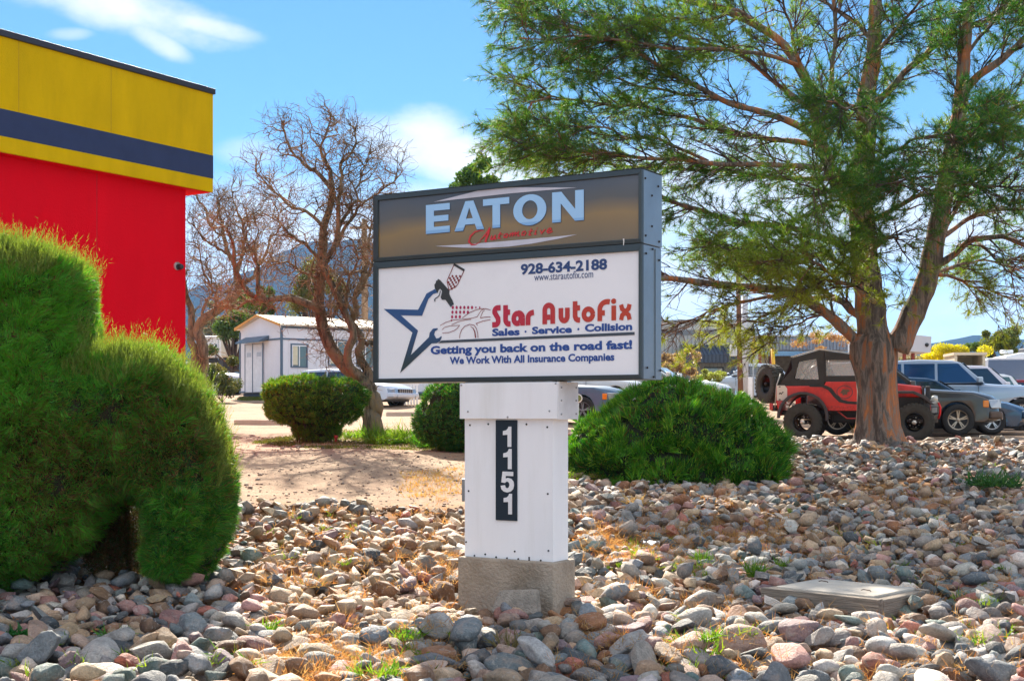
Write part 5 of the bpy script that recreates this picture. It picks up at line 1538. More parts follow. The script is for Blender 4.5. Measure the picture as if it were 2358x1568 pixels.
# ------------------------------------------------------------------ grey metal buildings behind the lot
def grey_building():
    d = 62.0
    A = P(1500, 889, d); B = P(1745, 889, d)
    g = EYE + (HY - 893) / FPX * d
    root = empty('metal_building', (A.x, d, g), 0, 'grey ribbed metal building with a dark blue mansard awning over small windows', 'building')
    k = d / FPX
    X = lambda px: (px - 1500) * k
    Z = lambda py: (HY - py) * k + EYE - g
    wallm = pm('grey_metal_siding', (.36, .38, .36), .55, .1, var=.06, scale=1.5)
    wallu = pm('pale_metal_siding', (.42, .44, .43), .55, .1, var=.06, scale=1.5)
    rib = pm('siding_rib', (.27, .29, .28), .55)
    MB().box(X(1440), X(1745), 0, 9, -.4, Z(820)).build('wall', wallm, root)
    up = MB().box(X(1440), X(1745), .9, 9, Z(820) + .01, Z(737)).build('upper_wall', wallu, root)
    MB().box(X(1440), X(1745), .86, .895, Z(768), Z(757)).build('band', pm('band_grey', (.16, .18, .20), .5), root)
    MB().box(X(1438), X(1747), .84, 9.05, Z(737) + .005, Z(734)).build('roof_edge', pm('roof_edge_grey', (.2, .21, .22), .5), root)
    n = 34
    mb = MB(); mb2 = MB()
    for i in range(n):
        x = X(1440) + (i + .5) * (X(1745) - X(1440)) / n
        MB().box(x, x + .05, -.03, -.002, -.3, Z(826)).build('wall_rib', rib, root)
        MB().box(x, x + .05, .87, .898, Z(810), Z(769)).build('wall_rib', rib, up)
    # mansard awning of standing seam panels
    am = pm('awning_blue', (.060, .080, .115), .45, .3, var=.1); sm = pm('awning_seam', (.03, .04, .06), .5, .3)
    aw = empty('awning', (0, 0, 0)); aw.parent = root
    x0, x1 = X(1590), X(1705); zt, zm, zb = Z(792), Z(818), Z(837)
    for rng_, cut in (((X(1570), X(1704)), 15), ((X(1716), X(1733)), 2)):
        a, b_ = rng_; w = (b_ - a) / cut
        for i in range(cut):
            xa, xb = a + i * w + .012, a + (i + 1) * w - .012; s = .55
            m = MB(); m.hexa([(xa, -.9, zm), (xb, -.9, zm), (xb + s * .0, .0, zm), (xa, .0, zm), (xa + s, .4, zt), (xb + s, .4, zt), (xb + s, .85, zt), (xa + s, .85, zt)] if False else
                   [(xa, -.9, zm), (xb, -.9, zm), (xb, -.86, zm), (xa, -.86, zm), (xa, .80, zt), (xb, .80, zt), (xb, .84, zt), (xa, .84, zt)]); m.build('panel', am, aw)
            MB().box(xa, xb, -.92, -.87, zb, zm - .005).build('panel', am, aw)
            MB().box(xb, xb + .03, -.945, -.88, zb, zm).build('seam', sm, aw)
            m = MB(); m.hexa([(xb, -.94, zm), (xb + .03, -.94, zm), (xb + .03, -.88, zm), (xb, -.88, zm), (xb, .76, zt + .04), (xb + .03, .76, zt + .04), (xb + .03, .84, zt), (xb, .84, zt)]); m.build('seam', sm, aw)
    MB().box(X(1570), X(1735), -.86, 0, zb + .02, zb + .06).build('soffit', sm, aw)
    win = glass_mat('pale_window', (.30, .36, .34), .1, .95)
    for (a, b_, za, zb_) in ((1624, 1663, 857, 848), (1550, 1585, 860, 849), (1470, 1510, 860, 849)):
        w = MB().box(X(a), X(b_), -.035, -.03, Z(za), Z(zb_)).build('window', win, root)
        MB().box(X(a) - .06, X(b_) + .06, -.06, -.031, Z(zb_), Z(zb_) + .06).box(X(a) - .06, X(b_) + .06, -.06, -.031, Z(za) - .06, Z(za)).box(X(a) - .06, X(a), -.058, -.031, Z(za), Z(zb_)).box(X(b_), X(b_) + .06, -.058, -.031, Z(za), Z(zb_)).build('frame', pm('dark_frame', (.04, .045, .05), .5), w)
grey_building()

def garage():
    d = 58.0; k = d / FPX; x0 = (1720 - CX) * k; g = EYE + (HY - 888) / FPX * d
    root = empty('garage_building', (x0, d, g), 0, 'low garage with a blue grey metal fascia and brown red posts round an open bay', 'building')
    X = lambda px: (px - 1720) * k
    Z = lambda py: (HY - py) * k + EYE - g
    fas = pm('fascia_blue_grey', (.24, .28, .34), .5, .2, var=.08); rb = pm('fascia_rib', (.13, .16, .21), .5)
    side = pm('corner_pale', (.40, .42, .43), .5); post = pm('brown_red_post', (.28, .055, .035), .6); dark = pm('bay_dark', (.045, .04, .036), .9, var=.4)
    MB().box(X(1718), X(1746), 0, .5, -1.6, Z(772)).build('corner_wall', side, root)
    MB().box(X(1747), X(2010), -.05, 1.0, Z(806), Z(775)).build('fascia', fas, root)
    for i in range(34):
        x = X(1747) + i * (X(2010) - X(1747)) / 34
        MB().box(x, x + .035, -.085, -.052, Z(806), Z(775)).build('fascia_rib', rb, root)
    MB().box(X(1746), X(2020), -.1, 8, Z(775) + .002, Z(772)).build('roof', pm('white_roof_edge', (.6, .6, .6), .6), root)
    MB().box(X(1747), X(2010), 6, 6.3, -1.6, Z(806)).build('back_wall', pm('bay_back', (.16, .145, .12), .9, var=.4), root)
    for px in (1746, 1775, 1880, 1990):
        MB().box(X(px), X(px) + .16, .1, .3, -1.6, Z(806) - .003).build('post', post, root)
    MB().box(X(1778), X(1800), 3.0, 3.2, -.3, Z(808)).build('door_panel', pm('bay_door', (.42, .38, .30), .7), root)
    MB().box(X(1752), X(1774), 3.0, 3.4, Z(850), Z(845)).build('shelf', pm('shelf_pale', (.35, .33, .29), .7), root)
    # white end canopy that shows right of the tree trunk
    d2 = 50.0; k2 = d2 / FPX; g2 = gz((2100 - CX) * k2, d2)
    r2 = empty('canopy_building', ((2070 - CX) * k2, d2, g2), 0, 'pale grey canopy fascia on brown red posts right of the pine trunk', 'building')
    X2 = lambda px: (px - 2070) * k2
    Z2 = lambda py: (HY - py) * k2 + EYE - g2
    m = MB(); m.hexa([(X2(2030), 0, Z2(805)), (X2(2143), 0, Z2(812)), (X2(2143), 5, Z2(812)), (X2(2030), 5, Z2(805)), (X2(2030), 0, Z2(763)), (X2(2145), 0, Z2(775)), (X2(2145), 5, Z2(775)), (X2(2030), 5, Z2(763))])
    m.build('fascia', pm('canopy_fascia', (.50, .53, .58), .5, var=.04), r2)
    for px in (2087, 2107): MB().box(X2(px), X2(px + 5), .3, .5, -.2, Z2(812)).build('post', post, r2)
    MB().lathe([(0, -.05), (.07, -.04), (.07, 0)], 12, 'y', (X2(2134), 0, Z2(794))).build('lamp', pm('lamp_dark', (.02, .02, .02), .5), r2)
    MB().box(X2(2078), X2(2128), 3.5, 3.6, Z2(850), Z2(812)).build('window', glass_mat('window_glass'), r2)
garage()

def utility_poles():
    d = 47.0; p = P(1709, 890, d); g = gz(p.x, p.y)
    k = d / FPX; Z = lambda py: EYE + (HY - py) * k
    pole = empty('utility_pole', (p.x, d, g), 0, 'slim brown timber utility pole carrying a pale box in front of the awning', 'pole')
    MB().tube([(-.03, 0, -.3), (-.10, 0, Z(800) - g), (-.16, 0, Z(560) - g)], [.10, .09, .07], 10).build('shaft', pm('pole_timber', (.16, .075, .04), .85, var=.3, scale=8, stretch=(1, 1, .1)), pole)
    MB().box(-.42, -.19, -.12, .12, Z(820) - g, Z(793) - g).build('meter_box', pm('meter_box', (.55, .58, .62), .4), pole, bevel=.02)
    d2 = 48.5; p2 = P(1715, 890, d2); g2 = gz(p2.x, d2)
    o = MB().tube([(0, 0, -.3), (.0, 0, EYE + (HY - 680) / FPX * d2 - g2)], [.14, .11], 12).build('concrete_pole', pm('pole_concrete', (.50, .52, .55), .7, var=.08), None, (p2.x, d2, g2))
    tag(o, 'thick pale concrete pole standing right behind the brown timber pole', 'pole')
    p3 = P(1729, 888, 46); g3 = gz(p3.x, 46)
    r3 = empty('white_bollard', (p3.x, 46, g3), 0, 'white square bollard beside the foot of the concrete pole', 'bollard')
    MB().box(-.09, .09, -.09, .09, -.1, .98).build('post', pm('white_paint', (.78, .78, .78), .5), r3, bevel=.01)
    MB().box(-.12, .12, -.12, .12, .985, 1.03).build('cap', pm('white_paint'), r3) if False else None
    # yellow diamond sign seen nearly edge-on
    d4 = 40; p4 = P(1736, 885, d4); g4 = gz(p4.x, d4)
    r4 = empty('warning_sign', (p4.x, d4, g4), R(64), 'yellow diamond warning sign seen almost edge on, on a thin post', 'sign')
    zc = EYE + (HY - 799) / FPX * d4 - g4
    MB().tube([(0, .02, -.3), (0, .02, zc + .3)], .022, 8).build('post', pm('galvanised_post', (.4, .42, .43), .5, .5), r4)
    pl = MB(); pl.prism([(-.36, zc), (0, zc - .36), (.36, zc), (0, zc + .36)], lambda x, z: (x, 0, z), lambda x, z: (x, -.006, z)); pl = pl.build('plate', pm('warning_yellow', (.80, .52, .01), .45), r4)
    MB().prism([(-.05, zc - .12), (.05, zc - .12), (.03, zc + .12), (-.03, zc + .12)], lambda x, z: (x, -.0065, z), lambda x, z: (x, -.010, z)).build('symbol', pm('sign_black', (.03, .03, .02), .5), pl)
    # leaning yellow pole behind the jeep
    d5 = 50; q0, q1_ = P(1784, 860, d5), P(1779, 803, d5)
    o = MB().tube([(q0.x + .05, d5, gz(q0.x, d5) - .1), tuple(q1_)], .065, 10).build('yellow_post', pm('post_yellow', (.72, .40, .02), .5), None)
    tag(o, 'tall yellow post standing behind the spare wheel of the off-road vehicle', 'post')
utility_poles()

# ------------------------------------------------------------------ far trailers at the left, RV and boxes on the right
def box_trailer(name, label, px0, px1, py0, py1, d, depth, mat, yaw=0, roofm=None, extra=None, cat='trailer'):
    k = d / FPX; x0 = (px0 - CX) * k; w = (px1 - px0) * k; zt = EYE + (HY - py0) * k; zb = EYE + (HY - py1) * k
    root = empty(name, (x0, d, zb), yaw, label, cat)
    h = zt - zb
    MB().box(0, w, 0, depth, .35, h).build('body', mat, root, bevel=.12, seg=3)
    if roofm: MB().box(-.05, w + .05, -.05, depth + .05, h - .12, h + .06).build('roof', roofm, root, bevel=.04)
    MB().box(.1, w - .1, .1, depth - .1, -.3, .34).build('chassis', pm('chassis_dark', (.03, .03, .03), .8), root)
    if extra: extra(root, w, h)
    return root
def far_things():
    wht = pm('white_gelcoat', (.74, .76, .78), .35, var=.03); bei = pm('beige_gelcoat', (.56, .52, .43), .4, var=.04)
    blk = pm('black_trim', (.02, .02, .025), .4); gl = glass_mat('dark_glass', (.02, .025, .03), .06, .92)
    def ex1(r, w, h):
        for (a, b, c, d) in ((.52, .62, .60, .74), (.74, .82, .62, .74), (.25, .32, .36, .50)): 
            MB().box(a * w, b * w, -.03, -.004, c * h, d * h).build('window', gl, r)
        MB().box(.76 * w, .80 * w, -.04, -.004, .2 * h, .5 * h).build('grab_rail', blk, r)
        MB().box(.88 * w, .90 * w, -.03, -.004, .15 * h, .93 * h).build('corner_strip', pm('strip_blue', (.25, .36, .5), .4), r)
    box_trailer('travel_trailer', 'white travel trailer with small black windows behind the curved tree trunk', 460, 508, 776, 838, 78, 4, wht, roofm=wht, extra=ex1)
    def ex2(r, w, h):
        MB().box(.45 * w, 1.05 * w, -.25, -.004, .22 * h, .34 * h).build('window', gl, r, bevel=.03)
        cu = bpy.data.curves.new('t', 'FONT'); cu.body = 'Nati'; cu.size = .5; cu.offset = .02
        o = bpy.data.objects.new('t', cu); COL.objects.link(o); me = bpy.data.meshes.new_from_object(o.evaluated_get(bpy.context.evaluated_depsgraph_get()))
        bpy.data.objects.remove(o); me.materials.clear(); me.materials.append(blk)
        link('lettering', me, r, (.55 * w, -.006, .75 * h), (R(90), 0, 0))
    box_trailer('motorhome', 'beige motorhome with a dark windscreen partly hidden behind the white office trailer', 508, 575, 775, 838, 72, 5, bei, extra=ex2, cat='motorhome')
    # beige open fronted box on the right
    d = 44; k = d / FPX; x0 = (2198 - CX) * k; w = (2267 - 2198) * k; zt = EYE + (HY - 818) * k; zb = gz(x0, d); h = zt - zb
    r = empty('storage_box', (x0, d, zb), R(-6), 'beige open fronted storage box with firewood stacked inside', 'shelter')
    bm_ = pm('beige_sheet', (.56, .47, .33), .7, var=.08)
    MB().box(0, .09, 0, 1.5, -.1, h).build('side', bm_, r); MB().box(w - .09, w, 0, 1.5, -.1, h).build('side', bm_, r)
    MB().box(-.04, w + .04, -.06, 1.55, h + .003, h + .09).build('roof', bm_, r); MB().box(.09, w - .09, 1.4, 1.49, -.1, h - .003).build('back', bm_, r)
    lg = pm('log_end', (.42, .30, .22), .85, var=.3)
    for j in range(9):
        for i in range(7):
            if j * .12 + .1 < h * .58: MB().lathe([(0, -.5), (.052, -.5), (.052, .0), (0, 0)], 7, 'y', (.17 + i * (w - .3) / 6.2, .9, j * .12 + .06)).build('log', lg, r)
far_things()

def airstream():
    """rounded white camper far right"""
    d = 58; k = d / FPX; x0 = (2265 - CX) * k; zt = EYE + (HY - 812) * k; g = gz(x0, d)
    root = empty('camper', (x0, d, g), R(-4), 'white rounded fifth wheel camper with roof vents at the right edge', 'camper')
    h = zt - g
    prof = [(0, .7), (.05, h * .55), (.35, h * .80), (.95, h * .95), (1.6, h), (7, h), (7, .6)]
    wht = pm('white_gelcoat', (.74, .76, .78), .35)
    mb = MB(); mb.prism(prof, lambda x, z: (x, 0, z), lambda x, z: (x, 2.4, z)); mb.build('body', wht, root, bevel=.12, seg=3)
    gl = glass_mat('dark_glass')
    MB().prism([(.15, h * .45), (.55, h * .70), (.95, h * .72), (.85, h * .45)], lambda x, z: (x, -.012, z), lambda x, z: (x, -.002, z)).build('window', gl, root)
    MB().prism([(1.35, h * .35), (1.35, h * .72), (1.8, h * .85), (2.6, h * .85), (2.6, h * .35)], lambda x, z: (x, -.012, z), lambda x, z: (x, -.002, z)).build('side_stripe', pm('camper_grey', (.30, .33, .37), .4), root)
    MB().box(1.9, 2.7, .6, 1.5, h + .003, h + .22).build('roof_vent', pm('vent_black', (.04, .04, .05), .5), root, bevel=.05)
    MB().box(1.0, 1.5, .8, 1.2, h + .003, h + .16).build('roof_vent', wht, root, bevel=.05)
    for x in (4.2, 5.1): MB().lathe([(.15, -.1), (.34, -.1), (.36, 0), (.34, .12), (.15, .12)], 18, 'y', (x, .05, .36)).build('wheel', pm('tyre_rubber', (.02, .02, .02), .85), root)
airstream()

# picket fence pieces and the low kerb far behind, under the sign's left corner
def small_far():
    wm = pm('white_paint', (.78, .78, .78), .5)
    d = 50
    for i, (a, b) in enumerate(((926, 934), (936, 943), (945, 953))):
        pass
    p = P(905, 893, d); g = gz(p.x, d)
    r = empty('picket_fence', (P(903, 893, d).x, d, g), R(4), 'short row of white pickets under the lower left corner of the sign', 'fence')
    n = 9; w = (965 - 903) * d / FPX
    zt = EYE + (HY - 872) * d / FPX - g
    for i in range(n): MB().box(i * w / n, i * w / n + .07, 0, .02, -.1, zt).build('picket', wm, r)
    MB().box(0, w, .022, .05, zt * .3, zt * .3 + .07).build('rail', wm, r); MB().box(0, w, .022, .05, zt * .75, zt * .75 + .07).build('rail', wm, r)
    km = pm('kerb_concrete', (.52, .45, .36), .85, var=.15, scale=4)
    def kerb(pa, pb, da, db, lab, h=.13, w_=.16):
        A, B = P(pa, 0, da), P(pb, 0, db); n_ = 8; m = MB()
        pts = [(A.x + (B.x - A.x) * i / n_, da + (db - da) * i / n_) for i in range(n_ + 1)]
        dx, dy = pts[1][0] - pts[0][0], pts[1][1] - pts[0][1]; l = math.hypot(dx, dy); nx_, ny_ = -dy / l * w_, dx / l * w_
        V = []; F = []
        for (x, y) in pts:
            z = gz(x, y); V += [(x, y, z - .1), (x + nx_, y + ny_, z - .1), (x + nx_, y + ny_, z + h), (x, y, z + h)]
        for i in range(n_):
            b_ = i * 4
            F += [(b_, b_ + 1, b_ + 5, b_ + 4), (b_ + 1, b_ + 2, b_ + 6, b_ + 5), (b_ + 2, b_ + 3, b_ + 7, b_ + 6), (b_ + 3, b_, b_ + 4, b_ + 7)]
        F += [(0, 3, 2, 1), (n_ * 4, n_ * 4 + 1, n_ * 4 + 2, n_ * 4 + 3)]
        m.add(V, F); o = m.build('kerb', km, None, bevel=.015); tag(o, kind='structure'); o['label'] = lab
    kerb(890, 1120, 40, 40.6, 'pale kerb across the driveway seen under the sign')
    kerb(1660, 2300, 37, 35.5, 'long pale kerb behind the parked vehicles')
    kerb(540, 720, 33, 33.6, 'low pale edging across the dirt drive on the left')
small_far()

# ------------------------------------------------------------------ mountains and haze
def mountains():
    rg = np.random.default_rng(2)
    def ridge(name, pts, d, depth, seed, lab):
        xs = np.arange(pts[0][0], pts[-1][0], 6.0)
        ys = np.interp(xs, [p[0] for p in pts], [p[1] for p in pts])
        n = len(xs); rows = 26
        V = []; 
        for j in range(rows):
            t = j / (rows - 1)
            for i in range(n):
                X = (xs[i] - CX) / FPX * d; H = (HY - ys[i]) / FPX * d
                H += 14 * float(wob(np.array([X * .011, seed, 0]), 1, 0)) + 6 * float(wob(np.array([X * .045, seed, 0]), 1, 1))
                y = d - depth * (1 - t) if True else d
                # spurs and gullies running down from the crest
                sp = wob(np.array([X * .012 + 2.2 * math.sin(t * 3), y * .004, seed]), 1, 2)
                prof = t ** 1.25
                hh = H * prof * (1 + .26 * float(sp) * (1 - t)) + 2.5 * float(wob(np.array([X * .06, y * .05, 0]), 1, 1)) * (1 - t * .6)
                V.append((X, y, max(hh, 0) + 6 if t > 0 else 4))
        F = [(j * n + i, j * n + i + 1, (j + 1) * n + i + 1, (j + 1) * n + i) for j in range(rows - 1) for i in range(n - 1)]
        me = np_mesh(name, V, F, pm('mountain_scrub', (.018, .026, .026), 1.0, var=.6, scale=.012, spec=0.0, dirt=(.05, .045, .040), dirt_amt=.6), smooth=True)
        o = link(name, me); tag(o, kind='structure'); o['label'] = lab
    ridge('mountains', [(-700, 760), (-300, 700), (100, 690), (300, 680), (440, 655), (520, 642), (600, 612), (660, 585), (720, 566), (800, 562), (860, 575), (930, 600), (1000, 640), (1100, 700), (1250, 745), (1400, 770), (1500, 778), (1700, 790), (1900, 800), (2150, 785), (2240, 778), (2400, 800), (2800, 770), (3300, 800)], 2600, 1500, 3, 'blue hazy mountain ridge behind the bare trees')
mountains()
HAZE_DENSITY = 0.00009
def haze():
    m = bpy.data.materials.new('haze'); m.use_nodes = True; t = m.node_tree; t.nodes.clear()
    out = t.nodes.new('ShaderNodeOutputMaterial'); v = t.nodes.new('ShaderNodeVolumePrincipled')
    v.inputs['Color'].default_value = (.22, .50, 1, 1); v.inputs['Density'].default_value = HAZE_DENSITY; v.inputs['Anisotropy'].default_value = .2
    t.links.new(v.outputs[0], out.inputs['Volume'])
    o = MB().box(-5600, 5600, -80, 6400, -3, 420).build('haze', m, None)
    tag(o, 'pale blue air between the camera and the far mountains', kind='stuff')
haze()

# ------------------------------------------------------------------ vehicles
M_TYRE = pm('tyre_rubber', (.022, .022, .023), .85, var=.2, scale=20)
M_TYREB = pm('tyre_dusty', (.045, .042, .034), .9, var=.3, scale=12, bump=.5, bscale=60)
M_CHROME = pm('wheel_alloy', (.55, .55, .56), .28, .9, var=.03)
M_TRIM = pm('black_plastic', (.025, .025, .027), .6, var=.1)
M_AMBER = pm('amber_lens', (.75, .22, .01), .2, coat=.5)
M_LAMP = pm('headlight_lens', (.34, .38, .42), .12, .4, coat=.8)
M_REDL = pm('red_lens', (.45, .01, .01), .2, coat=.5)

def wheel_meshes(r, w, spokes=5, knobby=False, rim_r=.62, rim_mat=None):
    """tyre and rim meshes, centred, axle along y"""
    mb = MB()
    h = w / 2; rr = r
    prof = [(rr * rim_r, -h * .82), (rr * (rim_r + .12), -h), (rr * .93, -h * .98), (rr * .985, -h * .82), (rr, -h * .5), (rr, h * .5), (rr * .985, h * .82), (rr * .93, h * .98), (rr * (rim_r + .12), h), (rr * rim_r, h * .82)]
    mb.lathe(prof, 36)
    if knobby:
        for k in range(30):
            a = 2 * math.pi * k / 30
            for s, off in ((-1, 0), (1, .5)):
                aa = a + off * 2 * math.pi / 30; ca, sa = math.cos(aa), math.sin(aa)
                ta, tb = aa - .062, aa + .062
                V = []
                for (rad, y) in ((rr * .90, s * h * 1.03), (rr * 1.022, s * h * .96), (rr * 1.03, s * h * .30), (rr * .99, s * h * .25)):
                    for q in (ta, tb): V.append((rad * math.cos(q), y, rad * math.sin(q)))
                mb.add(V, [(0, 1, 3, 2), (2, 3, 5, 4), (4, 5, 7, 6), (0, 2, 4, 6), (1, 7, 5, 3)])
    ty = mb.mesh('tyre', M_TYREB if knobby else M_TYRE)
    rb = MB(); R0 = rr * rim_r
    rb.lathe([(R0 * 1.01, -h * .85), (R0 * .96, -h * .80), (R0 * .90, -h * .45), (R0 * .88, h * .8)], 32)
    bk = MB(); bk.lathe([(0, -h * .25), (R0 * .89, -h * .2)], 24); global LAST_BACK; LAST_BACK = bk.mesh('brake_drum', M_TRIM)
    if spokes:
        for k in range(spokes):
            a = 2 * math.pi * k / spokes + .3
            for da in (-.13, .13):
                u = Vector((math.cos(a + da), 0, math.sin(a + da))); v = Vector((-math.sin(a + da), 0, math.cos(a + da)))
                pts = []
                for (q, wd, y) in ((.14, .055, -.70), (.93, .045, -.78)):
                    for s in (-1, 1):
                        for yy in (y * h, y * h + .03): pts.append(u * (R0 * q) + v * (s * R0 * wd * 1.2) + Vector((0, yy, 0)))
                rb.add([pts[0], pts[2], pts[6], pts[4], pts[1], pts[3], pts[7], pts[5]], [(0, 1, 2, 3), (4, 7, 6, 5), (0, 4, 5, 1), (1, 5, 6, 2), (2, 6, 7, 3), (3, 7, 4, 0)])
    rb.lathe([(0, -h * .88), (R0 * .13, -h * .86), (R0 * .2, -h * .7), (R0 * .2, -h * .2)], 16)
    rim = rb.mesh('rim', rim_mat or M_CHROME)
    return ty, rim

def put_wheels(root, ty, rim, xf, xr, yw, r, names=True):
    for x in (xf, xr):
        for s in (-1, 1):
            w = link('wheel', ty, root, (x, s * yw, r)); 
            if s > 0: w.rotation_euler = (0, 0, math.pi)
            link('rim', rim, w); link('brake_drum', LAST_BACK, w)

def extrude_body(prof, W, fn, slices=9):
    """side profile (x, z) swept over the width with fn(x, z, t) -> (x, y, z), t in -1..1"""
    n = len(prof); V = []; F = []
    ts = [-1, -.93, -.7, -.35, 0, .35, .7, .93, 1]
    for t in ts:
        for (x, z) in prof: V.append(fn(x, z, t))
    for j in range(len(ts) - 1):
        for i in range(n):
            F.append((j * n + i, j * n + (i + 1) % n, (j + 1) * n + (i + 1) % n, (j + 1) * n + i))
    mb = MB(); mb.add(V, F)
    mb.f.append(tuple(range(n))); mb.sm.append(False)
    mb.f.append(tuple(range((len(ts) - 1) * n, len(ts) * n))[::-1]); mb.sm.append(False)
    return mb

def arch(cx, r, z0, n=10):
    """wheel arch notch, walked from front to rear along the bottom edge (x decreasing)"""
    out = []
    a0 = math.asin(max(-1, min(1, (z0 - .36) / r))) if False else 0
    for i in range(n + 1):
        a = math.pi * i / n
        out.append((cx + r * math.cos(a), max(z0, .34 + r * math.sin(a))))
    return out

def car(name, label, loc, yaw, paint, L=4.6, W=1.82, H=1.68, hood=1.02, cowl=1.08, belt=1.05, cowl_x=.62, roof_f=.25, roof_r=-1.75, rear_x=-2.15, clear=.30, wheel_r=.36,
        xf=1.38, xr=-1.38, cladding=None, nose=.0, cat='car', lamp_amber=True, rack=False, deck=None, grille=True, group=None, hoodf=.86, spokes=5, glass=None, rim_mat=None, lamp_low=False):
    root = empty(name, loc, yaw, label, cat, group)
    hl = L / 2; ar = wheel_r + .07
    rz = deck if deck else belt
    top = [(-hl + .03, rz - .12), (-hl + .10, rz), (rear_x, belt + .02), (cowl_x, cowl), (cowl_x + .35, hood + (cowl - hood) * .45), (hl - .55, (hood + hoodf) / 2 + .04), (hl - .18, hoodf), (hl - .05, hoodf - .10)]
    front = [(hl - .02, hoodf - .30), (hl, .50), (hl - .04, .36), (hl - .22, clear)]
    bottom = [(xf + ar + .001, clear)] + arch(xf, ar, clear)[0:] + [(xr + ar + .001, clear)] + arch(xr, ar, clear) + [(-hl + .22, clear + .03), (-hl + .02, .42), (-hl, .60)]
    prof = top + front + bottom
    def fn(x, z, t):
        a = abs(t)
        k = 1 - .11 * a ** 4 * (abs(x) / hl) ** 3                      # rounded corners seen from above
        yk = 1 - .05 * max(0, (z - .55) / .6) ** 1.2 - (.10 * (abs(x) / hl) ** 6 if a > .9 else 0)
        if a >= 1: yk -= .0
        zz = z - (.05 * a ** 3 if z > hoodf - .05 and x > cowl_x - .1 else 0) - (.02 if a == 1 and z > .8 else 0)
        return (x * k, t * W / 2 * yk, zz)
    b = extrude_body(prof, W, fn).build('body', paint, root, bevel=.028, seg=3)
    for p in b.data.polygons: p.use_smooth = True
    # greenhouse
    zt = H; tum = .16
    gw = W / 2 * .955
    gp = [(rear_x, belt), (cowl_x, cowl - .01), (roof_f + .06, zt - .07), (roof_f - .15, zt - .015), ((roof_f + roof_r) / 2, zt + .01), (roof_r + .12, zt - .03), (roof_r, zt - .08)]
    def gfn(x, z, t):
        f = max(0, (z - belt) / (zt - belt))
        return (x, t * gw * (1 - tum * f), z - .025 * abs(t) ** 4 * (1 if f > .8 else 0))
    g = extrude_body(gp, W, gfn).build('roof', paint, root, bevel=.02, seg=2)
    gm = glass or glass_mat('car_glass', (.015, .03, .05), .04, .93)
    # side windows on both sides: three panes
    def side(poly, s, name='side_window'):
        V = []; 
        for off in (.006, -.004):
            for (x, z) in poly:
                p = gfn(x, z, 1); V.append((p[0], s * (p[1] + off), z))
        n = len(poly); F = [tuple(range(n)), tuple(range(n, 2 * n))[::-1]] + [(i, (i + 1) % n, n + (i + 1) % n, n + i) for i in range(n)]
        MB().add(V, F).build(name, gm, root)
    zb, zw = belt + .045, zt - .115
    def xs_at(z, back):   # slanted front and rear edges of the greenhouse
        f = (z - belt) / (zt - .07 - belt)
        return (rear_x + (roof_r - rear_x) * f) if back else (cowl_x + (roof_f + .06 - cowl_x) * f)
    x_f0, x_f1 = xs_at(zb, False) - .14, xs_at(zw, False) - .12; x_r0, x_r1 = xs_at(zb, True) + .14, xs_at(zw, True) + .12
    xm1 = x_f0 - 1.0 if roof_f - roof_r > 1.6 else (x_f0 + x_r0) / 2; xm2 = xm1 - .85
    for s in (-1, 1):
        side([(x_f0, zb), (x_f1, zw), (xm1, zw), (xm1, zb)], s)
        if x_r0 < xm2 - .2:
            side([(xm1 - .07, zb), (xm1 - .07, zw), (xm2, zw), (xm2, zb)], s); side([(xm2 - .07, zb), (xm2 - .07, zw), (x_r1, zw), (x_r0, zb)], s)
        else: side([(xm1 - .07, zb), (xm1 - .07, zw), (x_r1, zw), (x_r0, zb)], s)
        # door lines, mirror, handle
        for x in (xm1 - .035, x_f0 + .02):
            y = W / 2 * .985; MB().box(x - .005, x + .005, s * y - .004, s * y + .006, clear + .12, belt - .06).build('door_gap', M_TRIM, root)
        MB().box(x_f0 - .02, x_f0 + .12, s * (W / 2 + .02) - .10, s * (W / 2 + .02) + .10, belt + .03, belt + .19).build('mirror', paint, root, bevel=.03)
        MB().box(xm1 + .05, xm1 + .2, s * W / 2 * .975 - .025, s * W / 2 * .975 + .025, belt - .13, belt - .09).build('door_handle', M_TRIM, root, bevel=.008)
    def pane(x0, z0, x1, z1, y0, y1, name, off):
        d = Vector((x1 - x0, 0, z1 - z0)).normalized(); n = Vector((d.z, 0, -d.x)) * off
        m = MB(); A = [(x0, -y0, z0), (x0, y0, z0), (x1, y1, z1), (x1, -y1, z1)]
        V = [tuple(Vector(a) + n) for a in A] + [tuple(Vector(a) - n * .3) for a in A]
        m.add(V, [(0, 1, 2, 3), (7, 6, 5, 4), (0, 4, 5, 1), (1, 5, 6, 2), (2, 6, 7, 3), (3, 7, 4, 0)]); m.build(name, gm, root)
    xt = xs_at(zw, False)
    pane(cowl_x - .02, cowl + .02, xt + .02, zw + .02, gw * .90, gw * .80, 'windscreen', -.012)
    pane(xs_at(belt + .1, True) - .0, belt + .1, xs_at(zw, True), zw, gw * .84, gw * .76, 'rear_window', -.012)
    # lamps, grille, bumper, plate
    lz0, lz1 = hoodf - .30, hoodf - .10
    for s in (-1, 1):
        y0, y1 = s * W / 2 * .54, s * W / 2 * .90
        a, c = min(y0, y1), max(y0, y1)
        m = MB(); m.hexa([(hl - .22, a, lz0), (hl + .008, a if s > 0 else a * .86, lz0), (hl + .008, c if s < 0 else c * .86, lz0), (hl - .22, c, lz0), (hl - .28, a, lz1), (hl - .03, a if s > 0 else a * .86, lz1), (hl - .03, c if s < 0 else c * .86, lz1), (hl - .28, c, lz1)])
        m.build('headlight', M_LAMP, root, bevel=.015)
        if lamp_amber:
            MB().box(hl - .40, hl - .27, s * W / 2 * .90 - .03, s * W / 2 * .90 + .028, lz0 + .02, lz1 - .02).build('indicator', M_AMBER, root, bevel=.02)
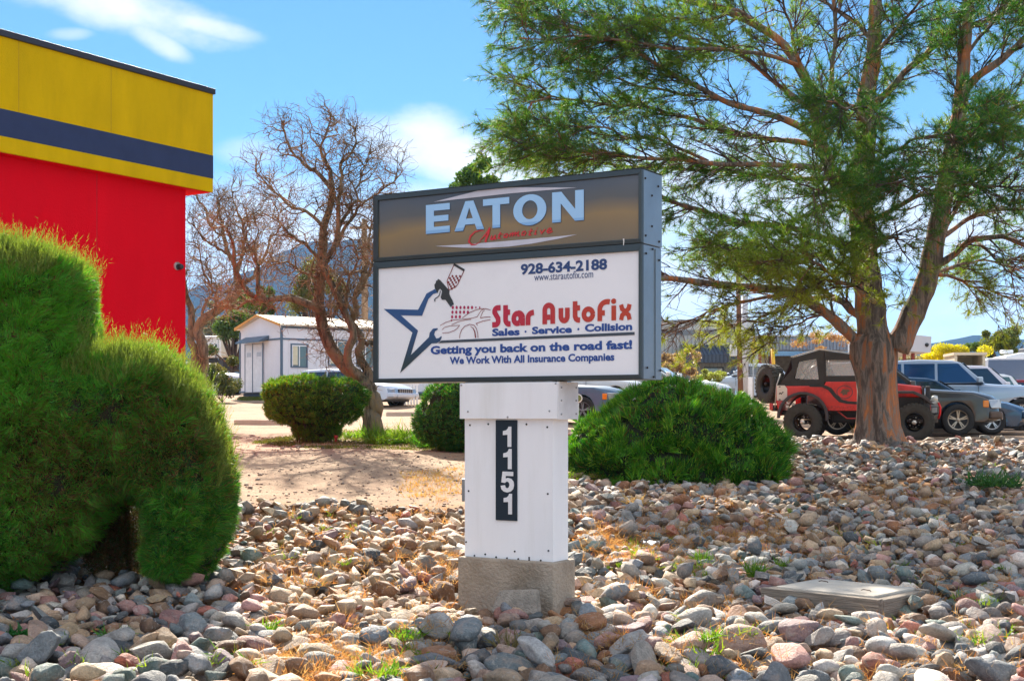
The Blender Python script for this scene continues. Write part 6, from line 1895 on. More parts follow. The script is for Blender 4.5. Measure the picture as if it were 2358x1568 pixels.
        MB().box(-hl - .01, -hl + .12, s * W / 2 * .80 - .1, s * W / 2 * .80 + .08, .70, .98).build('tail_light', M_REDL, root, bevel=.02)
    if grille:
        gr = MB().box(hl - .12, hl + .003, -W * .26, W * .26, lz0 + .0, lz1 - .01).build('grille', M_TRIM, root, bevel=.01)
        for i in range(7):
            y = -W * .22 + i * W * .44 / 6; MB().box(hl + .001, hl + .018, y - .018, y + .018, lz0 + .015, lz1 - .025).build('grille_bar', M_CHROME, gr)
    bm_ = cladding or paint
    MB().box(hl - .26, hl + .035, -W * .47, W * .47, .38, .56).build('bumper', bm_, root, bevel=.05, seg=3)
    MB().box(-hl - .035, -hl + .22, -W * .47, W * .47, .40, .60).build('bumper', bm_, root, bevel=.05, seg=3)
    for s in (-1, 1):
        MB().lathe([(0, .03), (.05, .02), (.06, 0)], 12, 'x', (hl + .02, s * W * .33, .42)).build('fog_lamp', M_LAMP, root)
    if cladding:
        for s in (-1, 1): MB().box(xr + ar, xf - ar, s * (W / 2 - .02) - .02, s * (W / 2 - .02) + .035, clear - .01, clear + .22).build('side_cladding', cladding, root, bevel=.02)
    if rack:
        for s in (-1, 1): MB().tube([(roof_f - .2, s * gw * .76, H + .05), (roof_r + .2, s * gw * .76, H + .05)], .02, 8).build('roof_rail', M_CHROME, root)
        for x in (roof_f - .5, roof_r + .5): MB().tube([(x, -gw * .76, H + .06), (x, gw * .76, H + .06)], .017, 8).build('roof_bar', M_TRIM, root)
    # dark underside and wheel wells
    MB().box(-hl + .3, hl - .3, -W / 2 + .22, W / 2 - .22, clear - .06, .62).build('underbody', M_TRIM, root)
    ty, rim = wheel_meshes(wheel_r, .23, spokes, rim_mat=rim_mat)
    put_wheels(root, ty, rim, xf, xr, W / 2 - .125, wheel_r)
    return root

def paintm(name, col=(.6,.6,.6), metal=.3, rough=.28, coat=.7): return pm(name, col, rough, metal, var=.06, scale=2, coat=coat, dirt=tuple(c * .6 + .12 for c in col), dirt_amt=.25)

def jeep():
    d = 29.9; hub = P(1849, 972, d)
    gr = gz(hub.x, d)
    g = hub.z - .415
    yaw = R(-17)
    root = empty('offroad_vehicle', (hub.x, d, g), yaw, 'lifted red and black soft top off-road vehicle with spare wheel behind the pine trunk', 'off-road vehicle')
    red = pm('worn_red_paint', (.62, .022, .012), .38, 0, var=.18, scale=5, dirt=(.10, .012, .010), dirt_amt=.55, coat=.3)
    blk = pm('soft_top_canvas', (.030, .028, .025), .75, var=.25, scale=6, bump=.5, bscale=10)
    flr = pm('fender_black', (.045, .038, .040), .45, var=.2)
    clr = pm('clear_vinyl', (.62, .63, .62), .25, var=.25, scale=3)
    # clear vinyl: mostly see-through
    m, t, b = new_mat('vinyl_window'); b.inputs['Base Color'].default_value = (.7, .72, .7, 1); b.inputs['Roughness'].default_value = .15
    tr = t.nodes.new('ShaderNodeBsdfTransparent'); ms = t.nodes.new('ShaderNodeMixShader'); ms.inputs[0].default_value = .25
    t.links.new(tr.outputs[0], ms.inputs[1]); t.links.new(b.outputs[0], ms.inputs[2]); t.links.new(ms.outputs[0], t.nodes['Material Output'].inputs[0])
    yn = -.05      # near side sits at y = yn - ... ; vehicle spans y from 0 (near) to 1.5 (far)
    W = 1.5
    def side_prism(poly, y0, y1, name, mat, parent=root, bevel=0, mb=None):
        m_ = mb or MB(); m_.prism(poly, lambda x, z: (x, y0, z), lambda x, z: (x, y1, z)); return m_.build(name, mat, parent, bevel=bevel)
    # tub with wheel arch cut out
    ar = [(0 + .50 * math.cos(a), .52 + .56 * math.sin(a)) for a in np.linspace(.15, math.pi - .05, 12)]
    tub = [(1.55, .67), (.55, .67)] + ar + [(-.585, .82), (-.585, 1.22), (.45, 1.22), (.50, 1.31), (1.45, 1.31), (1.5, 1.28), (1.55, 1.28)]
    body = side_prism(tub, 0.02, W - .02, 'body', red, bevel=.02)
    # black wave painted on the side: door edge
    for y0, y1 in ((.0135, .019), (W - .019, W - .0135)):
        wave = [(.14, 1.20), (.42, 1.19), (.55, 1.12), (.66, .98), (.78, .86), (.95, .82), (1.3, .80), (1.55, .80), (1.55, .85), (1.3, .86), (.98, .88), (.84, .92), (.73, 1.02), (.62, 1.17), (.48, 1.235), (.14, 1.235)]
        side_prism(wave, y0, y1, 'painted_wave', blk)
        ring = [(.90 + .175 * math.cos(a), 1.08 + .15 * math.sin(a)) for a in np.linspace(0, 6.28, 22)]; ring2 = [(.90 + .160 * math.cos(a), 1.08 + .135 * math.sin(a)) for a in np.linspace(6.28, 0, 22)]
        side_prism(ring + ring2, y0 - .001, y1 + .0005, 'emblem', flr)
        side_prism([(.80, 1.06), (.86, 1.15), (.92, 1.13), (.98, 1.14), (1.02, 1.10), (.96, 1.08), (.95, 1.02), (.90, 1.03), (.86, 1.0), (.85, 1.05)], y0 - .001, y1 + .0005, 'emblem', pm('emblem_olive', (.12, .07, .04), .6))
    # bonnet, grille, windscreen frame
    MB().hexa([(1.55, .10, .95), (2.55, .22, .95), (2.55, W - .22, .95), (1.55, W - .10, .95), (1.55, .12, 1.32), (2.52, .25, 1.20), (2.52, W - .25, 1.20), (1.55, W - .12, 1.32)]).build('bonnet', red, root, bevel=.03)
    MB().box(2.53, 2.58, .20, W - .20, .78, 1.20).build('grille', flr, root, bevel=.01)
    for s in (.40, W - .40): MB().lathe([(0, .06), (.08, .05), (.10, 0)], 16, 'x', (2.57, s, 1.04)).build('headlight', M_LAMP, root)
    # front wings and flares
    def flare(cx, r0, r1, z0, x_flat, y0, y1, name='fender_flare'):
        out = [(cx + r1 * math.cos(a), z0 + r1 * math.sin(a)) for a in np.linspace(-.15, math.pi + .05, 14)]
        inn = [(cx + r0 * math.cos(a), z0 + r0 * math.sin(a)) for a in np.linspace(math.pi + .05, -.15, 14)]
        side_prism(out + inn, y0, y1, name, flr, bevel=.008)
    for y0, y1 in ((-.16, .03), (W - .03, W + .16)):
        flare(0, .50, .56, .53, 0, y0, y1)
        fw = [(1.45, .68), (1.60, .95), (1.80, 1.10), (2.35, 1.10), (2.62, .98), (2.78, .80), (2.72, .80), (2.56, .93), (2.33, 1.04), (1.82, 1.04), (1.66, .92), (1.55, .68)]
        side_prism(fw, y0, y1 + .10 if y0 < 0 else y1, 'fender_flare', flr, bevel=.008)
    MB().box(1.55, 2.50, .12, W - .12, .70, .96).build('inner_wing', M_TRIM, root)
    # rocker with rust stripe
    for y in (-.01, W): MB().box(.55, 1.5, y - .01, y + .018, .67, .78).build('rocker', pm('rocker_red', (.52, .03, .02), .6, var=.5, scale=30), root, bevel=.006)
    # soft top
    top_m = MB()
    zB = 1.23
    roof = [(-.26, 1.85), (.345, 2.02), (1.13, 1.90), (1.16, 1.86), (.345, 1.965), (-.25, 1.80)]
    side_prism(roof, .10, W - .10, 'soft_top', blk, bevel=.012)
    pale = pm('roof_edge_pale', (.42, .40, .36), .6)
    def side_panel(outline, holes, y, name):
        # outline with rectangular windows left open is built from bars, so light passes through the window
        pass
    for near in (True, False):
        y0, y1 = (.05, .08) if near else (W - .08, W - .05)
        T = lambda p: p
        # canvas around the rear quarter window
        side_prism([(-.52, 1.225), (.42, 1.225), (.42, 1.36), (-.16, 1.36), (-.20, 1.40), (-.52, 1.26)], y0, y1, 'canvas_side', blk)
        side_prism([(-.52, 1.26), (-.20, 1.40), (-.10, 1.76), (-.12, 1.86), (-.26, 1.85), (-.24, 1.60)], y0 + .001, y1 - .001, 'canvas_side', blk)
        side_prism([(-.26, 1.84), (-.11, 1.77), (.29, 1.83), (.345, 2.0)], y0 + .002, y1 - .002, 'canvas_side', blk)
        side_prism([(.29, 1.83), (.34, 1.36), (.42, 1.36), (.42, 1.225), (.46, 1.225), (.455, 2.0), (.345, 2.0)], y0 + .003, y1 - .003, 'canvas_side', blk)
        side_prism([(-.18, 1.385), (.335, 1.365), (.29, 1.825), (-.09, 1.76)], y0 + .012, y1 - .012, 'side_window', m)
        side_prism([(-.16, 1.38), (-.12, 1.38), (.27, 1.80), (.24, 1.82)], y0 + .03, y1 + .0, 'roll_bar', blk)
        side_prism([(-.10, 1.66), (-.07, 1.68), (.12, 1.38), (.07, 1.38)], y0 + .032, y1 + .002, 'roll_bar', blk)
        # door with its window
        dr = side_prism([(.465, 1.30), (1.20, 1.30), (1.20, 1.44), (.465, 1.44)], y0, y1, 'door_top', blk)
        side_prism([(.465, 1.44), (.50, 1.44), (.49, 1.79), (.465, 1.79)], y0, y1, 'canvas_side', blk)
        side_prism([(.465, 1.795), (1.06, 1.785), (1.15, 1.88), (.465, 1.99)], y0, y1, 'canvas_side', blk)
        side_prism([(1.12, 1.445), (1.20, 1.445), (1.12, 1.88), (1.04, 1.78)], y0 + .001, y1 - .001, 'canvas_side', blk)
        side_prism([(.50, 1.44), (1.13, 1.44), (1.05, 1.79), (.49, 1.79)], y0 + .012, y1 - .012, 'side_window', m)
    MB().tube([(-.27, .07, 1.865), (.345, .07, 2.035), (1.14, .07, 1.915)], .014, 6).build('roof_piping', pale, root)
    MB().hexa([(1.16, .1, 1.32), (1.20, .1, 1.32), (1.20, W - .1, 1.32), (1.16, W - .1, 1.32), (1.10, .1, 1.88), (1.13, .1, 1.88), (1.13, W - .1, 1.88), (1.10, W - .1, 1.88)]).build('windscreen', m, root)
    for y in (.08, W - .12): MB().hexa([(1.17, y, 1.30), (1.23, y, 1.30), (1.23, y + .04, 1.30), (1.17, y + .04, 1.30), (1.11, y, 1.89), (1.16, y, 1.89), (1.16, y + .04, 1.89), (1.11, y + .04, 1.89)]).build('windscreen_frame', flr, root)
    side_prism([(-.52, 1.22), (-.50, 1.22), (-.24, 1.84), (-.26, 1.84)], .09, W - .09, 'rear_curtain', blk)
    # seats
    for y in (.40, 1.05):
        MB().hexa([(.55, y - .2, 1.15), (.70, y - .2, 1.15), (.70, y + .2, 1.15), (.55, y + .2, 1.15), (.50, y - .2, 1.62), (.58, y - .2, 1.62), (.58, y + .2, 1.62), (.50, y + .2, 1.62)]).build('seat', pm('seat_dark', (.05, .05, .055), .8), root, bevel=.04)
    # pale corner guard with tail lamp below
    gpl = side_prism([(-.575, .90), (-.345, .90), (-.345, 1.16), (-.40, 1.235), (-.575, 1.235)], .004, .019, 'corner_guard', pm('guard_cream', (.62, .57, .50), .5), bevel=.003)
    mk = pm('marker_black', (.02, .02, .02), .5)
    for (x, z, w_, h_) in ((-.50, 1.205, .03, .012), (-.50, .918, .03, .012)): MB().box(x - w_, x + w_ * .3, -.001, .003, z - h_, z + h_).build('slot', mk, gpl)
    side_prism([(-.53, 1.05), (-.50, 1.08), (-.47, 1.06), (-.44, 1.10), (-.42, 1.085), (-.45, 1.06), (-.47, 1.03), (-.50, 1.05), (-.52, 1.03)], -.001, .003, 'mark', mk, gpl)
    MB().box(-.57, -.36, .005, .02, .82, .895).build('reflector', M_REDL, root, bevel=.004)
    MB().box(-.74, -.66, .02, .14, .68, .84).build('tail_light', M_REDL, root, bevel=.02)
    MB().box(-.70, -.60, .05, W - .05, .66, .80).build('rear_bumper', M_TRIM, root, bevel=.01)
    # spare wheel on the back
    ty, rim = wheel_meshes(.435, .30, 0, True, .50, pm('rim_black', (.02, .02, .02), .35, .4))
    sp = link('spare_wheel', ty, root, (-.78, .52, 1.28)); sp.rotation_euler = (0, 0, R(-90 + 36)); link('rim', rim, sp)
    MB().tube([(-.60, .5, 1.0), (-.72, .5, 1.28)], .03, 8).build('spare_carrier', M_TRIM, root)
    MB().tube([(-.62, .06, .75), (-.58, .06, 1.25), (-.50, .10, 1.5)], .016, 6).build('carrier_arm', pale, root)
    # road wheels
    ty2, rim2 = wheel_meshes(.415, .31, 0, True, .50, pm('rim_black', (.02, .02, .02), .35, .4))
    hubm = pm('hub_steel', (.6, .55, .48), .35, .7)
    hm = MB(); hm.lathe([(0, -.15), (.05, -.15), (.055, -.08)], 6)
    for k in range(5):
        a = k * 1.2566; hm.lathe([(0, -.10), (.012, -.10), (.012, -.06)], 6, 'y', (.11 * math.cos(a), 0, .11 * math.sin(a)))
    hme = hm.mesh('hub', hubm)
    for x, dz in ((0, 0), (2.37, 0)):
        for y in (-.02, W + .02):
            w_ = link('wheel', ty2, root, (x, y, .415)); 
            if y > 1: w_.rotation_euler = (0, 0, math.pi)
            link('rim', rim2, w_); link('hub', hme, w_)
    for x in (0, 2.37): MB().tube([(x, .1, .415), (x, W - .1, .415)], .05, 8).build('axle', M_TRIM, root)
    for x in (0, 2.37):
        for y in (.2, W - .2):
            MB().tube([(x - .5, y, .62), (x - .2, y, .50), (x + .2, y, .50), (x + .5, y, .62)], .022, 6).build('leaf_spring', M_TRIM, root)
    MB().box(-.55, 2.6, .30, .38, .58, .68).box(-.55, 2.6, W - .38, W - .30, .58, .68).build('chassis', M_TRIM, root)
    MB().tube([(.75, .02, .66), (.95, .0, .50), (1.2, .0, .50), (1.4, .02, .66)], .018, 6).build('side_step', pm('step_red', (.35, .03, .02), .6), root)
    MB().box(.6, 1.5, .4, 1.1, .40, .62).build('gearbox', M_TRIM, root, bevel=.05)
    # front bumper, winch, lamps, red recovery strap, jerry can
    MB().box(2.72, 2.84, .02, W - .02, .62, .74).build('front_bumper', pm('bumper_grey', (.25, .26, .27), .4, .4), root, bevel=.01)
    wn_ = MB().box(2.70, 2.90, .50, 1.0, .745, .86).build('winch', pm('winch_grey', (.3, .32, .33), .4, .6), root, bevel=.02)
    MB().tube([(2.80, .56, .80), (2.80, .94, .80)], .07, 12).build('winch_drum', M_CHROME, wn_)
    for y in (.10, .32, 1.12, 1.34):
        MB().lathe([(0, .08), (.065, .07), (.075, 0), (.05, -.05)], 14, 'x', (2.78, y, .93)).build('driving_lamp', pm('lamp_body', (.55, .55, .52), .3, .5), root)
    MB().tube([(2.70, .03, .90), (2.86, .03, .86), (2.86, W - .03, .86), (2.70, W - .03, .90)], .018, 6).build('lamp_bar', pale, root)
    MB().tube([(2.87, .20, .84), (2.91, .17, .74), (2.90, .20, .60), (2.87, .24, .50)], .024, 7).build('recovery_strap', pm('strap_red', (.70, .01, .012), .5), root)
    MB().box(2.60, 2.70, .06, .18, .84, 1.20).build('side_plate', pm('dark_fabric', (.03, .03, .035), .7), root, bevel=.02)
    MB().box(2.70, 2.715, .0, .05, .60, .80).build('end_plate', M_REDL, root)
    return root

def place_cars():
    jeep()
    def at(px, d, dz=0.0): x = (px - CX) / FPX * d; return (x, d, gz(x, d) + dz)
    rim_b = pm('wheel_beige_alloy', (.46, .40, .32), .35, .7)
    # dark SUV: front wheel at px 2206
    yaw = R(-16)
    def from_front_wheel(px, py_ground, d, xf, yw, yaw):
        """root position so that the near front wheel centre stands at the pixel"""
        X = (px - CX) / FPX * d; z = EYE - (py_ground - HY) / FPX * d
        return (X - (xf * math.cos(yaw) + yw * math.sin(yaw)), d - (xf * math.sin(yaw) - yw * math.cos(yaw)), z)
    car('dark_suv', 'dark brown sport utility vehicle with amber indicators parked just right of the pine trunk', from_front_wheel(2206, 1003, 31.0, 1.36, .8, yaw), yaw,
        paintm('dark_brown_paint', (.050, .045, .042), .55), L=4.6, W=1.84, H=1.72, hood=1.05, cowl=1.13, belt=1.08, cowl_x=.50, roof_f=-.20, roof_r=-1.95, rear_x=-2.15, wheel_r=.365, xf=1.36, xr=-1.34,
        cladding=pm('bronze_cladding', (.11, .080, .065), .45, .3), cat='suv', rack=True, hoodf=.93, rim_mat=rim_b)
    yaw2 = R(-13)
    car('silver_suv', 'silver blue sport utility vehicle with a wide white roof behind the dark brown one', from_front_wheel(2352, 985, 35.0, 1.45, .85, yaw2), yaw2,
        paintm('silver_blue_paint', (.36, .42, .50), .6), L=4.8, W=1.92, H=1.80, hood=1.12, cowl=1.18, belt=1.14, cowl_x=.55, roof_f=-.10, roof_r=-2.1, rear_x=-2.3, wheel_r=.38, xf=1.45, xr=-1.42, cat='suv', lamp_amber=False,
        hoodf=1.0, glass=glass_mat('blue_glass', (.010, .045, .13), .05, .93))
    yaw3 = R(-14)
    car('blue_sedan', 'low dark blue sedan nosing out at the right edge in front of the silver one', from_front_wheel(2284, 1000, 33.0, 1.35, .78, yaw3), yaw3,
        paintm('deep_blue_paint', (.012, .055, .12), .4, .2), L=4.6, W=1.78, H=1.42, hood=.84, cowl=.95, belt=.92, cowl_x=.70, roof_f=.0, roof_r=-1.2, rear_x=-1.75, wheel_r=.33, xf=1.35, xr=-1.35, cat='sedan', hoodf=.68, clear=.2, lamp_amber=False, deck=.95)
    yaw4 = R(-13)
    car('pale_van', 'white and purple van with a steep windscreen behind the silver blue vehicle', at(2240, 40, 0), R(-14),
        paintm('white_van_paint', (.62, .60, .66), .1), L=4.8, W=1.9, H=1.92, hood=1.2, cowl=1.3, belt=1.22, cowl_x=1.0, roof_f=.35, roof_r=-2.2, rear_x=-2.3, wheel_r=.35, cat='van', lamp_amber=False, hoodf=1.05)
    car('red_car', 'dark red car beyond the silver blue vehicle at the right edge', at(2395, 47, 0), R(-14),
        paintm('dark_red_paint', (.22, .012, .012), .3), H=1.62, cat='car')
    car('teal_glass_car', 'white hatchback with greenish side windows beyond the silver blue vehicle', at(2300, 43, .1), R(-14),
        paintm('white_car_paint', (.62, .64, .66), .1), H=1.60, cat='hatchback', glass=glass_mat('green_glass', (.08, .15, .15), .05, .9))
    car('blue_window_van', 'white camper van with large blue side windows at the right edge', at(2420, 52, .1), R(-8),
        paintm('white_van_paint2', (.7, .7, .7), .1), L=5.6, W=2.0, H=2.45, hood=1.3, cowl=1.4, belt=1.35, cowl_x=1.7, roof_f=1.1, roof_r=-2.6, rear_x=-2.7, cat='van', glass=glass_mat('blue_glass'), hoodf=1.1)
    # between the sign post and the big bush
    car('slate_suv', 'slate blue sport utility vehicle whose bonnet shows between sign post and big bush', from_front_wheel(1343, 977, 35.0, 1.38, .8, R(-20)), R(-20),
        paintm('slate_paint', (.07, .13, .21), .0, .45, .1), H=1.68, cowl_x=.55, roof_f=.0, hood=1.02, hoodf=.92, cat='suv', wheel_r=.36, xf=1.38, rim_mat=pm('dull_rim', (.20, .21, .22), .7))
    car('white_pickup', 'white car behind the slate blue one, half hidden by the big bush', from_front_wheel(1420, 948, 40.0, 1.38, .8, R(-18)), R(-18), paintm('white_car_paint'), H=1.5, hood=.96, hoodf=.85, cat='car') if False else \
    car('white_car', 'white car behind the slate blue one, half hidden by the big bush', from_front_wheel(1420, 948, 40.0, 1.38, .8, R(-18)), R(-18), paintm('white_car_paint', (.62, .64, .66), .1), H=1.5, hood=.96, hoodf=.85, cat='car')
    car('white_sedan', 'white sedan with a sloping bonnet in front of the grey metal building', from_front_wheel(1610, 947, 42.0, 1.38, .8, R(-18)), R(-18), paintm('white_car_paint'if False else 'white_sedan_paint', (.72, .73, .72), .05), H=1.50, hood=.96, cowl=1.0, hoodf=.84, cowl_x=.60, roof_f=-.1, cat='sedan', lamp_amber=False, glass=glass_mat('green_glass'))
    # small pale blue vehicle with a round spare wheel cover
    o = car('small_pale_suv', 'small pale blue vehicle parked by the foot of the utility pole', at(1708, 52, -.3), R(178), paintm('pale_blue_paint', (.42, .50, .60), .3), L=3.6, H=1.55, xf=1.1, xr=-1.1, rear_x=-1.65, roof_r=-1.3, cowl_x=.5, roof_f=.1, cat='car')
    # left side
    car('white_blue_sedan', 'white sedan with dark headlights emerging from behind the bare tree trunk', from_front_wheel(878, 940, 48.5, 1.38, .8, R(-14)), R(-28), paintm('bluish_white_paint', (.55, .62, .72), .2), H=1.45, hood=.92, hoodf=.80, cat='sedan', lamp_amber=False, deck=1.0)
    car('mauve_car', 'pale mauve car mostly hidden by the curved tree trunk on the left', at(463, 62, .0), R(-20), paintm('mauve_paint', (.42, .38, .44), .3), H=1.5, cat='car')
place_cars()

# ------------------------------------------------------------------ vegetation and loose things
HEDGE = [(-330, 560), (-200, 548), (0, 545), (60, 558), (130, 578), (190, 600), (214, 640), (218, 700), (221, 760), (230, 800), (262, 797), (310, 788), (360, 798), (410, 826), (450, 868), (490, 928), (525, 1000), (543, 1070), (547, 1140), (536, 1220), (513, 1280), (480, 1330), (430, 1348), (380, 1342), (345, 1322), (330, 1280), (334, 1230), (330, 1180), (310, 1154), (285, 1167), (255, 1210), (220, 1258), (180, 1290), (120, 1322), (60, 1350), (0, 1370), (-150, 1395), (-330, 1400)]
def outline_hedge():
    """the clipped juniper: its silhouette swells to a rounded body about 1.3 m thick"""
    D = 11.25; T = .62; RR = .42
    org = np.array((-3.6, D, gtop(-3.6, D)))
    root = empty('clipped_juniper', tuple(org), 0, 'tall clipped green juniper with a stepped top and an arched hollow at its foot', 'hedge')
    pl = np.array([[(px - CX) / FPX * D, EYE - (py - HY) / FPX * D] for px, py in HEDGE])
    def sdf(q):
        A = pl; B = np.roll(pl, -1, 0)
        ab = B - A
        t = np.clip(((q[:, None] - A) * ab).sum(-1) / (ab * ab).sum(-1), 0, 1)
        dist = np.linalg.norm(q[:, None] - A - ab * t[..., None], axis=-1)
        # rounded minimum keeps inner creases soft
        d = dist.min(1)
        x, y = q[:, :1], q[:, 1:]
        c = ((A[:, 1] > y) != (B[:, 1] > y)) & (x < (B[:, 0] - A[:, 0]) * (y - A[:, 1]) / (B[:, 1] - A[:, 1] + 1e-12) + A[:, 0])
        return np.where(c.sum(1) % 2 == 1, d, -d)
    LX0, LZ0, LS = pl[:, 0].min() - .2, pl[:, 1].min() - .2, .02
    lx = np.arange(LX0, pl[:, 0].max() + .2, LS); lz = np.arange(LZ0, pl[:, 1].max() + .2, LS)
    GXX, GZZ = np.meshgrid(lx, lz); LUT = sdf(np.stack([GXX.ravel(), GZZ.ravel()], -1)).reshape(len(lz), len(lx))
    def sdf(q):
        u = np.clip((q[:, 0] - LX0) / LS, 0, len(lx) - 1.001); v = np.clip((q[:, 1] - LZ0) / LS, 0, len(lz) - 1.001)
        i, j = u.astype(int), v.astype(int); a, b = u - i, v - j
        return (LUT[j, i] * (1 - a) + LUT[j, i + 1] * a) * (1 - b) + (LUT[j + 1, i] * (1 - a) + LUT[j + 1, i + 1] * a) * b
    def thick(q, inset=0.0):
        d = np.clip((sdf(q) - inset) / RR, 0, 1)
        lump = .05 * wob(q, 2.4, 0) + .025 * wob(q, 6.5, 1)
        return (T + lump - inset) * np.sqrt(1 - (1 - d) ** 2)
    x0, z0 = pl.min(0); x1, z1 = pl.max(0)
    n = 330000
    q = np.stack([RNG.uniform(x0, x1, n), RNG.uniform(z0, z1, n)], -1)
    q = q[sdf(q) > 0.0]
    # extra samples close to the rim, where the body turns away
    e = np.concatenate([q + RNG.normal(size=q.shape) * .02 for _ in range(1)]); sd_ = sdf(e); rim = e[(sd_ > 0) & (sd_ < .16)]
    q = np.concatenate([q, rim, rim + RNG.normal(size=rim.shape) * .004]); q = q[sdf(q) > 0]
    t0 = thick(q); h = .02
    gx = (thick(q + [h, 0]) - thick(q - [h, 0])) / (2 * h); gz_ = (thick(q + [0, h]) - thick(q - [0, h])) / (2 * h)
    gx = np.clip(gx, -6, 6); gz_ = np.clip(gz_, -6, 6)
    side = np.where(RNG.random(len(q)) < .72, -1.0, 1.0)
    p = np.stack([q[:, 0], D + side * t0, q[:, 1]], -1)
    nr = unit(np.stack([-gx, side, -gz_], -1))
    m = len(p)
    # blades gather in little fans: each takes the heading of its spray
    nsp = 9000; sc = q[RNG.integers(0, m, nsp)]; sdir = RNG.normal(size=(nsp, 3)) * .55; ssc = RNG.normal(size=nsp) * .5
    cell_ = .05; key = {}
    ks = np.floor(sc / cell_).astype(int); G0 = ks.min(0); GW = ks.max(0) - G0 + 1; tab = -np.ones(GW[0] * GW[1], dtype=int); tab[(ks[:, 0] - G0[0]) * GW[1] + ks[:, 1] - G0[1]] = np.arange(nsp)
    jit = q + RNG.normal(size=q.shape) * .012
    kb = np.clip(np.floor(jit / cell_).astype(int) - G0, 0, GW - 1); sid = tab[kb[:, 0] * GW[1] + kb[:, 1]]; sid = np.where(sid < 0, RNG.integers(0, nsp, m), sid)
    dirs = unit(nr * .55 + np.array([.22, 0, .32]) + sdir[sid] + RNG.normal(size=(m, 3)) * .26)
    spray = ssc[sid]
    cl = wob(p, 8.0, 2)
    L = .066 * RNG.uniform(.5, 1.4, m) * (1 + .45 * np.clip(cl, -.6, 1.2))
    p = p - nr * (L * .5)[:, None] + nr * (.020 * cl + .018 * spray)[:, None]
    V, F = blades_geo(p, dirs, L, .0075 * RNG.uniform(.6, 1.4, m))
    t = np.clip(.42 + .26 * wob(p, 1.5, 1) + .10 * cl + .22 * spray + RNG.normal(size=m) * .20, 0, 1)[:, None]
    C = np.array([.016, .105, .018]) * (1 - t) + np.array([.13, .43, .036]) * t
    C = np.where((RNG.random(m) < .12)[:, None], np.array([.20, .36, .035]), C)
    br = (RNG.random(m) < .085 * (1 + 4.5 * np.clip(wob(p, 2.6, 0), 0, 1)))[:, None]
    C = np.where(br, np.array([.20, .10, .035]) * RNG.uniform(.6, 1.3, (m, 1)), C)
    Vs, Fs, Cs, b = [V], [F], [np.repeat(C, 3, 0)], len(V)
    # feathery shoots in a paler tone, standing above the clipped top
    up = (nr[:, 2] > .45) | ((sdf(q) < .07) & (nr[:, 2] > .05))
    up = np.where(up & (RNG.random(m) < .16))[0]
    for part_ in (up,):
        pp = p[part_]; k = len(pp)
        d0 = unit(np.stack([RNG.normal(size=k) * .22 + .16, RNG.normal(size=k) * .22, np.ones(k)], -1) + nr[part_] * .25)
        hgt = RNG.uniform(.25, 1.0, k) ** 3 * .15 + .02; hgt = np.where(RNG.random(k) < .07, RNG.uniform(.13, .27, k), hgt)
        for s in range(9):
            f = s / 8
            qq = pp + d0 * (hgt * f)[:, None]; dd = unit(d0 + RNG.normal(size=(k, 3)) * .38)
            V, F = blades_geo(qq, dd, RNG.uniform(.025, .055, k), np.full(k, .0045))
            Vs.append(V); Fs.append(F + b); b += len(V)
            Cs.append(np.repeat(np.array([.20, .26, .05]) * RNG.uniform(.6, 1.35, (k, 1)), 3, 0))
    # dead brown twiggery inside the hollow
    k = 16000
    c = np.array(P(268, 1240, D + .25)); pp = c + unit(RNG.normal(size=(k, 3))) * (RNG.random((k, 1)) ** .4) * np.array([.34, .22, .40])
    V, F = blades_geo(pp, unit(RNG.normal(size=(k, 3)) + [0, 0, .3]), RNG.uniform(.03, .09, k), np.full(k, .006))
    Vs.append(V); Fs.append(F + b); b += len(V)
    Cs.append(np.repeat(np.where(RNG.random((k, 1)) < .3, np.array([.035, .09, .02]), np.array([.13, .065, .030])) * RNG.uniform(.5, 1.3, (k, 1)), 3, 0))
    link('foliage', np_mesh('foliage', np.concatenate(Vs) - org, np.concatenate(Fs), M_LEAF, np.concatenate(Cs)), root)
    # solid dark core added just under the leaves to block see-through
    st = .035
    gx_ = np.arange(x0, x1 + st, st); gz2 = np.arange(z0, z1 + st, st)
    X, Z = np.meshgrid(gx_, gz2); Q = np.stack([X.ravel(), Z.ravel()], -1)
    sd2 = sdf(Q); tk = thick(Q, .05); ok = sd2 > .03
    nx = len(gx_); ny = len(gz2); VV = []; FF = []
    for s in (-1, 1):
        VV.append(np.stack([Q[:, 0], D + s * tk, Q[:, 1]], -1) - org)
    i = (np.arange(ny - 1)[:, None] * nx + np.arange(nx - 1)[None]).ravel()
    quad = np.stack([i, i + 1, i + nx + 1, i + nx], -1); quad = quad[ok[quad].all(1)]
    link('branches', np_mesh('branches', np.concatenate(VV), np.concatenate([quad, quad[:, ::-1] + len(Q)]), pm('shrub_inside', (.022, .020, .009), .95, var=.5, scale=30, bump=1, bscale=60), smooth=True), root)

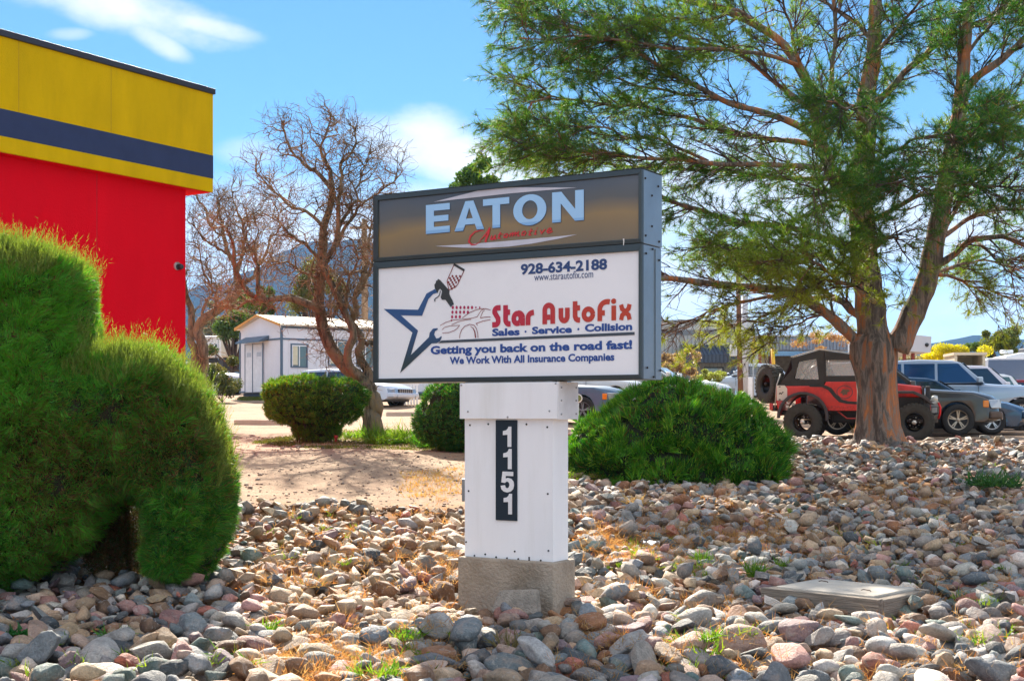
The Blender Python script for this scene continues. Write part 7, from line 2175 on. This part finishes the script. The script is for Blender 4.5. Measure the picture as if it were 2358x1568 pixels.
def hedges():
    k = 10.9 / FPX
    C = lambda px, py, d: tuple(P(px, py, d))
    # tall clipped juniper on the left: column, shoulder and round right lobe over an arched gap
    outline_hedge()
    # stems under the arch
    for (px, py, d, lean) in ((250, 1335, 11.5, .12), (300, 1330, 11.55, -.05)):
        p = P(px, py, d); p.z = gz(p.x, d)
        st = MB().tube([(0, 0, -.1), (lean * .4, 0, .35), (lean, .02, .9)], [.035, .028, .02], 7).build('juniper_stem', M_BARK_PINE, bpy.data.objects['clipped_juniper'])
        st.location = (p.x + 3.6, d - 11.25, p.z - gtop(-3.6, 11.25))
    # broad spreading juniper right of the sign
    d = 18.4
    blobs = [(C(1570, 1030, d), (1.22, 1.0, .92)), (C(1440, 1050, d - .1), (.78, .8, .66)), (C(1690, 1050, d), (.70, .8, .62)), (C(1345, 1070, d), (.35, .5, .50)), (C(1765, 1080, d - .1), (.28, .5, .36)), (C(1600, 1100, d - .5), (1.15, .6, .45))]
    shrub('spreading_juniper', blobs, 5200, .095, .014, [(.018, .115, .014), (.11, .34, .020), (.28, .46, .035)],
          'broad domed green juniper with feathery upright sprays right of the sign post', 'bush', e=2.1, up=.75, out=.6, rnd=.42, rough=.10, brown=.05, clump=1.0, zmin=gz(2, 18) - .1)
    # mushroom shaped clipped bush left of the sign
    d = 24
    blobs = [(C(722, 930, d), (.88, .80, .42)), (C(700, 905, d), (.72, .7, .32)), (C(775, 915, d), (.55, .6, .32)), (C(730, 985, d), (.45, .45, .24))]
    r = shrub('clipped_round_bush', blobs, 5200, .07, .012, [(.020, .095, .014), (.10, .26, .018), (.27, .36, .03)],
              'mushroom shaped clipped bush with bare stems beside the bare tree', 'bush', e=2.4, up=.4, out=.6, rnd=.5, rough=.05, brown=.08, clump=.5)
    rg = random.Random(3)
    for i in range(16):
        a = rg.uniform(0, 6.28); q = rg.uniform(.1, .42)
        x, y = q * math.cos(a), q * math.sin(a)
        MB().tube([(x * .8, y * .8, -.05), (x, y, .25), (x * 1.6, y * 1.6, .62)], [.016, .013, .01], 5).build('stem', M_PTWIG, r)
    # bush behind the post
    d = 21.5
    blobs = [(C(1082, 960, d), (.84, .8, .55)), (C(1075, 925, d), (.70, .7, .45)), (C(1120, 985, d), (.75, .7, .45)), (C(1010, 970, d), (.40, .5, .36))]
    shrub('round_juniper', blobs, 4600, .07, .013, [(.016, .085, .020), (.045, .18, .028), (.17, .25, .03)], 'dark green rounded juniper directly behind the sign post', 'bush', e=2.3, up=.35, rnd=.5, rough=.06, brown=.06, clump=.5)
hedges()

HM, HMI = make_rocks()
pine()

bare_tree('bare_tree', 'leafless curly branched tree with a leaning forked trunk left of the sign', 25.0, [
    ([(932, 1600), (925, 1500), (912, 1420), (905, 1380)], .185, .165, 0),
    ([(905, 1400), (860, 1340), (800, 1290), (745, 1225), (715, 1140), (695, 1060), (680, 1000), (688, 880), (690, 760), (705, 660), (730, 560), (742, 480)], .125, .05, .3),
    ([(880, 1350), (820, 1290), (815, 1220), (835, 1170), (810, 1090), (765, 990), (735, 920), (720, 830), (760, 740), (775, 640), (770, 520)], .075, .035, -.5),
    ([(920, 1390), (905, 1320), (870, 1270), (862, 1210), (890, 1170), (850, 1100), (862, 1040), (845, 980), (870, 900), (900, 830)], .085, .03, .7),
    ([(900, 1190), (930, 1180), (990, 1150), (1050, 1150)], .045, .02, .4),
    ([(700, 1040), (640, 1010), (580, 985), (500, 968), (430, 985), (370, 960), (330, 900), (300, 830), (290, 740), (250, 650)], .07, .02, -.8),
    ([(430, 975), (400, 920), (390, 860), (380, 780), (350, 700), (330, 620)], .04, .012, -.3),
    ([(400, 980), (350, 1000), (310, 1020), (280, 1015)], .03, .01, .3),
    ([(742, 480), (690, 420), (640, 370), (580, 320), (540, 280), (525, 230), (515, 200)], .045, .010, .5),
    ([(742, 490), (735, 400), (700, 330), (690, 270), (715, 210), (735, 160)], .045, .010, -.4),
    ([(770, 520), (800, 440), (780, 360), (820, 310), (845, 260), (850, 210)], .035, .010, .6),
    ([(705, 650), (640, 600), (560, 560), (500, 500), (440, 450), (395, 400)], .035, .010, .9),
    ([(760, 740), (800, 640), (850, 580), (900, 540), (960, 490), (1030, 440)], .035, .009, -.7),
    ([(775, 640), (830, 560), (850, 470), (890, 400), (910, 320)], .03, .009, .8),
    ([(690, 800), (620, 740), (560, 700), (520, 640), (450, 600)], .03, .009, -.8),
    ([(690, 880), (600, 850), (520, 830), (470, 800)], .028, .009, .5),
    ([(845, 980), (900, 900), (920, 800), (910, 700), (930, 620)], .035, .010, .2),
    ([(840, 1050), (800, 960), (830, 880), (860, 800), (840, 720)], .03, .010, -.9),
], (858, 1012), seed=4, dens=1.05)
bare_tree('bare_tree', 'smaller leafless tree with a curved trunk at the right end of the red wall', 31.0, [
    ([(135, 1420), (142, 1340), (150, 1260), (150, 1190), (128, 1130), (145, 1080), (200, 1040), (265, 1000), (310, 950)], .15, .09, 0),
    ([(112, 1400), (108, 1300), (100, 1200), (102, 1100), (80, 1000), (60, 900)], .11, .05, .2),
    ([(310, 950), (300, 870), (270, 780), (250, 700), (230, 620), (215, 540)], .07, .015, .4),
    ([(310, 950), (360, 880), (400, 830), (440, 770), (470, 700), (540, 690)], .05, .012, -.5),
    ([(300, 870), (330, 780), (345, 700), (320, 620), (290, 540), (280, 470)], .045, .012, .6),
    ([(145, 1080), (150, 1020), (180, 960), (170, 900), (150, 820), (130, 740)], .035, .01, -.5),
    ([(200, 1040), (210, 960), (190, 880), (160, 820)], .03, .01, .6),
    ([(270, 780), (200, 740), (150, 700), (110, 650)], .03, .01, -.6),
    ([(250, 700), (180, 640), (150, 560), (120, 520)], .025, .01, .5),
    ([(400, 830), (380, 740), (400, 660), (380, 600)], .025, .01, .3),
], (463, 880), seed=9, dens=.9)

def far_trees():
    G1, G2 = (.040, .085, .022), (.14, .20, .035)
    leafy('broadleaf_tree', 'bright green tree left of the office trailer roof', 540, 745, 68, 2.9, 2.3, (G1, G2), seed=1, leaf=.16, n=7000)
    leafy('broadleaf_tree', 'taller green tree behind the left end of the trailer roof', 590, 700, 74, 2.6, 3.0, ((.035, .08, .02), (.11, .17, .035)), seed=2, leaf=.16, n=7000)
    leafy('grey_leaf_tree', 'pale grey green tree above the white travel trailer', 487, 755, 88, 2.6, 2.0, ((.13, .15, .11), (.26, .28, .22)), seed=3, leaf=.18, n=5000)
    leafy('broadleaf_tree', 'yellow green tree seen between the branches above the trailer roof', 735, 680, 74, 3.6, 3.0, ((.06, .085, .02), (.20, .17, .03)), seed=4, leaf=.17, n=7500)
    leafy('roadside_bush', 'ragged green and rusty bush left of the office trailer', 512, 862, 52, 1.8, 1.5, ((.045, .075, .02), (.20, .16, .055)), 'bush', False, seed=5, leaf=.10, n=7000, part='foliage')
    leafy('pine_tree', 'green pine top rising just above the sign cabinet', 1106, 425, 42, 1.5, 1.6, ((.025, .085, .02), (.10, .18, .03)), seed=6, leaf=.16, n=4200, lobes=7)
    leafy('dead_bush', 'dry leafless tan bush against the grey metal building', 1565, 825, 55, 2.0, 1.6, ((.24, .14, .085), (.48, .33, .22)), 'bush', False, seed=7, leaf=.16, n=4500, part='twig_mass', gap=.15)
    leafy('rust_bush', 'rusty orange bush behind the roof of the off-road vehicle', 1890, 778, 45, 2.2, 1.0, ((.24, .10, .05), (.42, .24, .15)), 'bush', False, seed=8, leaf=.09, n=1500, part='foliage', gap=.2)
    leafy('flowering_bush', 'bright yellow flowering bush right of the pine trunk', 2195, 815, 60, 2.1, 1.4, ((.40, .36, .01), (.75, .62, .01)), 'bush', False, seed=9, leaf=.12, n=6000, part='foliage')
    leafy('broadleaf_tree', 'round green tree at the right edge above the camper', 2325, 788, 66, 2.2, 1.9, ((.05, .09, .02), (.18, .20, .03)), seed=10, leaf=.14, n=6500)
    leafy('broadleaf_tree', 'low green tree between the yellow bush and the camper', 2265, 808, 70, 1.7, 1.1, ((.05, .10, .03), (.15, .20, .04)), seed=11, leaf=.14, n=4500)
    leafy('broadleaf_tree', 'dark green tree behind the canopy posts right of the trunk', 2150, 830, 66, 1.0, 1.2, ((.03, .06, .02), (.09, .12, .03)), seed=12, leaf=.14, n=2500)
    leafy('scrub_bush', 'dry tan scrub below the bright yellow bush', 2170, 842, 58, 3.4, .8, ((.20, .16, .09), (.38, .30, .18)), 'bush', False, seed=13, leaf=.12, n=5000, part='foliage')
    leafy('cactus_bush', 'pale green prickly mound behind the white sedan', 1635, 868, 50, 1.1, .6, ((.22, .25, .06), (.34, .36, .10)), 'bush', False, seed=14, leaf=.09, n=2500, part='foliage', gap=1)
far_trees()

def ground_plants():
    M1 = M_GRASS
    # island of short grass round the bush and the bare tree
    rg = random.Random(8)
    isl = []
    for i in range(520):
        px = rg.uniform(595, 1072); f = (px - 595) / 477
        cy = 1020 - 8 * math.sin(f * 3.1); py = cy + rg.uniform(-1, 1) * (22 * math.sin(min(1, f * 2.2 + .05) * 1.57))
        g = ground_at(px, py); isl.append((g.x, g.y, g.z, .14, 1))
    tufts('short_grass', isl, 'patch of short green and straw grass round the bare tree', 'grass', M1, [(.045, .085, .012), (.22, .20, .06)], 26, .045, .5, .010, kind='stuff')
    lawn = []
    for i in range(160):
        g = ground_at(rg.uniform(555, 640), rg.uniform(915, 923)); lawn.append((g.x, g.y, g.z, .25, 1))
    tufts('lawn', lawn, 'thin strip of lawn in front of the office trailer', 'grass', M1, [(.05, .10, .01), (.16, .17, .03)], 16, .06, .4, .02, kind='stuff')
    # dry grass fringe along the edge of the stones
    fr = []
    for i in range(260):
        px = rg.uniform(930, 1072); py = rg.uniform(1090, 1150) - (px - 930) * .1; g = ground_at(px, py); fr.append((g.x, g.y, g.z, .10, 1))
    tufts('dry_grass', fr[:150], 'straw and rust coloured dry grass along the edge of the stones', 'grass', M_DRY, [(.42, .38, .13), (.44, .22, .06)], 9, .06, .6, .006, kind='stuff')
    # orange dead weeds between the rocks
    dw = []
    zones = [(560, 1060, 1190, 1568, 330), (1330, 2358, 1060, 1568, 560), (680, 930, 1450, 1568, 230), (560, 860, 1500, 1568, 60), (985, 1045, 1150, 1390, 40), (1340, 1620, 1215, 1290, 240), (1330, 1620, 1180, 1300, 80), (1580, 1820, 1180, 1250, 200), (1620, 2000, 1130, 1290, 110), (1970, 2190, 1105, 1175, 120), (1560, 1700, 1350, 1440, 40), (1330, 1500, 1330, 1500, 40),
             (1250, 1600, 1440, 1568, 30), (2000, 2358, 1020, 1300, 60), (640, 1060, 1180, 1330, 90), (1560, 1800, 1040, 1120, 40), (1820, 2358, 1020, 1060, 50), (900, 1060, 1440, 1500, 26)]
    for (a, b, c, d, n) in zones:
        for i in range(n):
            g = ground_at(rg.uniform(a, b), rg.uniform(c, d)); dw.append((g.x, g.y, g.z, rg.uniform(.04, .13), rg.uniform(.4, 1.2)))
    tufts('dead_weeds', dw, 'rust orange dead weeds and straw growing between the rocks', 'weeds', M_DRY, [(.40, .17, .05), (.52, .40, .19)], 20, .11, .9, .0036, kind='stuff', curl=.7, onrock=True)
    gw = []
    for (a, b, c, d, n) in [(1400, 1640, 1240, 1320, 26), (820, 1000, 1450, 1568, 22), (1540, 1800, 1440, 1560, 14), (2050, 2358, 1280, 1500, 26), (0, 560, 1480, 1568, 22), (1310, 1400, 1082, 1100, 60), (1320, 2350, 1040, 1300, 40), (600, 1050, 1160, 1400, 16)]:
        for i in range(n):
            g = ground_at(rg.uniform(a, b), rg.uniform(c, d)); gw.append((g.x, g.y, g.z, rg.uniform(.03, .10), rg.uniform(.3, 1)))
    tufts('green_weeds', gw, 'scattered tufts of fresh green weeds between the rocks', 'weeds', M1, [(.05, .16, .012), (.28, .36, .03)], 24, .10, .8, .007, kind='stuff', curl=.5, onrock=True)
    # single plants one can point at
    def plant(px, py, h, r, n, cols, label, name='weed_clump', mat=M1, spread=.7, wd=.012):
        g = ground_at(px, py); hz = HM_at(HM, (g.x, g.y), HMI[0], HMI[1], HMI[2]) if g.y < 26 else g.z
        tufts(name, [(g.x, g.y, max(g.z, hz - .05), r, 1)], label, 'plant', mat, cols, int(n * .6), h * .8, spread, wd * (1.5 if n > 300 else .8), group='green plants growing in the bed', curl=.6 if n > 300 else .4)
    GG = [(.05, .17, .014), (.24, .36, .035)]
    plant(870, 1012, .42, .22, 420, GG, 'bright green leafy plant at the foot of the bare tree', spread=.5)
    plant(885, 1022, .34, .25, 420, GG, 'second bright green plant just right of the one by the bare tree', spread=.7)
    plant(830, 1008, .26, .30, 380, GG, 'low green plants left of the bare tree trunk', spread=.7)
    plant(945, 1020, .50, .26, 460, GG, 'tall bright green weed between bare tree and round juniper', spread=.5)
    plant(1000, 1030, .40, .30, 420, [(.03, .13, .015), (.12, .28, .03)], 'green weeds against the left side of the round juniper', spread=.5)
    plant(1040, 1025, .50, .30, 420, [(.03, .13, .015), (.12, .28, .03)], 'tall dark green weeds between round juniper and sign post', spread=.4)
    plant(1740, 1328, .22, .07, 130, GG, 'upright green weed at the left corner of the wood framed lid', spread=.3)
    plant(1798, 1305, .13, .05, 60, GG, 'small green weed behind the wood framed lid', spread=.3)
    plant(2285, 1118, .32, .32, 500, [(.02, .085, .03), (.07, .17, .05)], 'dark green low shrub growing in the rocks at the far right', spread=.9)
    plant(610, 1452, .12, .08, 110, GG, 'bright green weed in the sunny stones left of the sign', spread=.7)
    plant(1618, 1290, .13, .08, 100, GG, 'green weed in the hollow right of the sign post', spread=.5)
    plant(1572, 1490, .16, .07, 90, GG, 'green grassy tuft left of the largest beige boulder', spread=.4)
    plant(1632, 1505, .13, .06, 70, GG, 'smaller grassy tuft at the lower left of the largest beige boulder', spread=.4)
    plant(1050, 1465, .14, .10, 110, GG, 'yellow green grassy tuft in front of the sign footing', spread=.6)
    plant(930, 1470, .13, .12, 110, GG, 'grassy tuft left of the sign footing in the dead weeds', spread=.6)
    plant(865, 1555, .13, .14, 120, GG, 'bright green tuft at the bottom edge below the sign', spread=.6)
    plant(45, 1460, .10, .10, 140, [(.02, .12, .03), (.06, .25, .06)], 'dark green creeping weed between the rocks at the lower left corner', spread=1.2, wd=.03)
    plant(265, 1470, .12, .09, 120, [(.04, .16, .02), (.12, .32, .05)], 'green weed among the grey rocks below the left hedge', spread=.9)
    plant(1175, 1490, .16, .10, 100, [(.14, .13, .06), (.32, .28, .14)], 'grey dry tuft below the block leaning on the footing', spread=.6, mat=M_DRY)
    plant(1980, 1005, .45, .18, 60, [(.30, .28, .05), (.42, .36, .10)], 'thin yellow weed at the left foot of the pine', spread=.4, mat=M_DRY, wd=.02)
    plant(2035, 1010, .26, .12, 110, [(.03, .14, .05), (.08, .24, .07)], 'green tuft at the foot of the pine trunk', spread=.4)
    plant(1460, 1160, .16, .10, 90, [(.40, .30, .10), (.55, .42, .2)], 'straw tuft in the rocks between sign post and big bush', spread=.6, mat=M_DRY)
ground_plants()

def gravel():
    # loose pebbles on the dirt drive and leaf litter between the stones
    rg = np.random.default_rng(21)
    V0, F0 = ico(1)
    n = 2600
    y = 14.3 + rg.random(n) ** 1.3 * 11; x = rg.uniform(-5.2, .8, n); s = rg.lognormal(0, .5, n) * .011
    keep = (wob(np.stack([x, y], -1), 1.1, 0) > -.9); x, y, s = x[keep], y[keep], s[keep]; n = len(x)
    sc = s[:, None] * rg.uniform(.6, 1.4, (n, 3)) * np.array([1, 1, .6])
    c = np.stack([x, y, ground_h(x, y) + s * .2], -1)
    V = V0[None] * sc[:, None] + c[:, None]; F = F0[None] + (np.arange(n) * len(V0))[:, None, None]
    C = np.array([.30, .20, .14]) * rg.uniform(.35, 1.5, (n, 1)) * np.array([1, 1, 1.0])
    tag(link('gravel', np_mesh('gravel', V.reshape(-1, 3), F.reshape(-1, 3), M_ROCKS, np.repeat(C, len(V0), 0), smooth=True)), 'loose pebbles scattered over the dirt drive', 'gravel', kind='stuff')
    # fallen leaves and bark flakes
    m = 26000
    y = rg.uniform(7, 25, m); x = rg.uniform(-.40, .42, m) * y
    ok = (wob(np.stack([x, y], -1), .8, 1) > -.15) & ((y < 14.3) | (x > .9)); x, y = x[ok], y[ok]; m = len(x)
    i = np.clip(((x - HMI[0]) / HMI[2]).astype(int), 0, HM.shape[1] - 1); j = np.clip(((y - HMI[1]) / HMI[2]).astype(int), 0, HM.shape[0] - 1)
    z = HM[j, i]; low = z - ground_h(x, y) < .10; x, y, z = x[low], y[low], z[low]; m = len(x)
    p = np.stack([x, y, z + .004], -1); d = unit(rg.normal(size=(m, 3)) * [1, 1, .35])
    V, F = blades_geo(p, d, rg.uniform(.015, .05, m), rg.uniform(.006, .016, m))
    C = np.array([.42, .20, .07]) * rg.uniform(.4, 1.6, (m, 1))
    tag(link('leaf_litter', np_mesh('leaf_litter', V, F, M_DRY, np.repeat(C, 3, 0))), 'dry brown leaf litter caught between the rocks', 'litter', kind='stuff')
gravel()

def details():
    # red capped pipe, round reflector and the pole behind the bare tree
    p = P(774, 1010, 23.6); g = gz(p.x, p.y)
    rp = pm('pipe_red', (.30, .03, .02), .6)
    o = MB().lathe([(0, .13), (.035, .125), (.038, .08), (.025, .07), (.025, -.1)], 12, 'z').build('standpipe', rp, None, (p.x, p.y, g)); tag(o, 'small red capped standpipe at the foot of the mushroom shaped bush', 'pipe')
    p = P(1331, 917, 27.0); g = gz(p.x, p.y)
    r = empty('reflector_post', (p.x, p.y, g), 0, 'round olive reflector with a white rim on a post beside the sign skirt', 'reflector')
    z = p.z - g
    MB().tube([(0, .02, -.1), (0, .02, z)], .02, 8).build('post', pm('white_paint'if False else 'white_paint', (.78, .78, .78), .5), r)
    MB().lathe([(0, -.01), (.065, -.01), (.075, .01), (0, .012)], 20, 'y', (0, 0, z)).build('disc', pm('olive_reflector', (.17, .21, .05), .4), r)
    MB().lathe([(.066, -.012), (.09, -.012), (.09, .012), (.066, .0125)], 20, 'y', (0, 0, z)).build('rim', pm('white_paint', (.78, .78, .78), .5), r)
    d = 66; a, b = P(841, 880, d), P(839, 505, d); g = gz(a.x, d)
    r = empty('utility_pole', (a.x, d, g), 0, 'tall weathered timber utility pole rising behind the bare tree', 'pole')
    MB().tube([(0, 0, -.3), (b.x - a.x, 0, b.z - g)], [.20, .13], 10).build('shaft', pm('pole_timber_pale', (.26, .17, .10), .85, var=.3, scale=8, stretch=(1, 1, .1)), r)
    MB().box(-.75, .75, -.06, .06, b.z - g - .5, b.z - g - .38).build('crossarm', pm('pole_timber_pale'), r) if False else MB().box(-.75, .75, -.20, -.10, b.z - g - .5, b.z - g - .38).build('crossarm', MATS['pole_timber_pale'], r)
    g = ground_at(1500, 1262); hz = HM_at(HM, (g.x, g.y), *HMI)
    m = MB(); rg = random.Random(4)
    V = []; F = []
    for j in range(5):
        for i in range(8): V.append(((i - 3.5) * .022, (j - 2) * .02, .02 * math.sin(i * 1.3 + j) + .01 * rg.random()))
    for j in range(4):
        for i in range(7): F.append((j * 8 + i, j * 8 + i + 1, (j + 1) * 8 + i + 1, (j + 1) * 8 + i))
    m.add(V, F, True)
    o = m.build('plastic_bag', pm('bag_white', (.62, .68, .75), .5), None, (g.x, g.y, hz + .03)); tag(o, 'crumpled pale blue plastic bag lying on the rocks right of the sign post', 'litter')
    s = o.modifiers.new('thick', 'SOLIDIFY'); s.thickness = .002
details()
